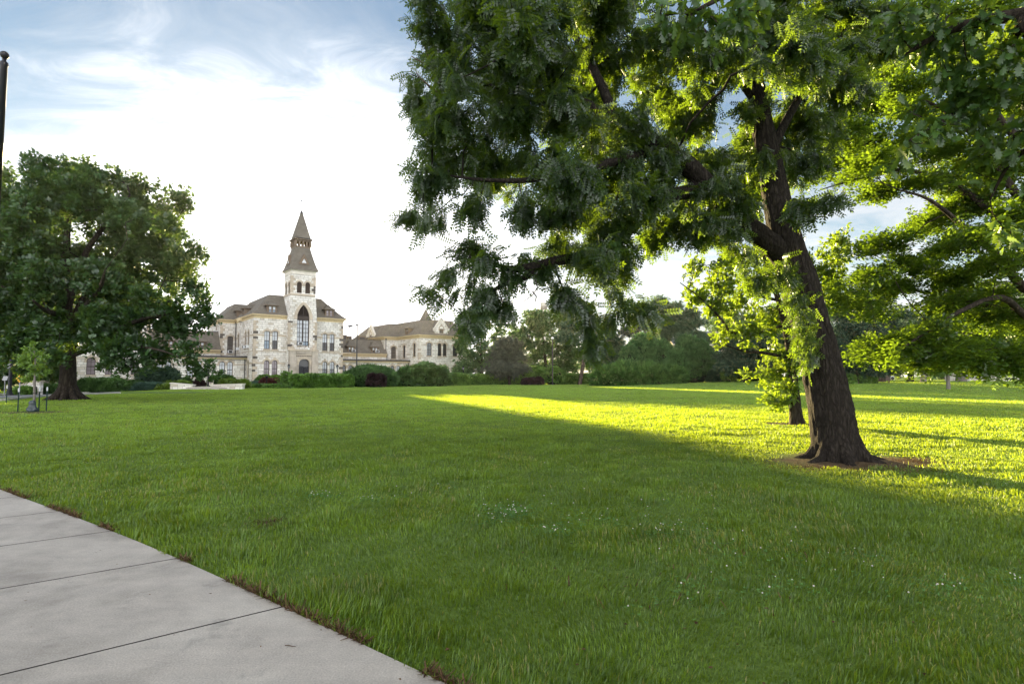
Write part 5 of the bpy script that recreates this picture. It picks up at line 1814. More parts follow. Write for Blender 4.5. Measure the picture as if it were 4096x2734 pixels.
for c in [(1755, 85, 120, 105), (1930, 60, 165, 125), (2140, 80, 170, 130), (2390, 60, 190, 115), (1800, 300, 125, 105), (1985, 275, 140, 115), (2180, 300, 150, 120), (2400, 290, 170, 130), (2640, 240, 190, 150), (2880, 260, 190, 150), (3130, 190, 190, 160), (3330, 260, 140, 150),
          (1670, 425, 75, 60), (1835, 480, 140, 100), (2050, 500, 160, 105), (2280, 520, 170, 120), (2500, 560, 165, 125), (2740, 500, 170, 150), (1780, 640, 120, 80), (1980, 680, 160, 100), (2200, 700, 170, 105), (2420, 720, 160, 105), (2600, 770, 140, 105), (2840, 690, 140, 130), (3020, 560, 110, 150), (3210, 500, 100, 140),
          (1720, 765, 95, 55), (1690, 905, 110, 42), (1845, 870, 140, 75), (1735, 1005, 90, 48), (1900, 1010, 140, 62), (2080, 900, 130, 55), (1790, 1120, 85, 45), (1930, 1130, 100, 48), (1720, 1195, 32, 30), (1850, 1200, 60, 50),
          (2240, 860, 110, 60), (2350, 880, 120, 75), (2450, 930, 115, 90), (2390, 1060, 110, 75), (2520, 1080, 95, 90), (2640, 960, 85, 95), (2700, 870, 80, 80), (2790, 950, 45, 55), (2230, 1010, 70, 30), (2080, 1045, 60, 30), (1960, 1075, 60, 25),
          (2900, 900, 100, 110), (2990, 790, 80, 130), (3130, 700, 100, 110), (3200, 860, 55, 40), (3280, 830, 40, 30), (3240, 680, 70, 70), (3420, 110, 140, 100), (3500, 250, 100, 80), (3300, 60, 140, 90), (3380, 380, 90, 70)]:
    Y = TZ + rng.uniform(-1.9, 1.9) + (-.7 if c[0] < 2500 else .1)
    c = (c[0], c[1] - 26, c[2], c[3])
    thin = c[0] < 2150 and c[1] > 780
    if thin: c = (c[0], c[1] - 10, c[2] * .85, c[3] * .72)
    if 2940 < c[0] < 3180 and 420 < c[1] < 860: Y = TZ + 1.7      # behind the upright stem
    cl1.append(px_clump(*c, Y, .7 if thin else 1.0))
    if thin: continue
    if c[2] * c[3] > 13000: cl1.append(px_clump(c[0] + rng.uniform(-60, 60), c[1] + rng.uniform(-60, 60), c[2] * .8, c[3] * .8, Y + rng.choice([-1, 1]) * rng.uniform(1.2, 2.6), .9))
for c in [(1895, 1260, 55, 70), (1890, 1325, 32, 42), (2015, 1240, 34, 60), (1945, 1245, 40, 40), (2255, 1205, 48, 42), (2330, 1270, 72, 80), (2345, 1370, 42, 60), (2400, 1300, 42, 90), (2510, 1180, 52, 70), (2580, 1250, 60, 50), (2630, 1310, 36, 24), (2450, 1150, 60, 60)]:
    cl1.append(px_clump(c[0], c[1] - 25, c[2], c[3], TZ - 2.0 + rng.uniform(-.4, .4), .45))
for c in [(3110, 1090, 60, 80), (3180, 1200, 48, 90), (3205, 1320, 38, 75), (3235, 1430, 24, 65), (2990, 1060, 40, 60), (3040, 1150, 30, 60)]:
    cl1.append(px_clump(*c, TZ - .75, .25))
# the part of the crown above the frame
for c in [(2000, -180, 300, 150), (2450, -230, 300, 160), (2850, -300, 300, 180), (3200, -160, 240, 160), (2700, -520, 350, 200)]:
    cl1.append(px_clump(*c, TZ + rng.uniform(-1, 1), 2.2))
pts = in_clumps(cl1, 12.5, 5, .7)
_low = (pts[:, 0] < .45) & (pts[:, 2] < 4.6)          # the low left boughs are open and airy
pts = pts[~(_low & (rng.random(len(pts)) < .45))]
_hang = (pts[:, 0] > .45) & (pts[:, 0] < 3.2) & (pts[:, 2] < 3.5)   # thin hanging strands
pts = pts[~(_hang & (rng.random(len(pts)) < .42))]
extra = [px_clump(*c, Y, d) for c, Y, d in [((3065, 610, 45, 60), TZ - .35, .25), ((3005, 440, 60, 60), TZ - .1, .3), ((2960, 800, 60, 80), TZ - .5, .3), ((2860, 760, 90, 70), TZ - .9, .5), ((2700, 640, 110, 60), TZ - 1.2, .5),
         ((2420, 960, 100, 45), TZ - 1.9, .4), ((2300, 1010, 90, 32), TZ - 2.0, .35), ((2170, 1050, 70, 26), TZ - 2.0, .3), ((2060, 1090, 60, 26), TZ - 2.0, .3), ((1940, 1160, 60, 30), TZ - 2.0, .3),
         ((2270, 1190, 40, 50), TZ - 2.1, .25), ((2340, 1270, 38, 70), TZ - 2.1, .25), ((2370, 1370, 26, 55), TZ - 2.1, .2), ((2590, 1220, 40, 45), TZ - 1.9, .25)]]
pts = np.concatenate([pts, in_clumps(extra, 14, 6, .7)])
sk.grow(pts, sag=.08, wob=.22, seg=.30, bias=.30, seed=4, first=4 * 5)
mb = MB()
sk.mesh(mb, .0045, .44, n_main=28, ridged=2)
# flare and roots of the trunk foot, ridged
b0 = at(3352, 1838, TZ)
for k, (a, L, w) in enumerate(((2.9, .55, .16), (3.6, .75, .15), (4.5, .45, .17), (5.5, .55, .17), (6.1, .75, .16), (.7, .6, .17), (1.8, .6, .17))):
    d = Vector((math.cos(a), math.sin(a), 0))
    mb.tube([b0 + d * .27 + Vector((0, 0, .50)), b0 + d * .37 + Vector((0, 0, .20)), b0 + d * .50 + Vector((0, 0, .02)), b0 + d * (.5 + L * .35) + Vector((0, 0, -.05)), b0 + d * (.55 + L * .7) - Vector((0, 0, .13))], [w * .6, w * .75, w * .75, w * .65, w * .4], 10, cap=False)
tk = put_trunk(root, mb, M['bark_main'])
pos, d, g = leaf_positions(sk, 26, .075, 3, along=1.25)
n = len(pos)
out_dir = unit(d * .6 + g.normal(size=(n, 3)) * .55 + np.array((0, 0, -.75)))
nrm = unit(g.normal(size=(n, 3)) * .8 + np.array((0, -.25, .55)))
T, Tq = t_frond(6, .27, .13)
V, Q = scatter(T, Tq, pos, out_dir, nrm, .17 + .12 * g.random(n))
rnd = np.repeat(np.clip(.15 + .7 * g.random(n), 0, .95), len(T))
put_crown(root, V, Q, rnd, M['leaf_locust'])
# bare dead twigs sticking out of the crown
for pl in ([(2160, 1075), (2140, 1115), (2150, 1150), (2130, 1180), (2095, 1205)], [(2130, 1165), (2145, 1185), (2142, 1205)], [(1720, 250), (1700, 190), (1680, 140)], [(1710, 260), (1670, 240), (1645, 225)], [(1750, 370), (1690, 320), (1665, 290)]):
    mb = MB(); mb.tube([at(x, y, TZ - 1.9) for x, y in pl], [.012 - .002 * i for i in range(len(pl))], 5)
    put_trunk(root, mb, M['twig'], 'dead_twig')

# ---------------------------------------------------------------- the small tree behind the trunk
root = tree_object('small_tree', (SMALL[0], SMALL[1], float(gh(*SMALL))), 'small slender tree with glowing yellow green leaves just behind the leaning trunk', 'tree')
sk = Skeleton()
SZ = 19.2
tr1 = sk.limb([tp(3190, 1700, SZ), tp(3184, 1660, SZ), tp(3176, 1560, SZ), tp(3165, 1460, SZ), tp(3150, 1340, SZ), tp(3120, 1220, SZ), tp(3080, 1100, SZ), tp(3040, 980, SZ)], [.30, .21, .165, .145, .125, .10, .07, .03])
sk.limb([tp(3160, 1430, SZ), tp(3050, 1410, SZ - .4), tp(2980, 1405, SZ - .8), tp(2900, 1380, SZ - 1)], [.06, .05, .035, .012], tr1[13])
sk.limb([tp(3140, 1300, SZ), tp(3020, 1330, SZ - .5), tp(2930, 1330, SZ - .9), tp(2880, 1270, SZ - 1), tp(2800, 1190, SZ - 1), tp(2720, 1130, SZ - 1)], [.06, .055, .045, .035, .025, .012], tr1[17])
sk.limb([tp(3110, 1200, SZ), tp(3000, 1170, SZ + .4), tp(2900, 1100, SZ + .8), tp(2800, 1060, SZ + 1)], [.055, .045, .03, .012], tr1[21])
sk.limb([tp(3120, 1230, SZ), tp(3230, 1150, SZ + .3), tp(3320, 1060, SZ + .6), tp(3380, 980, SZ + .8)], [.055, .045, .03, .012], tr1[20])
cl1 = [px_clump(*c, SZ + rng.uniform(-1.3, 1.3), .8) for c in [(2790, 1190, 70, 55), (2880, 1120, 95, 70), (2990, 1080, 110, 90), (2850, 1230, 90, 60), (2960, 1200, 110, 80), (3070, 1140, 110, 100), (2990, 1330, 110, 60), (2900, 1340, 60, 45), (3070, 1280, 100, 80), (3090, 1410, 80, 45), (3050, 1500, 70, 35), (3120, 1540, 60, 35), (3130, 1480, 50, 60), (2780, 1075, 55, 40), (2910, 1030, 70, 45), (3080, 1000, 90, 60), (3240, 1060, 90, 80), (3330, 1030, 80, 60), (3260, 1150, 80, 80), (3360, 960, 60, 45), (3330, 1140, 60, 80)]]
cl1 += [px_clump(*c, SZ, .35) for c in [(3110, 1620, 35, 18), (3150, 1590, 25, 25), (3090, 1600, 30, 12)]]
pts = in_clumps(cl1, 6.5, 8, .6)
sk.grow(pts, sag=.05, wob=.2, seg=.4, bias=.25, seed=9, first=6)
mb = MB(); sk.mesh(mb, .006, .42, n_main=12)
put_trunk(root, mb, M['bark_dark'])
pos, d, g = leaf_positions(sk, 15, .12, 5)
n = len(pos)
T, Tq = t_spray(6, 2, .6, .30, .9, .5)
V, Q = scatter(T, Tq, pos, unit(d + g.normal(size=(n, 3)) * .6 + np.array((0, 0, -.45))), unit(g.normal(size=(n, 3)) * .7 + np.array((0, -.3, .7))), .17 + .09 * g.random(n))
put_crown(root, V, Q, np.repeat(np.clip(.1 + .8 * g.random(n), 0, .97), len(T)), M['leaf_bright'])

# ---------------------------------------------------------------- the spreading tree reaching in from the right
FB = (16.6, 14.6)
root = tree_object('spreading_tree', (*FB, float(gh(*FB))), 'spreading tree with flat feathery sprays reaching in over the right side of the lawn', 'tree')
sk = Skeleton()
f0 = sk.limb([(*FB, -.3), (FB[0], FB[1], 1.2), (16.3, 14.6, 3.0), (16.0, 14.5, 5.0), (15.6, 14.3, 7.0), (15.2, 14.1, 9.5)], [.5, .36, .31, .26, .2, .08])
for st, pl, rr in ((9, [(4150, 1180, 14.6), (4000, 1030, 14.2), (3860, 910, 14.0), (3720, 800, 13.8), (3600, 760, 13.6)], [.12, .09, .065, .04, .015]),
                   (11, [(4150, 1020, 14.6), (3990, 870, 15.0), (3820, 740, 15.4), (3600, 680, 15.6), (3380, 730, 15.7), (3280, 760, 15.7)], [.12, .10, .075, .05, .025, .01]),
                   (7, [(4160, 1290, 14.4), (4010, 1190, 13.6), (3850, 1240, 13.0), (3700, 1330, 12.6), (3600, 1400, 12.4)], [.10, .07, .05, .03, .012]),
                   (8, [(4160, 1270, 14.6), (3980, 1230, 15.6), (3760, 1180, 16.4), (3560, 1150, 17), (3400, 1170, 17.2)], [.10, .075, .05, .03, .012]),
                   (13, [(4120, 820, 14.4), (3950, 600, 14.8), (3760, 430, 15.2), (3560, 380, 15.5)], [.11, .08, .05, .02]),
                   (15, [(4080, 560, 14.3), (3900, 330, 14.2), (3700, 150, 14.2), (3500, 60, 14.2)], [.10, .07, .045, .02]),
                   (6, [(4180, 1370, 14.2), (4060, 1370, 13.2), (3960, 1400, 12.6), (3880, 1440, 12.3)], [.08, .05, .03, .01])):
    sk.limb([sk.P[f0[st]]] + [at(*q) for q in pl], [rr[0]] + rr, f0[st])
cl1 = []
for c in [(3500, 770, 110, 34), (3950, 700, 110, 60), (3800, 840, 100, 50), (3390, 600, 80, 45), (3480, 640, 90, 40), (3360, 520, 70, 40), (3480, 420, 130, 70), (3640, 360, 150, 90), (3840, 420, 170, 110), (4050, 400, 150, 120), (3420, 540, 130, 55), (3600, 560, 150, 70), (3800, 600, 150, 90), (4020, 640, 150, 110), (3300, 700, 45, 30), (3480, 690, 90, 40), (3690, 720, 110, 60), (3880, 780, 130, 90), (4060, 860, 120, 110),
          (3700, 900, 120, 70), (3860, 960, 130, 90), (4040, 1040, 130, 110), (3520, 980, 100, 55), (3660, 1040, 130, 70), (3820, 1110, 130, 80), (3990, 1180, 130, 90), (3440, 1110, 90, 50), (3590, 1150, 120, 55), (3740, 1210, 120, 70), (3900, 1270, 120, 70), (4060, 1300, 110, 80), (3420, 1210, 80, 40),
          (3520, 1250, 70, 35), (3700, 1340, 90, 60), (3770, 1420, 90, 50), (3850, 1390, 90, 55), (3960, 1380, 80, 50), (3720, 1440, 45, 45), (3900, 1470, 60, 40), (4020, 1430, 70, 50), (4080, 1470, 50, 50), (3640, 1460, 40, 20),
          (3560, 1380, 110, 30), (3500, 1430, 70, 22), (3620, 250, 150, 90), (3850, 220, 170, 110), (4060, 220, 140, 130), (3500, 120, 150, 110), (3720, 60, 170, 100), (3960, 40, 180, 110)]:
    Y = 14.4 + rng.uniform(-1.8, 2.6)
    if c[1] > 1300: Y = 12.6 + rng.uniform(-.5, .7)
    for dy in (0, rng.uniform(1.2, 2.5)):
        q = px_clump(*c, Y + dy, 1.1)
        cl1.append((q[0], (q[1][0], q[1][1], q[1][2] * .72)))
pts = in_clumps(cl1, 6.0, 15, .7)
near_stem = [((x, y, z), (1.7, 1.7, .8)) for x, y, z in [(16, 14.5, 9.5), (18, 16, 8), (15, 12.5, 7.6), (19, 13, 8.5), (17, 17, 9.5), (17.3, 12.6, 5.4), (18.8, 15.5, 5.6), (15.2, 13.6, 11), (17.5, 14.5, 11.2), (20, 15, 6.8), (16.2, 16.6, 6.4), (15.6, 12.4, 4.2), (18.2, 13.2, 3.6)]]
pts = np.concatenate([pts, in_clumps(near_stem, 3.0, 16, .7)])
sk.grow(pts, sag=.04, wob=.2, seg=.4, bias=.32, seed=14, first=12)
mb = MB(); sk.mesh(mb, .0048, .43, n_main=14)
put_trunk(root, mb, M['bark_dark'])
pos, d, g = leaf_positions(sk, 24, .11, 15, along=1.3)
n = len(pos)
T, Tq = t_spray(9, 12, .34, .17, 1.0, .18)
dd = unit(d * np.array((1, 1, .4)) + g.normal(size=(n, 3)) * np.array((.6, .6, .25)) + np.array((-.25, 0, -.18)))
V, Q = scatter(T, Tq, pos, dd, unit(g.normal(size=(n, 3)) * .32 + np.array((0, 0, 1.0))), .22 + .14 * g.random(n))
put_crown(root, V, Q, np.repeat(np.clip(.1 + .8 * g.random(n), 0, .95), len(T)), M['leaf_feather'])

# ---------------------------------------------------------------- the oak overhead at the right of the viewpoint
OB = (9.2, 2.6)
root = tree_object('overhanging_oak', (*OB, float(gh(*OB))), 'oak with large lobed leaves overhanging the top right corner of the view', 'tree')
sk = Skeleton()
o0 = sk.limb([(*OB, -.3), (9.2, 2.6, 1.2), (9.1, 2.8, 3.0), (9.0, 3.0, 5.0), (8.8, 3.1, 7.0), (8.5, 3.3, 9.0)], [.55, .38, .34, .30, .24, .1])
for st, pl, rr in ((12, [(4350, 300, 5.6), (4150, 330, 6.2), (3980, 380, 6.4), (3800, 470, 6.4), (3640, 560, 6.3)], [.09, .07, .05, .03, .010]),
                   (14, [(4350, 60, 5.2), (4080, 60, 5.6), (3800, 120, 5.8), (3620, 220, 6.0)], [.10, .07, .045, .012]),
                   (13, [(4400, 520, 5.8), (4200, 560, 6.4), (4050, 640, 6.8), (3960, 800, 7.0)], [.07, .05, .03, .01]),
                   (15, [(4300, -300, 5.0), (3900, -350, 5.0), (3500, -300, 4.9), (3100, -160, 4.9), (2900, -20, 4.9), (2750, 60, 4.9)], [.11, .09, .07, .045, .025, .01])):
    sk.limb([sk.P[o0[st]]] + [at(*q) for q in pl], [rr[0]] + rr, o0[st])
cl1 = [px_clump(*c, y, .5) for c, y in [((2630, 50, 45, 50), 4.9), ((2730, 70, 70, 50), 4.9), ((2850, 60, 80, 55), 4.8), ((2960, 40, 80, 55), 4.9), ((2880, 140, 60, 26), 4.9), ((2990, 100, 50, 30), 4.9), ((3050, 20, 50, 40), 5),
       ((3640, 600, 60, 45), 6.3), ((3720, 520, 90, 60), 6.4), ((3830, 470, 100, 80), 6.4), ((3950, 420, 100, 100), 6.3), ((4070, 380, 90, 120), 6.2), ((3750, 380, 80, 60), 6.3), ((3850, 280, 110, 90), 6.0), ((4000, 220, 110, 110), 5.9), ((4080, 80, 100, 100), 5.6),
       ((3900, 90, 120, 90), 5.7), ((3720, 130, 90, 70), 5.9), ((3960, 620, 90, 70), 6.8), ((4070, 640, 60, 90), 6.8), ((4070, 900, 40, 60), 7.0), ((3560, 120, 70, 60), 6.0), ((4090, 520, 60, 80), 6.3), ((3620, 60, 80, 60), 5.8), ((3800, 200, 100, 70), 5.9), ((3900, 330, 100, 80), 6.1), ((4060, 260, 80, 90), 5.8), ((3950, 520, 90, 60), 6.5)]]
pts = in_clumps(cl1, 22, 25, .7)
# unseen crown added above and behind the viewpoint to shade the near lawn
wide = [((x, y, z), (2.2, 2.2, 1.3)) for x, y, z in [(8, 1, 9.5), (5.5, -2, 8.5), (3, -4, 7.6), (6, 3.5, 9), (9.5, 4.5, 9.5), (10, -2, 10), (7, -5, 9), (12, 2, 9), (12, 6, 8.5), (2.5, -.5, 8.6), (0, -3, 7.6), (4.5, 1.5, 9.4), (10.5, 8, 8.6), (5, -7, 7.5), (9, 1, 12), (6, -3, 11.5), (11, -4, 12), (10, 5, 12), (13, -1, 11), (1, -6, 6.8),
         (13.5, -6, 8), (9, -8, 7.5), (12, -9, 6), (6, -9.5, 5.5), (3, -8.5, 5.2), (9, -10, 5), (14.5, -8, 5.2), (15, -3, 6.5), (0, -8, 5), (-2.5, -6, 6.2), (-3.5, -3, 7.6), (15, 2, 7.2), (15.5, 6, 7), (4.5, -10, 4.2), (8, -11, 4), (-2, -8.5, 4.4), (12, -10.5, 4.2)]]
for cx_, cy_, cz_ in ((5, -3, 8.2), (2, -4, 7.8), (6.3, 2.5, 8.6), (11.5, 4.5, 8.4), (11, -3, 10), (6, -7, 7), (12, -7, 7), (0, -6, 7)):
    sk.limb([sk.P[o0[18]], ((9 + cx_) / 2, (2.8 + cy_) / 2, (7.4 + cz_) / 2 + .4), (cx_, cy_, cz_)], [.15, .1, .03], o0[18])
pts = np.concatenate([pts, in_clumps(wide, 3.0, 26, .8)])
sk.grow(pts, sag=.05, wob=.2, seg=.25, bias=.3, seed=24, first=12)
mb = MB(); sk.mesh(mb, .004, .42, n_main=14)
put_trunk(root, mb, M['bark_dark'])
pos, d, g = leaf_positions(sk, 10, .06, 25)
n = len(pos)
T, Tq = t_oakleaf()
V, Q = scatter(T, Tq, pos, unit(d * .7 + g.normal(size=(n, 3)) * .7 + np.array((0, 0, -.45))), unit(g.normal(size=(n, 3)) * .6 + np.array((0, -.2, .8))), .11 + .06 * g.random(n))
put_crown(root, V, Q, np.repeat(np.clip(.1 + .8 * g.random(n), 0, .95), len(T)), M['leaf_oak'])

# ---------------------------------------------------------------- the broad oak at the left
LB = ground_at(270, 1598)
root = tree_object('broad_oak', LB, 'broad dark green oak with a flared trunk, in front of the left wing', 'tree')
LZ = LB.y
sk = Skeleton()
l0 = sk.limb([at(272, 1606, LZ), at(271, 1585, LZ), at(270, 1550, LZ), at(272, 1500, LZ), at(272, 1430, LZ), at(268, 1330, LZ), at(262, 1200, LZ), at(262, 1060, LZ), at(270, 920, LZ), at(280, 780, LZ)], [.85, .62, .51, .46, .45, .40, .34, .27, .18, .08])
for st, pl, rr in ((17, [(340, 1340, LZ), (430, 1330, LZ - 2), (530, 1290, LZ - 4), (640, 1260, LZ - 5), (760, 1240, LZ - 5)], [.22, .18, .14, .09, .03]),
                   (18, [(330, 1200, LZ + 1), (450, 1080, LZ + 2), (600, 1000, LZ + 3), (730, 960, LZ + 4)], [.22, .17, .11, .03]),
                   (18, [(200, 1250, LZ - 1), (90, 1180, LZ - 2), (-60, 1120, LZ - 3)], [.2, .15, .05]),
                   (22, [(330, 1040, LZ - 1), (420, 900, LZ - 2), (520, 780, LZ - 2)], [.18, .12, .04]),
                   (22, [(200, 1000, LZ + 1), (120, 850, LZ + 1), (60, 740, LZ + 1)], [.17, .11, .04]),
                   (19, [(350, 1220, LZ - 3), (400, 1150, LZ - 6), (420, 1080, LZ - 8)], [.18, .12, .04]),
                   (18, [(230, 1270, LZ - 4), (180, 1240, LZ - 7), (130, 1200, LZ - 9)], [.18, .12, .04]),
                   (16, [(380, 1390, LZ - 3), (500, 1380, LZ - 5), (640, 1400, LZ - 6), (720, 1430, LZ - 6)], [.14, .10, .06, .02])):
    sk.limb([sk.P[l0[st]]] + [at(*q) for q in pl], [rr[0]] + rr, l0[st])
cl1 = []
for c in [(60, 900, 180, 200), (270, 790, 170, 150), (470, 830, 150, 135), (620, 860, 100, 110), (690, 810, 55, 65), (730, 1020, 75, 80), (620, 1060, 150, 130), (755, 1160, 70, 60), (420, 1080, 190, 170), (200, 1100, 200, 190), (60, 1180, 170, 190), (570, 1250, 180, 100), (740, 1290, 105, 70), (340, 1310, 160, 90), (500, 1390, 100, 55), (640, 1410, 75, 48), (150, 1380, 110, 70), (30, 1370, 80, 85), (-110, 1080, 140, 220), (150, 690, 100, 60), (380, 700, 70, 55), (270, 660, 60, 40), (560, 740, 60, 40), (30, 740, 60, 60), (820, 1225, 30, 28), (800, 1000, 22, 30), (560, 1470, 80, 25), (760, 1420, 50, 40), (810, 1480, 28, 34), (440, 1460, 45, 30), (120, 1480, 70, 30), (60, 1290, 110, 80), (175, 1300, 100, 70), (20, 1230, 90, 80), (230, 1440, 60, 35)]:
    big = c[2] * c[3] > 9000
    Y = LZ + rng.uniform(-4, 4)
    if c[1] > 1380: Y = LZ - 4 + rng.uniform(-2, 2)
    cl1.append(px_clump(*c, Y, max(c[2], c[3]) / F * LZ * .8))
    if big:
        for k in range(3):
            cl1.append(px_clump(c[0] + rng.uniform(-.6, .6) * c[2], c[1] + rng.uniform(-.6, .6) * c[3], c[2] * .5, c[3] * .45, LZ + rng.uniform(-7, 5), 1.4))
pts = in_clumps(cl1, 2.1, 35, .5)
sk.grow(pts, sag=.05, wob=.3, seg=.8, bias=.30, seed=34, first=14)
mb = MB(); sk.mesh(mb, .012, .42, n_main=16)
for k in range(9):
    a = k * .7 + .2
    dv = Vector((math.cos(a), math.sin(a), 0)); b0 = Vector(LB)
    mb.tube([b0 + dv * .30 + Vector((0, 0, .9)), b0 + dv * .50 + Vector((0, 0, .4)), b0 + dv * .85 + Vector((0, 0, .10)), b0 + dv * 1.3 - Vector((0, 0, .06))], [.2, .24, .2, .1], 8, cap=False)
put_trunk(root, mb, M['bark_dark'])
pos, d, g = leaf_positions(sk, 26, .26, 36)
n = len(pos)
T, Tq = t_spray(7, 4, .6, .34, 1.0, .55)
V, Q = scatter(T, Tq, pos, unit(d + g.normal(size=(n, 3)) * .7 + np.array((0, 0, -.05))), unit(g.normal(size=(n, 3)) * .6 + np.array((0, -.2, .9))), .30 + .16 * g.random(n))
put_crown(root, V, Q, np.repeat(np.clip(.05 + .85 * g.random(n), 0, .955), len(T)), M['leaf_broad_oak'])
# ---------------------------------------------------------------- trees and shrubs of the middle distance
SPR = [t_spray(6, s, .62, .36, 1.0, .55) for s in range(3)]
NDL = t_needles(12, 1, .045, .9)


DK, PK = 1.9, 2.2


def generic_tree(name, base, label, group, clumps, limbs, r_tip, leaf, mat_leaf, mat_bark, dens, per, jit, size, seed, cat='tree', droop=0.0, shell=.5, trunk=None, seg=.9, up=.9):
    root = tree_object(name, base, label, cat, group)
    sk = Skeleton()
    t0 = sk.limb(trunk[0], trunk[1])
    for st, pl, rr in limbs:
        sk.limb([sk.P[t0[min(st, len(t0) - 1)]]] + pl, [rr[0]] + rr, t0[min(st, len(t0) - 1)])
    pts = in_clumps(clumps, dens * DK, seed, shell)
    sk.grow(pts, sag=.03, wob=.25, seg=seg, bias=.25, seed=seed + 1, first=2)
    mb = MB(); sk.mesh(mb, r_tip, .42, n_main=10, n_twig=4)
    put_trunk(root, mb, M[mat_bark])
    pos, d, g = leaf_positions(sk, int(per * PK), jit, seed + 2)
    n = len(pos)
    T, Tq = leaf
    V, Q = scatter(T, Tq, pos, unit(d + g.normal(size=(n, 3)) * .8 + np.array((0, 0, droop))), unit(g.normal(size=(n, 3)) * .6 + np.array((0, -.25, up))), size * (.75 + .5 * g.random(n)))
    put_crown(root, V, Q, np.repeat(np.clip(.05 + .85 * g.random(n), 0, .955), len(T)), M[mat_leaf])
    return root


def bg_tree(name, px, Y, label, clumps, mat_leaf='leaf_bg', mat_bark='bark_dark', trunk_r=.35, leaf=None, dens=.5, per=10, jit=.30, size=.5, seed=0, depth=3.0, trunk_top=None, group=None, droop=0.0, base_py=None, lean=0, cat='tree', up=.9):
    """clumps in photo pixels around distance Y."""
    b = on_ground(px, Y)
    cl = []
    g = np.random.default_rng(seed + 500)
    for c in clumps:
        cl.append(px_clump(*c, Y + g.uniform(-.5, .5) * depth, depth))
    top = min(c[1] for c in clumps) + 25
    topx = np.mean([c[0] for c in clumps if c[1] < top + 120])
    tt = at(trunk_top[0] if trunk_top else topx, trunk_top[1] if trunk_top else top, Y)
    tr = [b + (tt - b) * f + Vector((lean * math.sin(f * 3.14), 0, 0)) for f in (-.03, .04, .15, .35, .6, .85, 1.0)]
    rr = [trunk_r * q for q in (1.35, 1.1, 1.0, .85, .6, .3, .1)]
    return generic_tree(name, b, label, group, cl, [], .02, leaf or SPR[seed % 3], mat_leaf, mat_bark, dens, per, jit, size, seed, trunk=(tr, rr), droop=droop, cat=cat, up=up)


GB = 'trees beyond the lawn'
bg_tree('broadleaf_tree', 1925, 106, 'tall dark broadleaf tree against the end of the right wing', [(1905, 1310, 60, 80), (1960, 1250, 45, 45), (1850, 1400, 45, 70), (1920, 1430, 75, 70), (1985, 1380, 45, 90), (1870, 1480, 60, 40), (1850, 1290, 25, 40), (1970, 1470, 45, 45)], seed=101, dens=.65, per=12, group=GB, trunk_r=.35, depth=2.5)
bg_tree('broadleaf_tree', 2190, 118, 'wide broadleaf tree in front of the pale chimney stack', [(2120, 1290, 60, 60), (2195, 1300, 70, 65), (2275, 1330, 50, 70), (2100, 1380, 80, 70), (2190, 1400, 90, 70), (2285, 1420, 65, 70), (2240, 1470, 90, 40), (2110, 1460, 70, 45), (2060, 1340, 35, 50), (2235, 1270, 30, 25), (2150, 1262, 25, 22)], seed=104, dens=.6, per=12, group=GB, trunk_r=.4, depth=4)
bg_tree('pine_tree', 2038, 100, 'rounded grey brown pine behind the hedge, dead needles low down', [(2030, 1370, 55, 32), (2020, 1400, 75, 42), (2030, 1440, 85, 45), (1990, 1470, 55, 25), (2070, 1475, 55, 22), (2020, 1490, 70, 14)], mat_leaf='pine_grey', mat_bark='bark_pine', leaf=NDL, seed=107, dens=1.2, per=12, size=.6, trunk_r=.22, group=GB, depth=2.2)
PN = GB
bg_tree('pine_tree', 2318, 104, 'tall pine with a bare leaning trunk behind the clipped hedge', [(2330, 1245, 55, 26), (2280, 1300, 50, 20), (2370, 1290, 40, 26), (2260, 1345, 45, 18), (2390, 1340, 45, 22), (2300, 1262, 35, 16)], mat_leaf='pine', mat_bark='bark_pine', leaf=NDL, seed=110, dens=1.1, per=12, size=.75, trunk_r=.34, trunk_top=(2340, 1235), lean=.5, group=GB, depth=2.0)
bg_tree('fir_tree', 2440, 112, 'pointed blue green fir between the two pines', [(2435, 1295, 16, 28), (2435, 1335, 36, 28), (2445, 1375, 55, 32), (2440, 1420, 72, 36), (2440, 1465, 85, 34)], mat_leaf='pine', leaf=NDL, seed=113, dens=1.2, per=12, size=.75, trunk_r=.25, group=GB, droop=-.1, depth=2.5)
bg_tree('pine_tree', 2553, 108, 'thin crowned pine with a bare upper trunk above the rounded cedars', [(2540, 1280, 35, 16), (2575, 1300, 36, 16), (2520, 1325, 42, 18), (2590, 1345, 40, 18), (2545, 1240, 22, 16), (2550, 1370, 50, 18)], mat_leaf='pine_grey', mat_bark='bark_pine', leaf=NDL, seed=116, dens=.9, per=10, size=.75, trunk_r=.28, group=GB, depth=1.8)
bg_tree('pine_tree', 2655, 118, 'tall open pine standing highest on the skyline', [(2640, 1215, 40, 22), (2690, 1230, 45, 20), (2620, 1260, 52, 24), (2690, 1275, 55, 22), (2640, 1310, 60, 22), (2700, 1320, 45, 20), (2640, 1350, 60, 22)], mat_leaf='pine', mat_bark='bark_pine', leaf=NDL, seed=119, dens=.9, per=11, size=.8, trunk_r=.32, group=GB, depth=2.6)
bg_tree('pine_tree', 2765, 114, 'dark pine with layered boughs before the slate roofed building', [(2760, 1250, 34, 18), (2790, 1290, 45, 16), (2740, 1300, 38, 16), (2780, 1340, 60, 15), (2840, 1350, 50, 12), (2740, 1345, 38, 15)], mat_leaf='pine', mat_bark='bark_pine', leaf=NDL, seed=122, dens=1.0, per=11, size=.75, trunk_r=.3, group=GB, depth=2.2)
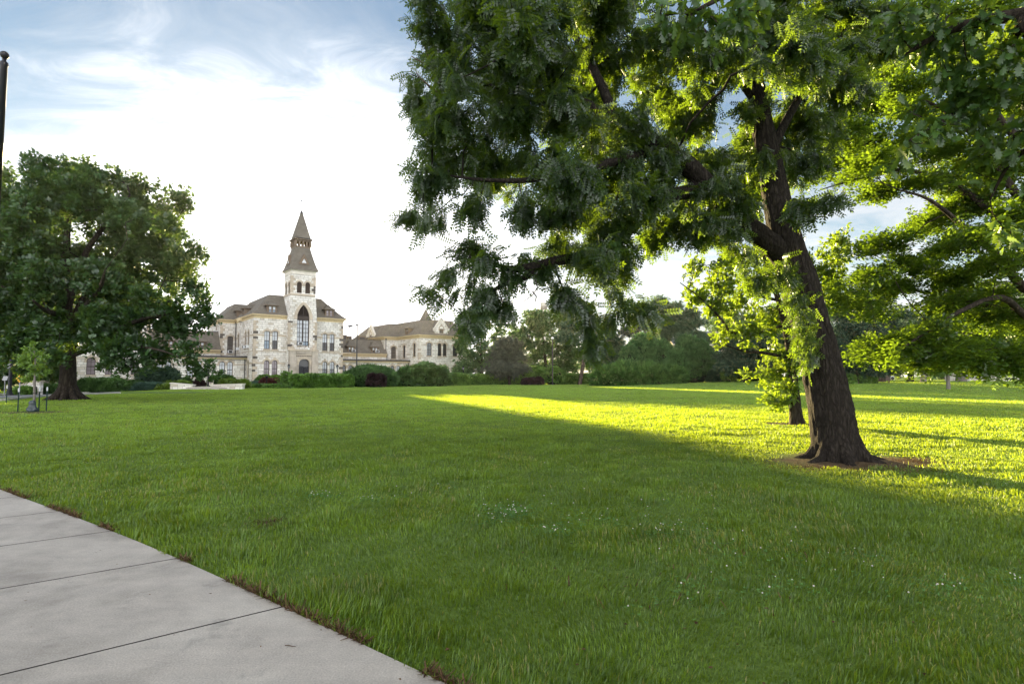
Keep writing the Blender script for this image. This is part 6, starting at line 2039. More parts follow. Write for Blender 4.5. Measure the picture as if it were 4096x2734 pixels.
bg_tree('spruce_tree', 2980, 84, 'dark spruce with low spreading boughs right of the big window', [(2960, 1330, 55, 30), (2930, 1380, 70, 26), (3010, 1380, 70, 30), (2960, 1420, 100, 28), (3060, 1430, 80, 34), (2970, 1465, 110, 28), (3050, 1350, 60, 40), (3080, 1290, 50, 50)], mat_leaf='spruce', leaf=NDL, seed=125, dens=1.3, per=13, size=.62, trunk_r=.3, group=GB, depth=3, droop=-.25)
bg_tree('spruce_tree', 3420, 72, 'broad dark spruce right of the leaning trunk', [(3430, 1190, 35, 40), (3420, 1250, 65, 45), (3440, 1320, 90, 45), (3430, 1385, 110, 42), (3450, 1440, 120, 36), (3440, 1480, 110, 20), (3370, 1400, 60, 50)], mat_leaf='spruce', leaf=NDL, seed=128, dens=1.6, per=14, size=.55, trunk_r=.3, group=GB, depth=2.6, droop=-.25)
bg_tree('spruce_tree', 3520, 80, 'spruce with a thick bare stem in front of the rocky bank', [(3525, 1300, 45, 35), (3520, 1350, 70, 36), (3530, 1400, 85, 34), (3520, 1445, 90, 26), (3540, 1470, 70, 14)], mat_leaf='spruce', mat_bark='bark_pine', leaf=NDL, seed=131, dens=1.5, per=13, size=.6, trunk_r=.52, group=GB, depth=2.4, droop=-.25)
bg_tree('pine_tree', 3637, 84, 'dark stemmed pine beside the blue parking sign', [(3620, 1260, 50, 35), (3670, 1290, 60, 32), (3610, 1320, 60, 28), (3680, 1345, 70, 30), (3630, 1380, 70, 24), (3700, 1400, 60, 22)], mat_leaf='pine', mat_bark='bark_dark', leaf=NDL, seed=134, dens=1.2, per=12, size=.65, trunk_r=.42, group=GB, depth=2.5)
bg_tree('pine_tree', 3688, 78, 'pine with a pale grey trunk right of the parking sign', [(3700, 1300, 50, 32), (3740, 1340, 60, 32), (3690, 1370, 60, 26), (3750, 1400, 60, 24)], mat_leaf='pine', mat_bark='bark_grey', leaf=NDL, seed=137, dens=1.2, per=12, size=.62, trunk_r=.34, group=GB, depth=2.2)
bg_tree('broadleaf_tree', 3840, 84, 'shady tree with a stout grey trunk before the stone terrace', [(3850, 1290, 90, 60), (3930, 1330, 80, 60), (3780, 1350, 60, 50), (3860, 1390, 100, 50), (3960, 1400, 60, 40), (3890, 1230, 70, 50)], mat_leaf='leaf_bg', mat_bark='bark_grey', trunk_top=(3848, 1260), seed=140, dens=.8, per=12, trunk_r=.62, group=GB, depth=3)
bg_tree('broadleaf_tree', 4092, 80, 'dark tree at the right edge of the lawn', [(4060, 1300, 80, 70), (4130, 1350, 80, 80), (4010, 1380, 60, 50), (4090, 1420, 70, 40), (4180, 1250, 100, 90)], mat_leaf='leaf_bg', seed=143, dens=.8, per=12, trunk_r=.4, group=GB, depth=3)
far = [(2905, 150, 'round topped tree showing above the slate roof', [(2920, 1270, 60, 45), (2870, 1300, 50, 35), (2980, 1300, 60, 40), (2930, 1330, 80, 40)]),
       (3120, 140, 'distant tree behind the small glowing tree', [(3120, 1260, 80, 60), (3060, 1320, 70, 50), (3180, 1330, 80, 60), (3120, 1390, 110, 60), (3120, 1460, 110, 40)]),
       (3290, 130, 'distant tree just behind the leaning trunk', [(3290, 1250, 80, 70), (3240, 1330, 80, 60), (3350, 1330, 70, 60), (3290, 1400, 110, 60), (3290, 1470, 110, 40)]),
       (3590, 150, 'far pale green tree in the gap between spruce and pine', [(3590, 1430, 50, 30), (3570, 1470, 50, 28), (3620, 1460, 50, 35)]),
       (3780, 135, 'far tree behind the right hand sapling', [(3780, 1300, 80, 60), (3730, 1370, 70, 50), (3830, 1360, 80, 60), (3780, 1440, 110, 50), (3780, 1490, 110, 22)]),
       (3990, 130, 'far tall tree above the stone terrace', [(3990, 1220, 90, 80), (3920, 1310, 90, 60), (4060, 1310, 90, 70), (3990, 1390, 120, 60), (3990, 1450, 110, 35)]),
       (4200, 125, 'far tree past the right edge', [(4200, 1250, 100, 90), (4150, 1350, 100, 80), (4200, 1440, 120, 60)]),
       (2380, 150, 'low far tree seen between pine trunk and fir', [(2370, 1400, 50, 50), (2330, 1440, 60, 45), (2420, 1450, 60, 40)])]
for i, (px, Y, lb, cls) in enumerate(far):
    bg_tree('far_tree', px, Y, lb, cls, seed=160 + 3 * i, dens=.33, per=11, size=.8, jit=.5, trunk_r=.35, group='far trees behind the lawn', depth=4, mat_leaf='leaf_bright' if '3590' == str(px) else 'leaf_bg')
# dark trees behind the road at the left
for i, (px, Y, lb, cls) in enumerate([(-60, 62, 'dark tree at the left edge behind the road', [(-60, 1280, 120, 110), (20, 1350, 80, 80), (-40, 1430, 90, 60), (60, 1240, 70, 90), (-20, 1500, 60, 35), (20, 1480, 45, 40)]),
                                      (95, 66, 'dark tree behind the yellow warning sign', [(90, 1330, 90, 90), (150, 1400, 70, 70), (60, 1430, 60, 50), (120, 1470, 60, 30), (60, 1490, 50, 40), (130, 1505, 50, 25), (30, 1520, 30, 25)]),
                                      (215, 70, 'dark tree between the stone stair and the oak trunk', [(210, 1360, 80, 90), (220, 1440, 60, 60), (180, 1480, 45, 35), (240, 1500, 45, 30)]),
                                      (20, 80, 'far tree behind the left lamp post', [(10, 1340, 90, 120), (50, 1440, 60, 50), (-30, 1450, 60, 50)])]):
    bg_tree('shade_tree', px, Y, lb, cls, seed=190 + 3 * i, dens=.9, per=12, size=.5, jit=.3, trunk_r=.25, group='dark trees behind the road', depth=2.5, mat_leaf='leaf_oak')


# ---- shrubs, hedges: a dark twiggy heart with leaf sprays over it
def shrub(name, base, label, clumps, mat_leaf, leaf, n_leaf, size, seed, group=None, upv=.5, out_w=1.0, cat='shrub', jit=.06, flat=None, core=.82):
    """clumps: ellipsoids in world metres; flattened where they meet the ground."""
    root = tree_object(name, base, label, cat, group)
    g = np.random.default_rng(seed)
    mb = MB()
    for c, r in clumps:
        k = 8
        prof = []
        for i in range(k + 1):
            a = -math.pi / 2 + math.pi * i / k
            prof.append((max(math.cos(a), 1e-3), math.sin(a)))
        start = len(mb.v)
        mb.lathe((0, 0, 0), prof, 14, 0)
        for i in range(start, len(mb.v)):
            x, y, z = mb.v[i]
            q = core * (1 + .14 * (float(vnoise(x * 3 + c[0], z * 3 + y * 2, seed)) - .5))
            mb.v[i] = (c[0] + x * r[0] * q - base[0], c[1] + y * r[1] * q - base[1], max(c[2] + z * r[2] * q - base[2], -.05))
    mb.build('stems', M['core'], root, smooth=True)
    tot = sum(r[0] * r[2] + r[0] * r[1] + r[1] * r[2] for c, r in clumps)
    pp, dd = [], []
    for c, r in clumps:
        n = int(n_leaf * (r[0] * r[2] + r[0] * r[1] + r[1] * r[2]) / tot)
        d = unit(g.normal(size=(n, 3)))
        d[:, 2] = np.where(d[:, 2] < -.5, -d[:, 2], d[:, 2])
        lump = .86 + .2 * vnoise(d[:, 0] * 4 + c[0] * 3, d[:, 2] * 4 + d[:, 1] * 3 + c[1], seed) + .05 * g.normal(size=n)
        p = np.array(c) + d * np.array(r) * lump[:, None]
        nn = unit(d / np.array(r))
        pp.append(p); dd.append(nn)
    pos = np.concatenate(pp); d = np.concatenate(dd)
    gz = gh(pos[:, 0], pos[:, 1])
    keep = pos[:, 2] > gz - .02
    pos, d = pos[keep], d[keep]
    # drop sprays deep inside other clumps
    inside = np.zeros(len(pos), bool)
    for c, r in clumps:
        inside |= (((pos - np.array(c)) / np.array(r)) ** 2).sum(1) < .55
    pos, d = pos[~inside], d[~inside]
    n = len(pos)
    pos = pos + g.normal(size=(n, 3)) * jit
    X = unit(d * out_w + g.normal(size=(n, 3)) * .55 + np.array((0, 0, upv)))
    Nn = unit(d + g.normal(size=(n, 3)) * .5 + np.array((0, 0, .6)))
    T, Tq = leaf
    V, Q = scatter(T, Tq, pos, X, Nn, size * (.7 + .6 * g.random(n)))
    rnd_ = np.clip(.42 + .9 * (vnoise(pos[:, 0] * 1.7, pos[:, 2] * 2.4 + pos[:, 1], seed + 1) - .5) + .75 * (g.random(n) - .5), 0, .95)
    put_crown(root, V, Q, np.repeat(rnd_, len(T)), M[mat_leaf], 'foliage')
    return root


def mound(px0, px1, py_top, Y, dy=.7, n=1, seed=0, ragged=.0, zb=None):
    """Ellipsoid clumps filling photo columns px0..px1 up to row py_top at distance Y."""
    g = random.Random(seed)
    out_ = []
    xl, xr = (px0 - CX) / F * Y, (px1 - CX) / F * Y
    top = at((px0 + px1) / 2, py_top, Y).z
    for i in range(n):
        w = (xr - xl) / n
        cx_ = xl + w * (i + .5)
        gz = float(gh(cx_, Y)) if zb is None else zb
        h = (top - gz) * (1 - ragged * g.random())
        out_.append(((cx_, Y + g.uniform(-.2, .2), gz + h * .42), (w * (.5 if n == 1 else .72), max(w * dy, .5), h * .58)))
    return out_


def hedge(px0, px1, top0, top1, Y0, Y1, depth, label, seed, n_leaf, mat_leaf='hedge', group='clipped hedges along the lawn edge', size=.28):
    """Long box hedge with rounded shoulders between two photo columns."""
    a = on_ground(px0, Y0); b = on_ground(px1, Y1)
    ta, tb = at(px0, top0, Y0).z, at(px1, top1, Y1).z
    base = (a + b) / 2
    root = tree_object('hedge', base, label, 'hedge', group)
    g = np.random.default_rng(seed)
    L = (b - a).length
    dirv = (b - a).normalized(); nv = Vector((dirv.y, -dirv.x, 0))
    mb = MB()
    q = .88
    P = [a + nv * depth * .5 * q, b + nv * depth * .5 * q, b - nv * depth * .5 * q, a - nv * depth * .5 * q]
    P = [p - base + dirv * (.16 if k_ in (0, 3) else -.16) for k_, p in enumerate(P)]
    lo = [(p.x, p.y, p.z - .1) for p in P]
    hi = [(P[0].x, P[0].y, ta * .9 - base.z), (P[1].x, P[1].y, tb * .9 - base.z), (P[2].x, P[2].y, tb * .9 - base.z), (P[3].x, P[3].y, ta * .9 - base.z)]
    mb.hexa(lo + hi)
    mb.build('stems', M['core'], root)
    n = n_leaf
    u = g.random(n); hgt = ta + (tb - ta) * u
    H_ = hgt - (a.z + (b.z - a.z) * u)
    per = 2 * float(np.mean(H_)) + depth
    s = g.random(n) * per
    Hm = float(np.mean(H_))
    side = np.where(s < Hm, -1, np.where(s < Hm + depth, 0, 1))
    zf = np.where(side == -1, s / Hm, np.where(side == 0, 1.0, (s - Hm - depth) / Hm))
    off = np.where(side == -1, .5, np.where(side == 0, .5 - (s - Hm) / depth, -.5))
    bumpy = (vnoise(u * L * 1.1, zf * 2 + off * 3, seed) - .5) * .28
    rnd_shoulder = 1 - .18 * smooth((zf - .75) / .25)
    oo = off * np.where(side == 0, 1, rnd_shoulder) * depth
    end = smooth(np.minimum(u, 1 - u) * L / .5)
    pos = np.array(a)[None] + np.array(dirv)[None] * (u * L)[:, None] + np.array(nv)[None] * (oo * (.7 + .3 * end) + side * -1 * bumpy)[:, None]
    topn = hgt - .10 * np.abs(off * 2) ** 3 * (side == 0) + bumpy * .8 * (side == 0)
    pos[:, 2] = a.z + (b.z - a.z) * u + H_ * np.where(side == 0, 1, zf * .98) * (.86 + .14 * end)
    pos[:, 2] = np.where(side == 0, topn * (.86 + .14 * end) + (1 - (.86 + .14 * end)) * a.z, pos[:, 2])
    nrm = np.where((side == 0)[:, None], np.array((0, 0, 1.0))[None], np.array(nv)[None] * (-side)[:, None])
    # the two end caps
    k = n // 14
    ue = np.where(g.random(k) < .5, 0.02, .98)
    pe = np.array(a)[None] + np.array(dirv)[None] * (ue * L)[:, None] + np.array(nv)[None] * ((g.random(k) - .5) * depth * .85)[:, None]
    pe[:, 2] = a.z + g.random(k) * (min(ta, tb) - a.z) * .95
    ne = np.array(dirv)[None] * np.where(ue < .5, -1, 1)[:, None]
    pos = np.concatenate([pos, pe]); nrm = np.concatenate([nrm, ne]); n = len(pos)
    pos = pos + g.normal(size=(n, 3)) * .05
    X = unit(nrm * .8 + g.normal(size=(n, 3)) * .6 + np.array((0, 0, .4)))
    T, Tq = SPR[seed % 3]
    V, Q = scatter(T, Tq, pos, X, unit(nrm + g.normal(size=(n, 3)) * .6), size * (.7 + .6 * g.random(n)))
    rr = np.clip(.42 + .9 * (vnoise(pos[:, 0] * 1.6, pos[:, 2] * 2.4 + pos[:, 1], seed + 1) - .5) + .75 * (g.random(n) - .5), 0, .95)
    put_crown(root, V, Q, np.repeat(rr, len(T)), M[mat_leaf], 'foliage')
    return root


hedge(1172, 1402, 1503, 1502, 72, 79, 2.2, 'long clipped hedge in front of the hall entrance', 301, 9000)
hedge(1574, 1645, 1497, 1497, 90, 92, 1.6, 'short piece of hedge between the rounded yew and the spreading bush', 302, 2500)
hedge(1772, 1870, 1498, 1500, 94, 96, 1.8, 'clipped hedge before the right end of the hall', 303, 4000)
hedge(1868, 2082, 1500, 1500, 99, 103, 1.8, 'clipped hedge under the grey brown pine', 304, 7000)
hedge(2214, 2402, 1499, 1498, 106, 108, 1.9, 'long clipped hedge below the bare trunked pine', 305, 7000)
hedge(3360, 3482, 1502, 1500, 72, 74, 1.6, 'clipped hedge under the dark spruces at the right', 306, 4000)
hedge(3060, 3220, 1512, 1512, 98, 100, 1.5, 'low hedge half hidden behind the leaning trunk', 307, 2500)
hedge(338, 500, 1519, 1522, 72, 72.4, 2.2, 'dark clipped hedge below the left wing windows', 308, 6000, mat_leaf='yew')

shrub('round_yew', on_ground(1485, 83), 'big domed yew in front of the low right corridor', mound(1388, 1582, 1466, 83, .6, 1) + mound(1400, 1570, 1480, 82, .5, 2, 3), 'yew', t_needles(9, 5, .09, .8), 9000, .34, 401, 'rounded evergreens along the hall', upv=.15)
shrub('spreading_bush', on_ground(1692, 86), 'wide layered evergreen bush before the right wing corner', mound(1604, 1785, 1468, 86, .5, 3, 5, .12) + mound(1640, 1755, 1460, 86.5, .5, 1), 'yew', SPR[1], 7500, .42, 404, 'rounded evergreens along the hall', upv=.1, jit=.18)
shrub('hedge_mound', on_ground(2145, 104), 'tall rounded hedge mound beside the globe lamp', mound(2045, 2245, 1471, 104, .4, 3, 8, .10) + mound(2080, 2210, 1470, 105, .4, 1), 'hedge', SPR[0], 8500, .36, 407, 'rounded evergreens along the hall', upv=.2)
shrub('spreading_juniper', on_ground(2550, 90), 'broad spreading juniper with long feathered tips at the lawn edge', mound(2390, 2720, 1478, 90, .5, 5, 11, .22) + mound(2450, 2620, 1468, 91, .5, 2, 12), 'juniper', t_needles(10, 3, .07, .5), 9500, .85, 410, 'rounded evergreens along the hall', upv=.35, jit=.25)


def domes(px_list, Y):
    """Upright dome: (px centre, half width, top row, foot row)."""
    out_ = []
    for i, (px, hw, top, foot) in enumerate(px_list):
        yy = Y + (.9 if i % 2 else -.6)
        c = at(px, (top * .45 + foot * .55), yy); 
        out_.append((tuple(c), (hw / F * yy, hw / F * yy * .9, (foot - top) * .56 / F * yy)))
    return out_


shrub('rounded_cedar', on_ground(2590, 97), 'clump of domed cedars above the spreading juniper', domes([(2520, 38, 1385, 1520), (2575, 62, 1345, 1520), (2640, 55, 1372, 1520), (2540, 45, 1430, 1530), (2620, 42, 1400, 1530), (2680, 40, 1400, 1530), (2590, 40, 1420, 1530)], 97), 'arbor', t_needles(11, 6, .075, .45), 10500, .62, 413, 'domed cedars', upv=1.0, out_w=.6, jit=.1)
shrub('rounded_cedar', on_ground(2775, 94), 'clump of peaked cedars below the slate roofed building', domes([(2715, 42, 1400, 1530), (2750, 48, 1352, 1530), (2800, 48, 1372, 1530), (2840, 36, 1400, 1530), (2775, 40, 1420, 1530), (2860, 28, 1440, 1530), (2690, 34, 1440, 1530)], 94), 'arbor', t_needles(11, 6, .075, .45), 10000, .62, 416, 'domed cedars', upv=1.0, out_w=.6, jit=.1)
shrub('low_juniper', on_ground(2950, 92), 'dark low bushes under the spruce beside the big window', mound(2850, 3080, 1478, 92, .5, 4, 17, .2), 'spruce', t_needles(10, 3, .08, .6), 7000, .6, 419, upv=.3, jit=.2)
shrub('leafy_shrub', on_ground(2915, 90), 'pale green leafy shrub standing against the dark low bushes', mound(2893, 2935, 1464, 90, .5, 1, 3), 'leaf_young', SPR[2], 900, .38, 422, upv=.4, jit=.15, core=.6)
# bed in front of the hall
shrub('barberry', on_ground(1066, 80), 'dark red barberry, the nearer bush left of the entrance', mound(1044, 1092, 1516, 80, .5, 1), 'barberry', SPR[0], 1500, .24, 431, 'red barberries by the entrance')
shrub('barberry', on_ground(1104, 82), 'dark red barberry against the small entrance tree', mound(1084, 1126, 1517, 82, .5, 1), 'barberry', SPR[1], 1300, .24, 434, 'red barberries by the entrance')
shrub('evergreen_shrub', on_ground(1085, 86), 'dark green rounded shrub behind the red barberries', mound(1038, 1128, 1501, 86, .4, 2, 4, .2), 'hedge', SPR[2], 3000, .26, 437)
shrub('low_shrub', on_ground(1045, 74), 'low green shrub at the lawn edge below the barberries', mound(1008, 1082, 1539, 74, .5, 2, 6, .2), 'hedge', SPR[0], 1700, .2, 440, 'low green shrubs at the lawn edge')
shrub('low_shrub', on_ground(1125, 73.5), 'flat green shrub reaching to the long clipped hedge', mound(1078, 1178, 1540, 73.5, .4, 3, 7, .2), 'hedge', SPR[1], 1900, .2, 443, 'low green shrubs at the lawn edge')
shrub('creeping_juniper', on_ground(1013, 84), 'small blue green juniper at the hall corner', mound(990, 1040, 1532, 84, .6, 2, 2, .2), 'blue_juniper', NDL, 900, .4, 446, upv=.3)
shrub('purple_shrub', on_ground(1508, 78.5), 'dark purple shrub in front of the domed yew', mound(1476, 1536, 1494, 78.5, .4, 2, 3, .25), 'plum_shrub', SPR[2], 1500, .26, 449, 'dark purple shrubs')
shrub('purple_shrub', on_ground(2130, 98), 'dark purple shrub below the rounded hedge mound', mound(2092, 2168, 1511, 98, .3, 3, 9, .3), 'plum_shrub', SPR[1], 1500, .3, 452, 'dark purple shrubs')
# round the curved seat wall
shrub('lime_shrub', on_ground(665, 70.5), 'light green shrub left of the curved wall, low at the lawn', mound(632, 690, 1541, 69, .6, 1), 'lime_shrub', SPR[0], 1100, .24, 461, 'light green shrubs round the curved wall')
shrub('lime_shrub', on_ground(700, 73), 'light green shrub behind the left arm of the curved wall', mound(662, 752, 1521, 73, .5, 2, 5, .15), 'lime_shrub', SPR[1], 1500, .26, 464, 'light green shrubs round the curved wall')
shrub('lime_shrub', on_ground(912, 73), 'light green shrub behind the right arm of the curved wall', mound(882, 942, 1520, 73, .5, 1), 'lime_shrub', SPR[2], 1200, .26, 467, 'light green shrubs round the curved wall')
shrub('lime_shrub', on_ground(968, 71), 'light green shrub off the right end of the curved wall', mound(934, 994, 1523, 71, .6, 2, 6, .1), 'lime_shrub', SPR[0], 1500, .26, 470, 'light green shrubs round the curved wall')
shrub('dark_yew', on_ground(640, 74), 'dark ragged yew before the left wing', mound(576, 702, 1474, 74, .5, 2, 4, .15), 'spruce', t_needles(9, 5, .09, .8), 5000, .4, 473, upv=.3, jit=.15)
shrub('yew_hedge', on_ground(552, 73), 'low dark shrub left of the ragged yew', mound(512, 596, 1525, 73, .5, 2, 4, .1), 'yew', SPR[0], 1800, .26, 476)
shrub('yew_hedge', on_ground(725, 78), 'low dark shrub under the windows behind the curved wall', mound(690, 762, 1511, 78, .4, 2, 8, .1), 'yew', SPR[1], 1500, .26, 479)
shrub('yew_hedge', on_ground(890, 81), 'low dark hedge under the pair of arched corridor windows', mound(845, 932, 1504, 81, .4, 2, 9, .1), 'yew', SPR[2], 2200, .26, 482)
shrub('creeping_juniper', on_ground(605, 69), 'spreading blue green juniper left of the curved wall', mound(555, 655, 1541, 69, .4, 3, 3, .3), 'blue_juniper', NDL, 1700, .5, 485, upv=.25)
shrub('bronze_shrub', on_ground(797, 76), 'dark bronze shrub beside the cream name board', mound(782, 816, 1519, 76, .6, 1), 'plum_shrub', SPR[1], 700, .24, 488)
# under the trees across the road
shrub('box_shrub', on_ground(85, 51.5), 'rounded green shrub under the yellow warning sign', mound(62, 100, 1553, 51.5, .6, 1), 'hedge', SPR[0], 900, .2, 491, 'clipped shrubs by the stone stair')
shrub('box_shrub', on_ground(112, 51.8), 'rounded green shrub against the stone stair', mound(94, 128, 1552, 51.8, .6, 1), 'hedge', SPR[1], 900, .2, 494, 'clipped shrubs by the stone stair')
shrub('dark_shrub', on_ground(195, 54), 'dark shrub between the stair and the oak trunk', mound(168, 240, 1538, 54, .5, 2, 5, .2), 'yew', SPR[2], 1500, .24, 497)


# small trees of the bed
def small_bed_tree(name, px, Y, label, clumps, leafm, seed, tr_r=.05, per=8, size=.3, dens=3.0, stems=1):
    b = on_ground(px, Y)
    cl = [px_clump(*c, Y, .7) for c in clumps]
    top = at(px, min(c[1] for c in clumps), Y)
    tr = [b + (top - b) * f for f in (-.03, .1, .4, .7, 1)]
    return generic_tree(name, b, label, None, cl, [], .008, SPR[seed % 3], leafm, 'bark_grey', dens, per, .12, size, seed, trunk=(tr, [tr_r * q for q in (1.3, 1, .8, .5, .15)]), seg=.5)


small_bed_tree('entrance_tree', 1148, 76, 'small round leafy tree left of the hall entrance', [(1150, 1505, 28, 20), (1130, 1525, 22, 18), (1165, 1520, 22, 20), (1148, 1492, 16, 10)], 'hedge', 502, dens=2.5)
small_bed_tree('serviceberry_tree', 832, 75, 'small dark leaved tree behind the curved wall', [(845, 1475, 35, 28), (815, 1495, 30, 24), (868, 1490, 25, 22), (835, 1445, 22, 22), (800, 1470, 20, 20)], 'yew', 505, dens=1.3, size=.3)

# young maple with stakes, left
SB = ground_at(133, 1646)
b = Vector(SB); Y = SB.y
tr = [at(136, 1650, Y), at(137, 1600, Y), at(138, 1550, Y), at(140, 1490, Y), at(141, 1440, Y), at(136, 1400, Y), at(134, 1365, Y)]
clm = [px_clump(*c, Y + rng.uniform(-.25, .25), .3) for c in [(130, 1380, 18, 20), (112, 1400, 14, 10), (120, 1420, 22, 12), (84, 1421, 16, 7), (100, 1430, 14, 8), (165, 1428, 18, 12), (180, 1420, 8, 6), (105, 1455, 18, 14), (125, 1462, 16, 14), (158, 1462, 12, 8), (160, 1490, 24, 8), (185, 1492, 8, 6), (120, 1500, 20, 10), (105, 1515, 12, 6), (145, 1505, 18, 10), (140, 1410, 14, 10), (126, 1440, 12, 12)]]
generic_tree('young_maple', b, 'staked young maple with bright green leaves near the left edge', None, clm, [], .004, t_spray(5, 3, .7, .5, 1.0, .5), 'leaf_young', 'bark_grey', 5, 3, .04, .17, 520, trunk=(tr, [.075, .055, .05, .042, .03, .018, .008]), seg=.2, up=.5, droop=-.3)
# sapling at the right
SR = ground_at(3795, 1556)
Y = SR.y
tr = [at(3794, 1558, Y), at(3793, 1530, Y), at(3790, 1490, Y), at(3785, 1430, Y), at(3780, 1370, Y), at(3778, 1320, Y)]
clm = [px_clump(*c, Y, 1.3) for c in [(3770, 1345, 40, 30), (3740, 1385, 45, 32), (3815, 1380, 45, 34), (3775, 1420, 60, 34), (3725, 1440, 36, 30), (3830, 1440, 40, 30), (3775, 1470, 50, 22)]]
generic_tree('lawn_sapling', SR, 'young lawn tree with a slim grey stem far out at the right', None, clm, [], .012, SPR[1], 'leaf_young', 'bark_grey', 2.2, 10, .22, .4, 523, trunk=(tr, [.2, .16, .15, .12, .08, .03]), seg=.6)
# ---------------------------------------------------------------- posts, lamps, signs, walls
def lathe_post(mb, prof, n=12, m=0):
    mb.lathe((0, 0, 0), prof, n, m)


# tall lamp post at the left edge of the view
lp = ground_at(-66, 1762)
r = empty('lamp_post', lp, 0, 'tall black lamp post with ball finial at the left edge of the view', 'lamp post', None)
mb = MB(); lathe_post(mb, [(.24, 0), (.24, .08), (.16, .16), (.15, .3), (.145, 2.75), (.155, 2.8), (.155, 2.9), (.085, 2.95)], 14); mb.build('base', M['black'], r)
mb = MB(); lathe_post(mb, [(.085, 2.9), (.078, 9.62), (.09, 9.64), (.09, 9.72), (.04, 9.76), (.05, 9.82)], 14); mb.build('pole', M['black'], r, smooth=True)
mb = MB(); mb.ball((0, 0, 9.92), .10, 14); mb.build('finial', M['black'], r, smooth=True)
mb = MB(); mb.tube([(-.05, 0, 9.1), (-.5, 0, 9.35), (-1.1, 0, 9.4)], .035, 8); mb.tube([(.05, 0, 9.64), (.12, 0, 9.64)], .012, 5); mb.build('arm', M['black'], r)
mb = MB(); mb.frustum(-1.35, 0, .30, .15, 9.27, .16, .1, 9.45); mb.build('lamp_head', M['black'], r)

# tall double headed light in front of the low corridor
b = on_ground(1427, 82)
r = empty('floodlight_pole', b, 0, 'tall slim light pole with two lamp heads before the low right corridor', 'lamp post')
top = at(1428, 1303, 82).z - b.z
mb = MB(); mb.lathe((0, 0, 0), [(.2, 0), (.2, .12), (.1, .2), (.095, top * .5), (.075, top - .3), (.07, top)], 8); mb.build('pole', M['gutter'], r)
mb = MB(); mb.obox((0, -.1, top + .12), (.17, 0, 0), (0, .3, .03), (0, 0, .10)); hd = mb.build('lamp_head', M['gutter'], r)
mb = MB(); mb.tube([(0, 0, top - .1), (-.3, 0, top + .02), (-.75, 0, top + .02)], .03, 6); mb.build('arm', M['gutter'], r)
mb = MB(); mb.obox((-1.0, -.05, top - .02), (.28, 0, .06), (0, .2, 0), (-.03, 0, .10)); mb.obox((-1.02, -.05, top - .14), (.2, 0, .05), (0, .15, 0), (-.01, 0, .03)); mb.build('lamp_head', M['gutter'], r)


def lantern_post(px, Y, py_top, label, first=[None]):
    b = on_ground(px, Y)
    h = at(px, py_top, Y).z - b.z
    if first[0] is None:
        r = empty('lantern_post', b, 0, label, 'lamp post', 'black lantern posts along the hall')
        H0 = 3.2
        mb = MB(); mb.lathe((0, 0, 0), [(.2, 0), (.2, .1), (.13, .2), (.12, .55), (.075, .65), (.06, 2.3), (.085, 2.34), (.085, 2.4), (.05, 2.44), (.05, 2.55), (.11, 2.6)], 10); mb.build('post', M['black'], r)
        mb = MB(); mb.lathe((0, 0, 0), [(.10, 2.6), (.17, 2.92), (.17, 2.94)], 8); mb.build('lantern', M['grey_blind'], r)
        mb = MB(); mb.lathe((0, 0, 0), [(.24, 2.94), (.22, 2.98), (.10, 3.1), (.07, 3.12), (.03, 3.2), (.002, 3.26)], 10)
        for k in range(4):
            a = k * math.pi / 2 + .4
            mb.tube([(.10 * math.cos(a), .10 * math.sin(a), 2.6), (.18 * math.cos(a), .18 * math.sin(a), 2.95)], .012, 4)
        mb.build('cap', M['black'], r)
        first[0] = (r, 3.26)
    else:
        src, _ = first[0]
        r = src.copy(); COL.objects.link(r)
        for ch in list(src.children):
            c = ch.copy(); COL.objects.link(c); c.parent = r
        r.location = b
        r['label'] = label
    k = h / 3.26
    r.scale = (1, 1, k)
    return r


lantern_post(1156, 84, 1453, 'black lantern post left of the tower door')
lantern_post(1350, 86, 1455, 'black lantern post before the right pair of arched pavilion windows')
lantern_post(1618, 92, 1459, 'black lantern post between the corridor and the right wing')
lantern_post(1853, 98, 1462, 'black lantern post at the far right end of the hall')
lantern_post(836, 72, 1457, 'black lantern post behind the curved wall by the name board')

b = on_ground(1069, 79)
r = empty('bollard_light', b, 0, 'short black light in the bed above the red barberry', 'garden light')
hh_ = at(1069, 1503, 79).z - b.z
mb = MB(); mb.lathe((0, 0, 0), [(.1, 0), (.06, .08), (.055, hh_ - .38), (.1, hh_ - .34)], 8); mb.build('post', M['black'], r)
mb = MB(); mb.lathe((0, 0, 0), [(.1, hh_ - .34), (.19, hh_ - .1), (.23, hh_ - .08), (.22, hh_), (.03, hh_ + .02)], 10); mb.build('lamp_head', M['black'], r)

# globe lamp by the hedge mound
b = on_ground(2210, 100)
r = empty('globe_lamp', b, 0, 'thin dark lamp pole with a white globe before the broadleaf trees', 'lamp post')
hh_ = at(2206, 1352, 100).z - b.z
mb = MB(); mb.lathe((0, 0, 0), [(.16, 0), (.1, .2), (.085, hh_ - .3), (.1, hh_ - .25), (.06, hh_ - .2)], 8); mb.build('pole', M['gutter'], r)
mb = MB(); mb.ball((0, 0, hh_), .26, 14, sz=.85); mb.build('globe', M['lamp_globe'], r, smooth=True)

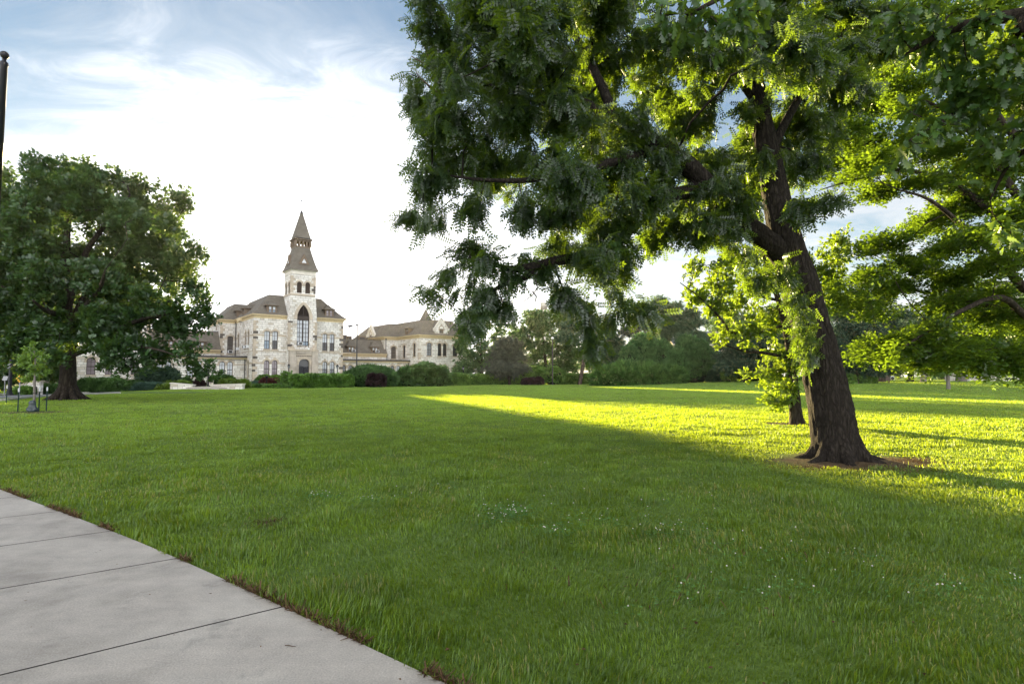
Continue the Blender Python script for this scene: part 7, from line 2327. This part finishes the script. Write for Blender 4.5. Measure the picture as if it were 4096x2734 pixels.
# far dark lamp post and road signs at the left
b = on_ground(45, 50)
r = empty('street_post', b, 0, 'thick fluted black street post across the road', 'lamp post')
hh_ = at(45, 1470, 50).z - b.z
mb = MB(); mb.lathe((0, 0, 0), [(.30, 0), (.28, .15), (.18, .35), (.17, .7), (.15, .8), (.12, hh_)], 12); mb.build('pole', M['black'], r)
mb = MB()
for i, z in enumerate((hh_ + .02, hh_ + .28)): mb.obox((-.05, -.1, z), (.12, 0, .06), (0, .05, 0), (-.01, 0, .02))
mb.build('lamp_arm', M['steel'], r)
mb = MB(); mb.lathe((0, 0, 0), [(.12, hh_), (.1, hh_ + .7), (.02, hh_ + .75)], 10); mb.build('collar', M['black'], r)

b = on_ground(83.5, 49.5)
r = empty('warning_sign', b, 0, 'yellow diamond sign reading NO OUTLET partly behind the young maple', 'road sign')
zc = at(84, 1513.5, 49.5).z - b.z
mb = MB(); mb.box(-.03, .03, .0, .05, 0, zc + .3); mb.build('post', M['steel'], r)
mb = MB(); s_ = .335
mb.hexa([(0, -.03, zc - s_), (s_, -.03, zc), (s_, -.012, zc), (0, -.012, zc - s_), (-s_, -.03, zc), (0, -.03, zc + s_), (0, -.012, zc + s_), (-s_, -.012, zc)])
face = mb.build('sign_face', M['yellow'], r)


def text(body, size, parent, loc, rot, m, name='lettering'):
    c = bpy.data.curves.new(name, 'FONT')
    c.body = body; c.size = size; c.align_x = 'CENTER'; c.align_y = 'CENTER'; c.extrude = .001
    o = bpy.data.objects.new(name, c)
    c.materials.append(m)
    link(o, parent)
    dg = bpy.context.evaluated_depsgraph_get()
    me = bpy.data.meshes.new_from_object(o.evaluated_get(dg))
    bpy.data.objects.remove(o)
    o = bpy.data.objects.new(name, me)
    o.location = loc; o.rotation_euler = rot
    return link(o, parent)


text('NO', .17, face, (0, -.034, zc + .09), (math.pi / 2, 0, 0), M['ink'])
text('OUTLET', .125, face, (0, -.034, zc - .07), (math.pi / 2, 0, 0), M['ink'])

b = on_ground(24.5, 46)
r = empty('sign_post', b, 0, 'pale green sign post with a grey box sign at the left edge', 'sign post')
zc = at(26, 1520, 46).z - b.z
mb = MB(); mb.tube([(0, 0, 0), (0, 0, zc)], .03, 6); mb.build('post', M['steel'], r)
mb = MB(); mb.obox((.02, 0, zc + .16), (.2, 0, 0), (0, .02, 0), (.05, 0, .17)); mb.build('sign_face', M['steel'], r)

# stone stair with sloping wall, across the road
b = on_ground(120, 53)
r = empty('stone_stair', b, 0, 'stone stair with a sloping side wall across the road', 'stairs')
mb = MB()
def W2(px, py): 
    v = at(px, py, 53); return v.x - b.x, v.z - b.z
pr_ = [W2(42, 1572), W2(42, 1560), W2(56, 1557), W2(126, 1526), W2(162, 1526), W2(162, 1545), W2(160, 1572)]
# side wall
(xa, za), (xb, zb), (xc, zc_), (xd, zd), (xe, ze), _, (xg, zg) = pr_
def slab(x0, x1, z00, z01, z10, z11, y0, y1, m): mb.hexa([(x0, y0, z00), (x1, y0, z10), (x1, y1, z10), (x0, y1, z00), (x0, y0, z01), (x1, y0, z11), (x1, y1, z11), (x0, y1, z01)], m)
slab(xa, xc, -.3, zb, -.3, zc_, -.2, .2, 0)
slab(xc, xd, -.3, zc_, -.3, zd, -.2, .2, 0)
xo0, xo1 = W2(136, 1545)[0], W2(157, 1545)[0]; zo = W2(136, 1545)[1]
slab(xd, xo0, -.3, zd, -.3, ze, -.2, .2, 0); slab(xo0, xo1, zo, zd, zo, ze, -.2, .2, 0); slab(xo1, xg + .1, -.3, zd, -.3, ze, -.2, .2, 0)
slab(xa - .1, xc, zb, zb + .1, zc_, zc_ + .1, -.27, .27, 1); slab(xc, xd, zc_, zc_ + .1, zd, zd + .1, -.27, .27, 1); slab(xd, xg + .2, zd, zd + .1, ze, ze + .1, -.27, .27, 1)
for i in range(8):
    f = i / 8
    x0 = xc + (xd - xc) * f; x1 = xc + (xd - xc) * (i + 1) / 8
    mb.box(x0, x1 + .02, .21, 2.2, -.3, (zc_ + (zd - zc_) * f) * .85, 2)
mb.build('side_wall', [M['stone'], M['trim'], M['kerb']], r)
mb = MB(); mb.tube([(xc, .5, zc_ + .6), (xd, .5, zd + .7)], .03, 6)
for i in range(4):
    f = i / 3; mb.tube([(xc + (xd - xc) * f, .5, 0), (xc + (xd - xc) * f, .5, zc_ + (zd - zc_) * f + .6)], .025, 5)
mb.build('handrail', M['black'], r)

# curved seat wall
b = on_ground(835, 67.5)
r = empty('curved_wall', b, 0, 'low curved stone wall with steps in its middle, at the top of the lawn', 'garden wall')
def W3(px, py, Y=67.5):
    v = at(px, py, Y); return v.x - b.x, v.z - b.z
g0 = -.25
mb = MB()
(x0, z0), (x1, z1) = W3(686, 1533), W3(775, 1541)
slab(x0, x1, g0, z0, g0, z1, -.25, .35, 0); slab(x0 - .06, x1 + .05, z0, z0 + .11, z1, z1 + .11, -.32, .42, 1)
(x0, z0), (x1, z1) = W3(846, 1541), W3(974, 1536.5)
slab(x0, x1, g0, z0, g0, z1, -.25, .35, 0); slab(x0 - .06, x1 + .06, z0, z0 + .11, z1, z1 + .11, -.32, .42, 1)
mb.build('side_wall', [M['stone'], M['pale_stone']], r)
mb = MB()
xa, xb = W3(703, 1556)[0], W3(958, 1556)[0]
xm, hw = (xa + xb) / 2, (xb - xa) / 2
for k, (zt, inset, y0) in enumerate(((W3(830, 1553)[1], 0.0, -.9), (W3(830, 1549.5)[1], .35, -.75), (W3(830, 1545)[1], .75, -.6))):
    n_ = 18
    ww_ = hw - inset
    P_ = [(xm - ww_ + 2 * ww_ * i / n_, y0 + .55 * ((-1 + 2 * i / n_) ** 2)) for i in range(n_ + 1)]
    for i in range(n_):
        (ax, ay), (bx_, by) = P_[i], P_[i + 1]
        zz = zt - .0
        ea = .16 * abs(-1 + 2 * i / n_) ** 2; eb = .16 * abs(-1 + 2 * (i + 1) / n_) ** 2
        mb.hexa([(ax, ay, -.3), (bx_, by, -.3), (bx_, .30 + .001 * k, -.3), (ax, .30 + .001 * k, -.3), (ax, ay, zz - ea), (bx_, by, zz - eb), (bx_, .30 + .001 * k, zz - eb), (ax, .30 + .001 * k, zz - ea)], 0)
        mb.hexa([(ax, ay - .05, zz - ea - .05), (bx_, by - .05, zz - eb - .05), (bx_, by + .1, zz - eb - .05), (ax, ay + .1, zz - ea - .05), (ax, ay - .05, zz - ea + .003), (bx_, by - .05, zz - eb + .003), (bx_, by + .1, zz - eb + .003), (ax, ay + .1, zz - ea + .003)], 1)
mb.build('steps', [M['dark_quoin'], M['pale_stone']], r)

b = on_ground(848, 69.5)
r = empty('name_board', b, R(-25), 'cream board with two dark lines on a post behind the curved wall', 'sign')
zt, zb_ = at(848, 1520, 69.5).z - b.z, at(848, 1540, 69.5).z - b.z
mb = MB(); mb.box(-.34, .34, -.04, .04, zb_, zt); mb.box(-.38, .38, -.05, -.0405, zt - .03, zt + .03); bd = mb.build('board', M['sign_face'], r)
mb = MB(); mb.box(-.27, .27, -.052, -.042, zt - .28, zt - .18); mb.box(-.27, .1, -.052, -.042, zt - .44, zt - .36); mb.build('line_of_lettering', M['gutter'], bd)
mb = MB(); mb.box(-.42, -.36, -.03, .03, -.1, zt + .02); mb.build('post', M['black'], r)

# stakes and watering bag of the young maple
GS = 'stakes round the young maple'
for i, (px, pt, pb, lb) in enumerate(((71, 1551, 1647, 'dark green stake with white tip left of the watering bag'), (155, 1550, 1644, 'dark green stake with white tip just right of the watering bag'), (185, 1547, 1643, 'dark green stake with white tip farthest right by the young maple'), (25, 1541, 1614, 'dark green stake near the left edge of the view, apart from the others'))):
    b = ground_at(px, pb)
    h = at(px, pt, b.y).z - b.z
    if i == 0:
        r0 = empty('tree_stake', b, 0, lb, 'stake', GS)
        h0 = h
        mb = MB(); mb.box(-.025, .025, -.006, .006, -.1, h * .84); mb.box(-.006, .006, -.035, -.0061, -.1, h * .84); mb.build('post', M['green_paint'], r0)
        mb = MB(); mb.box(-.027, .027, -.008, .008, h * .84, h); mb.box(-.008, .008, -.037, -.0081, h * .84, h); mb.build('tip', M['white'], r0)
    else:
        r = r0.copy(); COL.objects.link(r)
        for ch in list(r0.children):
            c = ch.copy(); COL.objects.link(c); c.parent = r
        r.location = b; r.scale = (1, 1, h / h0); r['label'] = lb
b = Vector(SB)
mb = MB()
prof = []
hb = at(135, 1600, SB.y).z - b.z
for i in range(15):
    f = i / 14
    prof.append((.145 * (1 - f ** 2.2) + .055 + .03 * math.sin(f * 9), f * hb * 1.02))
mb.lathe((0, 0, 0), prof, 20)
for i, v in enumerate(mb.v):
    a = math.atan2(v[1], v[0])
    k = 1 + .16 * math.sin(3 * a + v[2] * 7) + .1 * math.sin(7 * a - v[2] * 11)
    mb.v[i] = (v[0] * k - .02, v[1] * k * .8, v[2])
bag = mb.build('watering_bag', M['bag'], None, smooth=True, loc=b + Vector((0, -.03, -.01)))
tag(bag, 'crumpled dark green watering bag round the young maple stem', 'watering bag')
mb = MB()
st_ = at(139, 1573, SB.y)
mb.tube([st_ + Vector((-.06, -.05, 0)), st_ + Vector((.0, -.07, .02)), st_ + Vector((.07, -.02, 0)), st_ + Vector((.0, .07, .01)), st_ + Vector((-.06, -.05, 0))], .014, 5)
mb.tube([st_ + Vector((.07, -.02, 0)), at(153, 1566, ground_at(155, 1644).y)], .008, 4)
mb.tube([st_ + Vector((-.06, -.02, 0)), st_ + Vector((-.14, -.02, -.04))], .010, 4)
tag(mb.build('tree_tie', M['black']), 'black strap tying the young maple to its stake', 'strap')

# pale chimney stack behind the trees
b = on_ground(2175.5, 170)
r = empty('chimney_stack', b, 0, 'pale round chimney stack rising behind the broadleaf trees', 'chimney')
ht = at(2175, 1211, 170).z - b.z
rad = 13.2 / F * 170
mb = MB(); mb.lathe((0, 0, 0), [(rad * 1.12, 0), (rad * .97, ht - 5), (rad * .95, ht - .45), (rad * 1.0, ht - .4), (rad * 1.0, ht)], 24, 0); mb.build('shaft', M['concrete_stack'], r)
mb = MB()
z1 = at(2175, 1226, 170).z - b.z; z2 = at(2175, 1238, 170).z - b.z
mb.lathe((0, 0, 0), [(rad * .958, z1), (rad * .975, z1 + .01), (rad * .975, z1 + .14), (rad * .958, z1 + .15)], 24, 0); mb.lathe((0, 0, 0), [(rad * .96, z2), (rad * .977, z2 + .01), (rad * .977, z2 + .14), (rad * .96, z2 + .15)], 24, 0)
for k in range(18):
    a = 2 * math.pi * k / 18
    c = Vector((math.cos(a), math.sin(a), 0))
    mb.obox(c * rad * .965 + Vector((0, 0, (z1 + z2) / 2)), Vector((-c.y, c.x, 0)) * .11, c * .03, (0, 0, .32), 0)
mb.build('brick_band', M['dark_band'], r)

# slate roofed building at the right
b = on_ground(2790, 128)
r = empty('slate_roofed_building', b, R(8), 'cream building with slate roof, small dormers and one large gridded window', 'building')
def W4(px, py):
    v = at(px, py, 128); return v.x - b.x, v.z - b.z
xl, xr = W4(2690, 1400)[0], W4(2990, 1400)[0]
ze = W4(2850, 1376)[1]; zr = W4(2850, 1316)[1]
wx0, wz1 = W4(2842, 1386); wx1, wz0 = W4(2892, 1446)
bw = Wall((xl, 0), (1, 0), xr - xl, -.5, ze, [Op((wx0 + wx1) / 2 - xl, wx1 - wx0, wz0, wz1, 'flat', 'dark', rise=0)])
mb = MB(); bw.add(mb, 0, 1)
mb.face([(xl, 12, -.5), (xl, 0, -.5), (xl, 0, ze), (xl, 12, ze)], 0); mb.face([(xr, 0, -.5), (xr, 12, -.5), (xr, 12, ze), (xr, 0, ze)], 0)
mb.box(xl - .3, xr + .3, -.4, -.01, ze - .3, ze, 1)
M['cream_wall'] = plain('cream rendered wall', (.52, .45, .33), .9, var=.15)
mb.build('wall', [M['cream_wall'], M['pale_stone']], r)
wdo = bw.ops[0]
mb = MB()
for i in range(5):
    x = wdo.x - wdo.w / 2 + wdo.w * i / 4
    mb.hexa([bw.p(x - .07, wdo.z0, -.1), bw.p(x + .07, wdo.z0, -.1), bw.p(x + .07, wdo.z0, -.2), bw.p(x - .07, wdo.z0, -.2), bw.p(x - .07, wdo.top, -.1), bw.p(x + .07, wdo.top, -.1), bw.p(x + .07, wdo.top, -.2), bw.p(x - .07, wdo.top, -.2)])
for i in range(8):
    z = wdo.z0 + (wdo.top - wdo.z0) * i / 7
    mb.hexa([bw.p(wdo.x - wdo.w / 2, z - .05, -.11), bw.p(wdo.x + wdo.w / 2, z - .05, -.11), bw.p(wdo.x + wdo.w / 2, z - .05, -.19), bw.p(wdo.x - wdo.w / 2, z - .05, -.19), bw.p(wdo.x - wdo.w / 2, z + .05, -.11), bw.p(wdo.x + wdo.w / 2, z + .05, -.11), bw.p(wdo.x + wdo.w / 2, z + .05, -.19), bw.p(wdo.x - wdo.w / 2, z + .05, -.19)])
w_ = mb.build('window', M['white'], r)
q = MB(); q.face([bw.p(*a, -.21) for a in wdo.outline(.01)]); q.build('pane', M['dark_glass'], w_)
mb = MB(); mb.face([(xl - .4, -.5, ze), (xr + .4, -.5, ze), (xr + .4, 5.5, zr), (xl - .4, 5.5, zr)], 0); mb.face([(xl - .4, 5.5, zr), (xr + .4, 5.5, zr), (xr + .4, 12.5, ze), (xl - .4, 12.5, ze)], 0)
mb.face([(xl - .3, -.5, ze), (xl - .3, 5.5, zr), (xl - .3, 12.5, ze)], 1); mb.face([(xr + .3, -.5, ze), (xr + .3, 12.5, ze), (xr + .3, 5.5, zr)], 1)
rf_ = mb.build('roof', [M['slate'], M['cream_wall']], r)
for px in (2705, 2733):
    x, z = W4(px, 1354)
    f = (z - ze) / (zr - ze); y = -.5 + 6 * f - .55
    dw = .62
    mb = MB(); mb.box(x - dw, x + dw, y, y + 2.2, z, z + 1.15, 0); mb.tube([(x, y - .05, z + 1.15), (x, y + 2.2, z + 1.15)], dw, 10, 0)
    d_ = mb.build('dormer', M['slate'], r)
    q = MB(); q.box(x - .46, x + .46, y - .04, y - .003, z + .1, z + 1.1); q.build('pane', M['white'], d_)

# right far side: stone terrace, rocky bank, white trailer, parking signs, bird
b = on_ground(3925, 92)
r = empty('stone_terrace', b, R(-4), 'low pale stone terrace wall with piers at the far right', 'wall')
def W5(px, py):
    v = at(px, py, 92); return v.x - b.x, v.z - b.z
mb = MB()
for x0, x1, zt in ((3790, 3850, 1494), (3850, 3945, 1487), (3945, 3985, 1502), (3985, 4035, 1500)):
    (xa, za), (xb, _) = W5(x0, zt), W5(x1, zt)
    mb.box(xa + .001, xb - .001, -.3, .3, -.6, za, 0); mb.box(xa - .04, xb + .04, -.38, .38, za, za + .15, 1)
for px in (3945, 3990):
    xa, za = W5(px, 1480)
    mb.box(xa - .5, xa + .5, -.55, .55, -.6, za, 1); mb.box(xa - .6, xa + .6, -.65, .65, za, za + .2, 0)
mb.build('stonework', [M['stone'], M['pale_stone']], r)
mb = MB(); (xa, za), (xb, zb) = W5(3958, 1484), W5(3982, 1484)
mb.box(xa, xb, .32, .5, 0, za); mb.build('dark_doorway', M['ink'], r)

b = on_ground(4080, 135)
r = empty('far_stone_house', b, R(-6), 'stone house glimpsed high through the leaves at the right edge', 'building')
x0, z1 = at(4010, 1165, 135).x - b.x, at(4010, 1175, 135).z - b.z
hw_ = Wall((x0, 0), (1, 0), 22, -.5, z1, [Op(4 + 4 * i, 1.3, 4 + 4.5 * j, 6.4 + 4.5 * j, 'flat', 'dark', rise=0) for i in range(4) for j in range(3)])
mb = MB(); hw_.add(mb, 0, 1); mb.face([(x0, 12, -.5), (x0, 0, -.5), (x0, 0, z1), (x0, 12, z1)], 0); mb.build('wall', [M['stone'], M['trim']], r)
for o in hw_.ops: make_window(hw_, o, parent=r, surround=False)
mb = MB(); mb.face([(x0 - .5, -.5, z1), (x0 + 22.5, -.5, z1), (x0 + 22.5, 6, z1 + 4), (x0 - .5, 6, z1 + 4)]); mb.face([(x0 - .5, 6, z1 + 4), (x0 + 22.5, 6, z1 + 4), (x0 + 22.5, 12.5, z1), (x0 - .5, 12.5, z1)]); mb.face([(x0 - .3, 0, z1), (x0 - .3, 6, z1 + 4), (x0 - .3, 12, z1)])
mb.build('roof', M['shingle'], r)

M['rock'] = stone_mat('brown grey rock', (.27, .22, .19), (.2, .16, .14), (.13, .10, .09), (.07, .06, .05), bw=1.1, bh=.6)
b = on_ground(3505, 100)
mb = MB()
g = random.Random(5)
for i in range(9):
    px = 3480 + i * 7
    v = at(px, 1500, 100) - b
    w_ = .45 + .3 * g.random(); h = at(px, 1494 + 6 * g.random(), 100).z - b.z
    mb.frustum(v.x, g.uniform(-.3, .3), w_, .8, -.5, w_ * .7, .5, h, 0)
tag(mb.build('rock_bank', M['rock'], loc=b), 'brown rocky bank behind the stout spruce stem', 'rock')

b = on_ground(3545, 110)
r = empty('parked_trailer', b, R(10), 'white box trailer seen low between the spruces and the pine', 'trailer')
def W6(px, py):
    v = at(px, py, 110); return v.x - b.x, v.z - b.z
(xa, za), (xb, zb) = W6(3529, 1503), W6(3562, 1519)
mb = MB(); mb.box(xa, xb, -1, 1, zb, za); mb.box(xa - .02, xb + .02, -1.02, 1.02, za - .08, za + .03); mb.build('box', M['white'], r)
mb = MB()
for x in (xa + .4, xb - .4):
    for y in (-.95, .95): mb.tube([(x, y - .1, .35), (x, y + .1, .35)], .35, 12)
mb.build('wheels', M['ink'], r)
def blue_sign(px, Y, pt, pm, pb, label):
    b = on_ground(px, Y)
    r = empty('parking_sign', b, 0, label, 'road sign', 'blue parking signs')
    zt, zm = at(px, pt, Y).z - b.z, at(px, pm, Y).z - b.z
    mb = MB(); mb.tube([(0, .03, 0), (0, .03, zt)], .03, 6); mb.build('post', M['gutter'], r)
    w = (zt - zm) * .36
    mb = MB(); mb.box(-w, w, -.012, .0, zm, zt); fc = mb.build('sign_face', M['blue_sign'], r)
    mb = MB(); h = zt - zm
    mb.box(-w * .55, w * .55, -.018, -.0125, zm + h * .15, zm + h * .42); mb.tube([(-.02, -.016, zm + h * .42), (-.02, -.016, zm + h * .8)], w * .22, 6)
    mb.box(-w * .9, w * .9, -.0145, -.0122, zm + h * .03, zm + h * .07); mb.build('symbol', M['white'], fc)


blue_sign(3555, 84, 1496, 1504, 1522, 'blue parking sign beside the white trailer')
blue_sign(3624, 82, 1493, 1502.5, 1522, 'blue parking sign left of the dark pine stem')

# small brown bird on the far lawn
b = ground_at(3556, 1532)
r = empty('robin', b, R(60), 'small brown bird standing on the far lawn by the spruces', 'bird')
mb = MB()
k = b.y / 60
sc_ = .17
mb.ball((0, 0, .15), .075, 10, 0, .95)
for i, v in enumerate(mb.v): mb.v[i] = (v[0] * 1.7 + .0, v[1] * .9, v[2] + v[0] * .5)
n0 = len(mb.v)
mb.ball((.13, 0, .29), .048, 10)
mb.tube([(.16, 0, .29), (.215, 0, .28)], [.014, .002], 5)
mb.tube([(-.09, 0, .11), (-.19, 0, .07), (-.25, 0, .05)], [.03, .028, .018], 6)
for s_ in (-1, 1): mb.tube([(.01, s_ * .025, .12), (.02, s_ * .028, .03), (.05, s_ * .03, .0)], .006, 4)
mb.build('body', M['bird'], r, smooth=True)
r.scale = (1.3, 1.3, 1.3)

# fallen twig on the walk
v = ground_at(1160, 2605)
mb = MB(); mb.tube([(v.x - .03, v.y, .018), (v.x - .005, v.y - .005, .02), (v.x + .02, v.y - .014, .018), (v.x + .04, v.y - .012, .017)], [.0025, .003, .0022, .001], 5)
tag(mb.build('fallen_twig', M['twig']), 'tiny dark twig lying on the near sidewalk slab', 'twig')
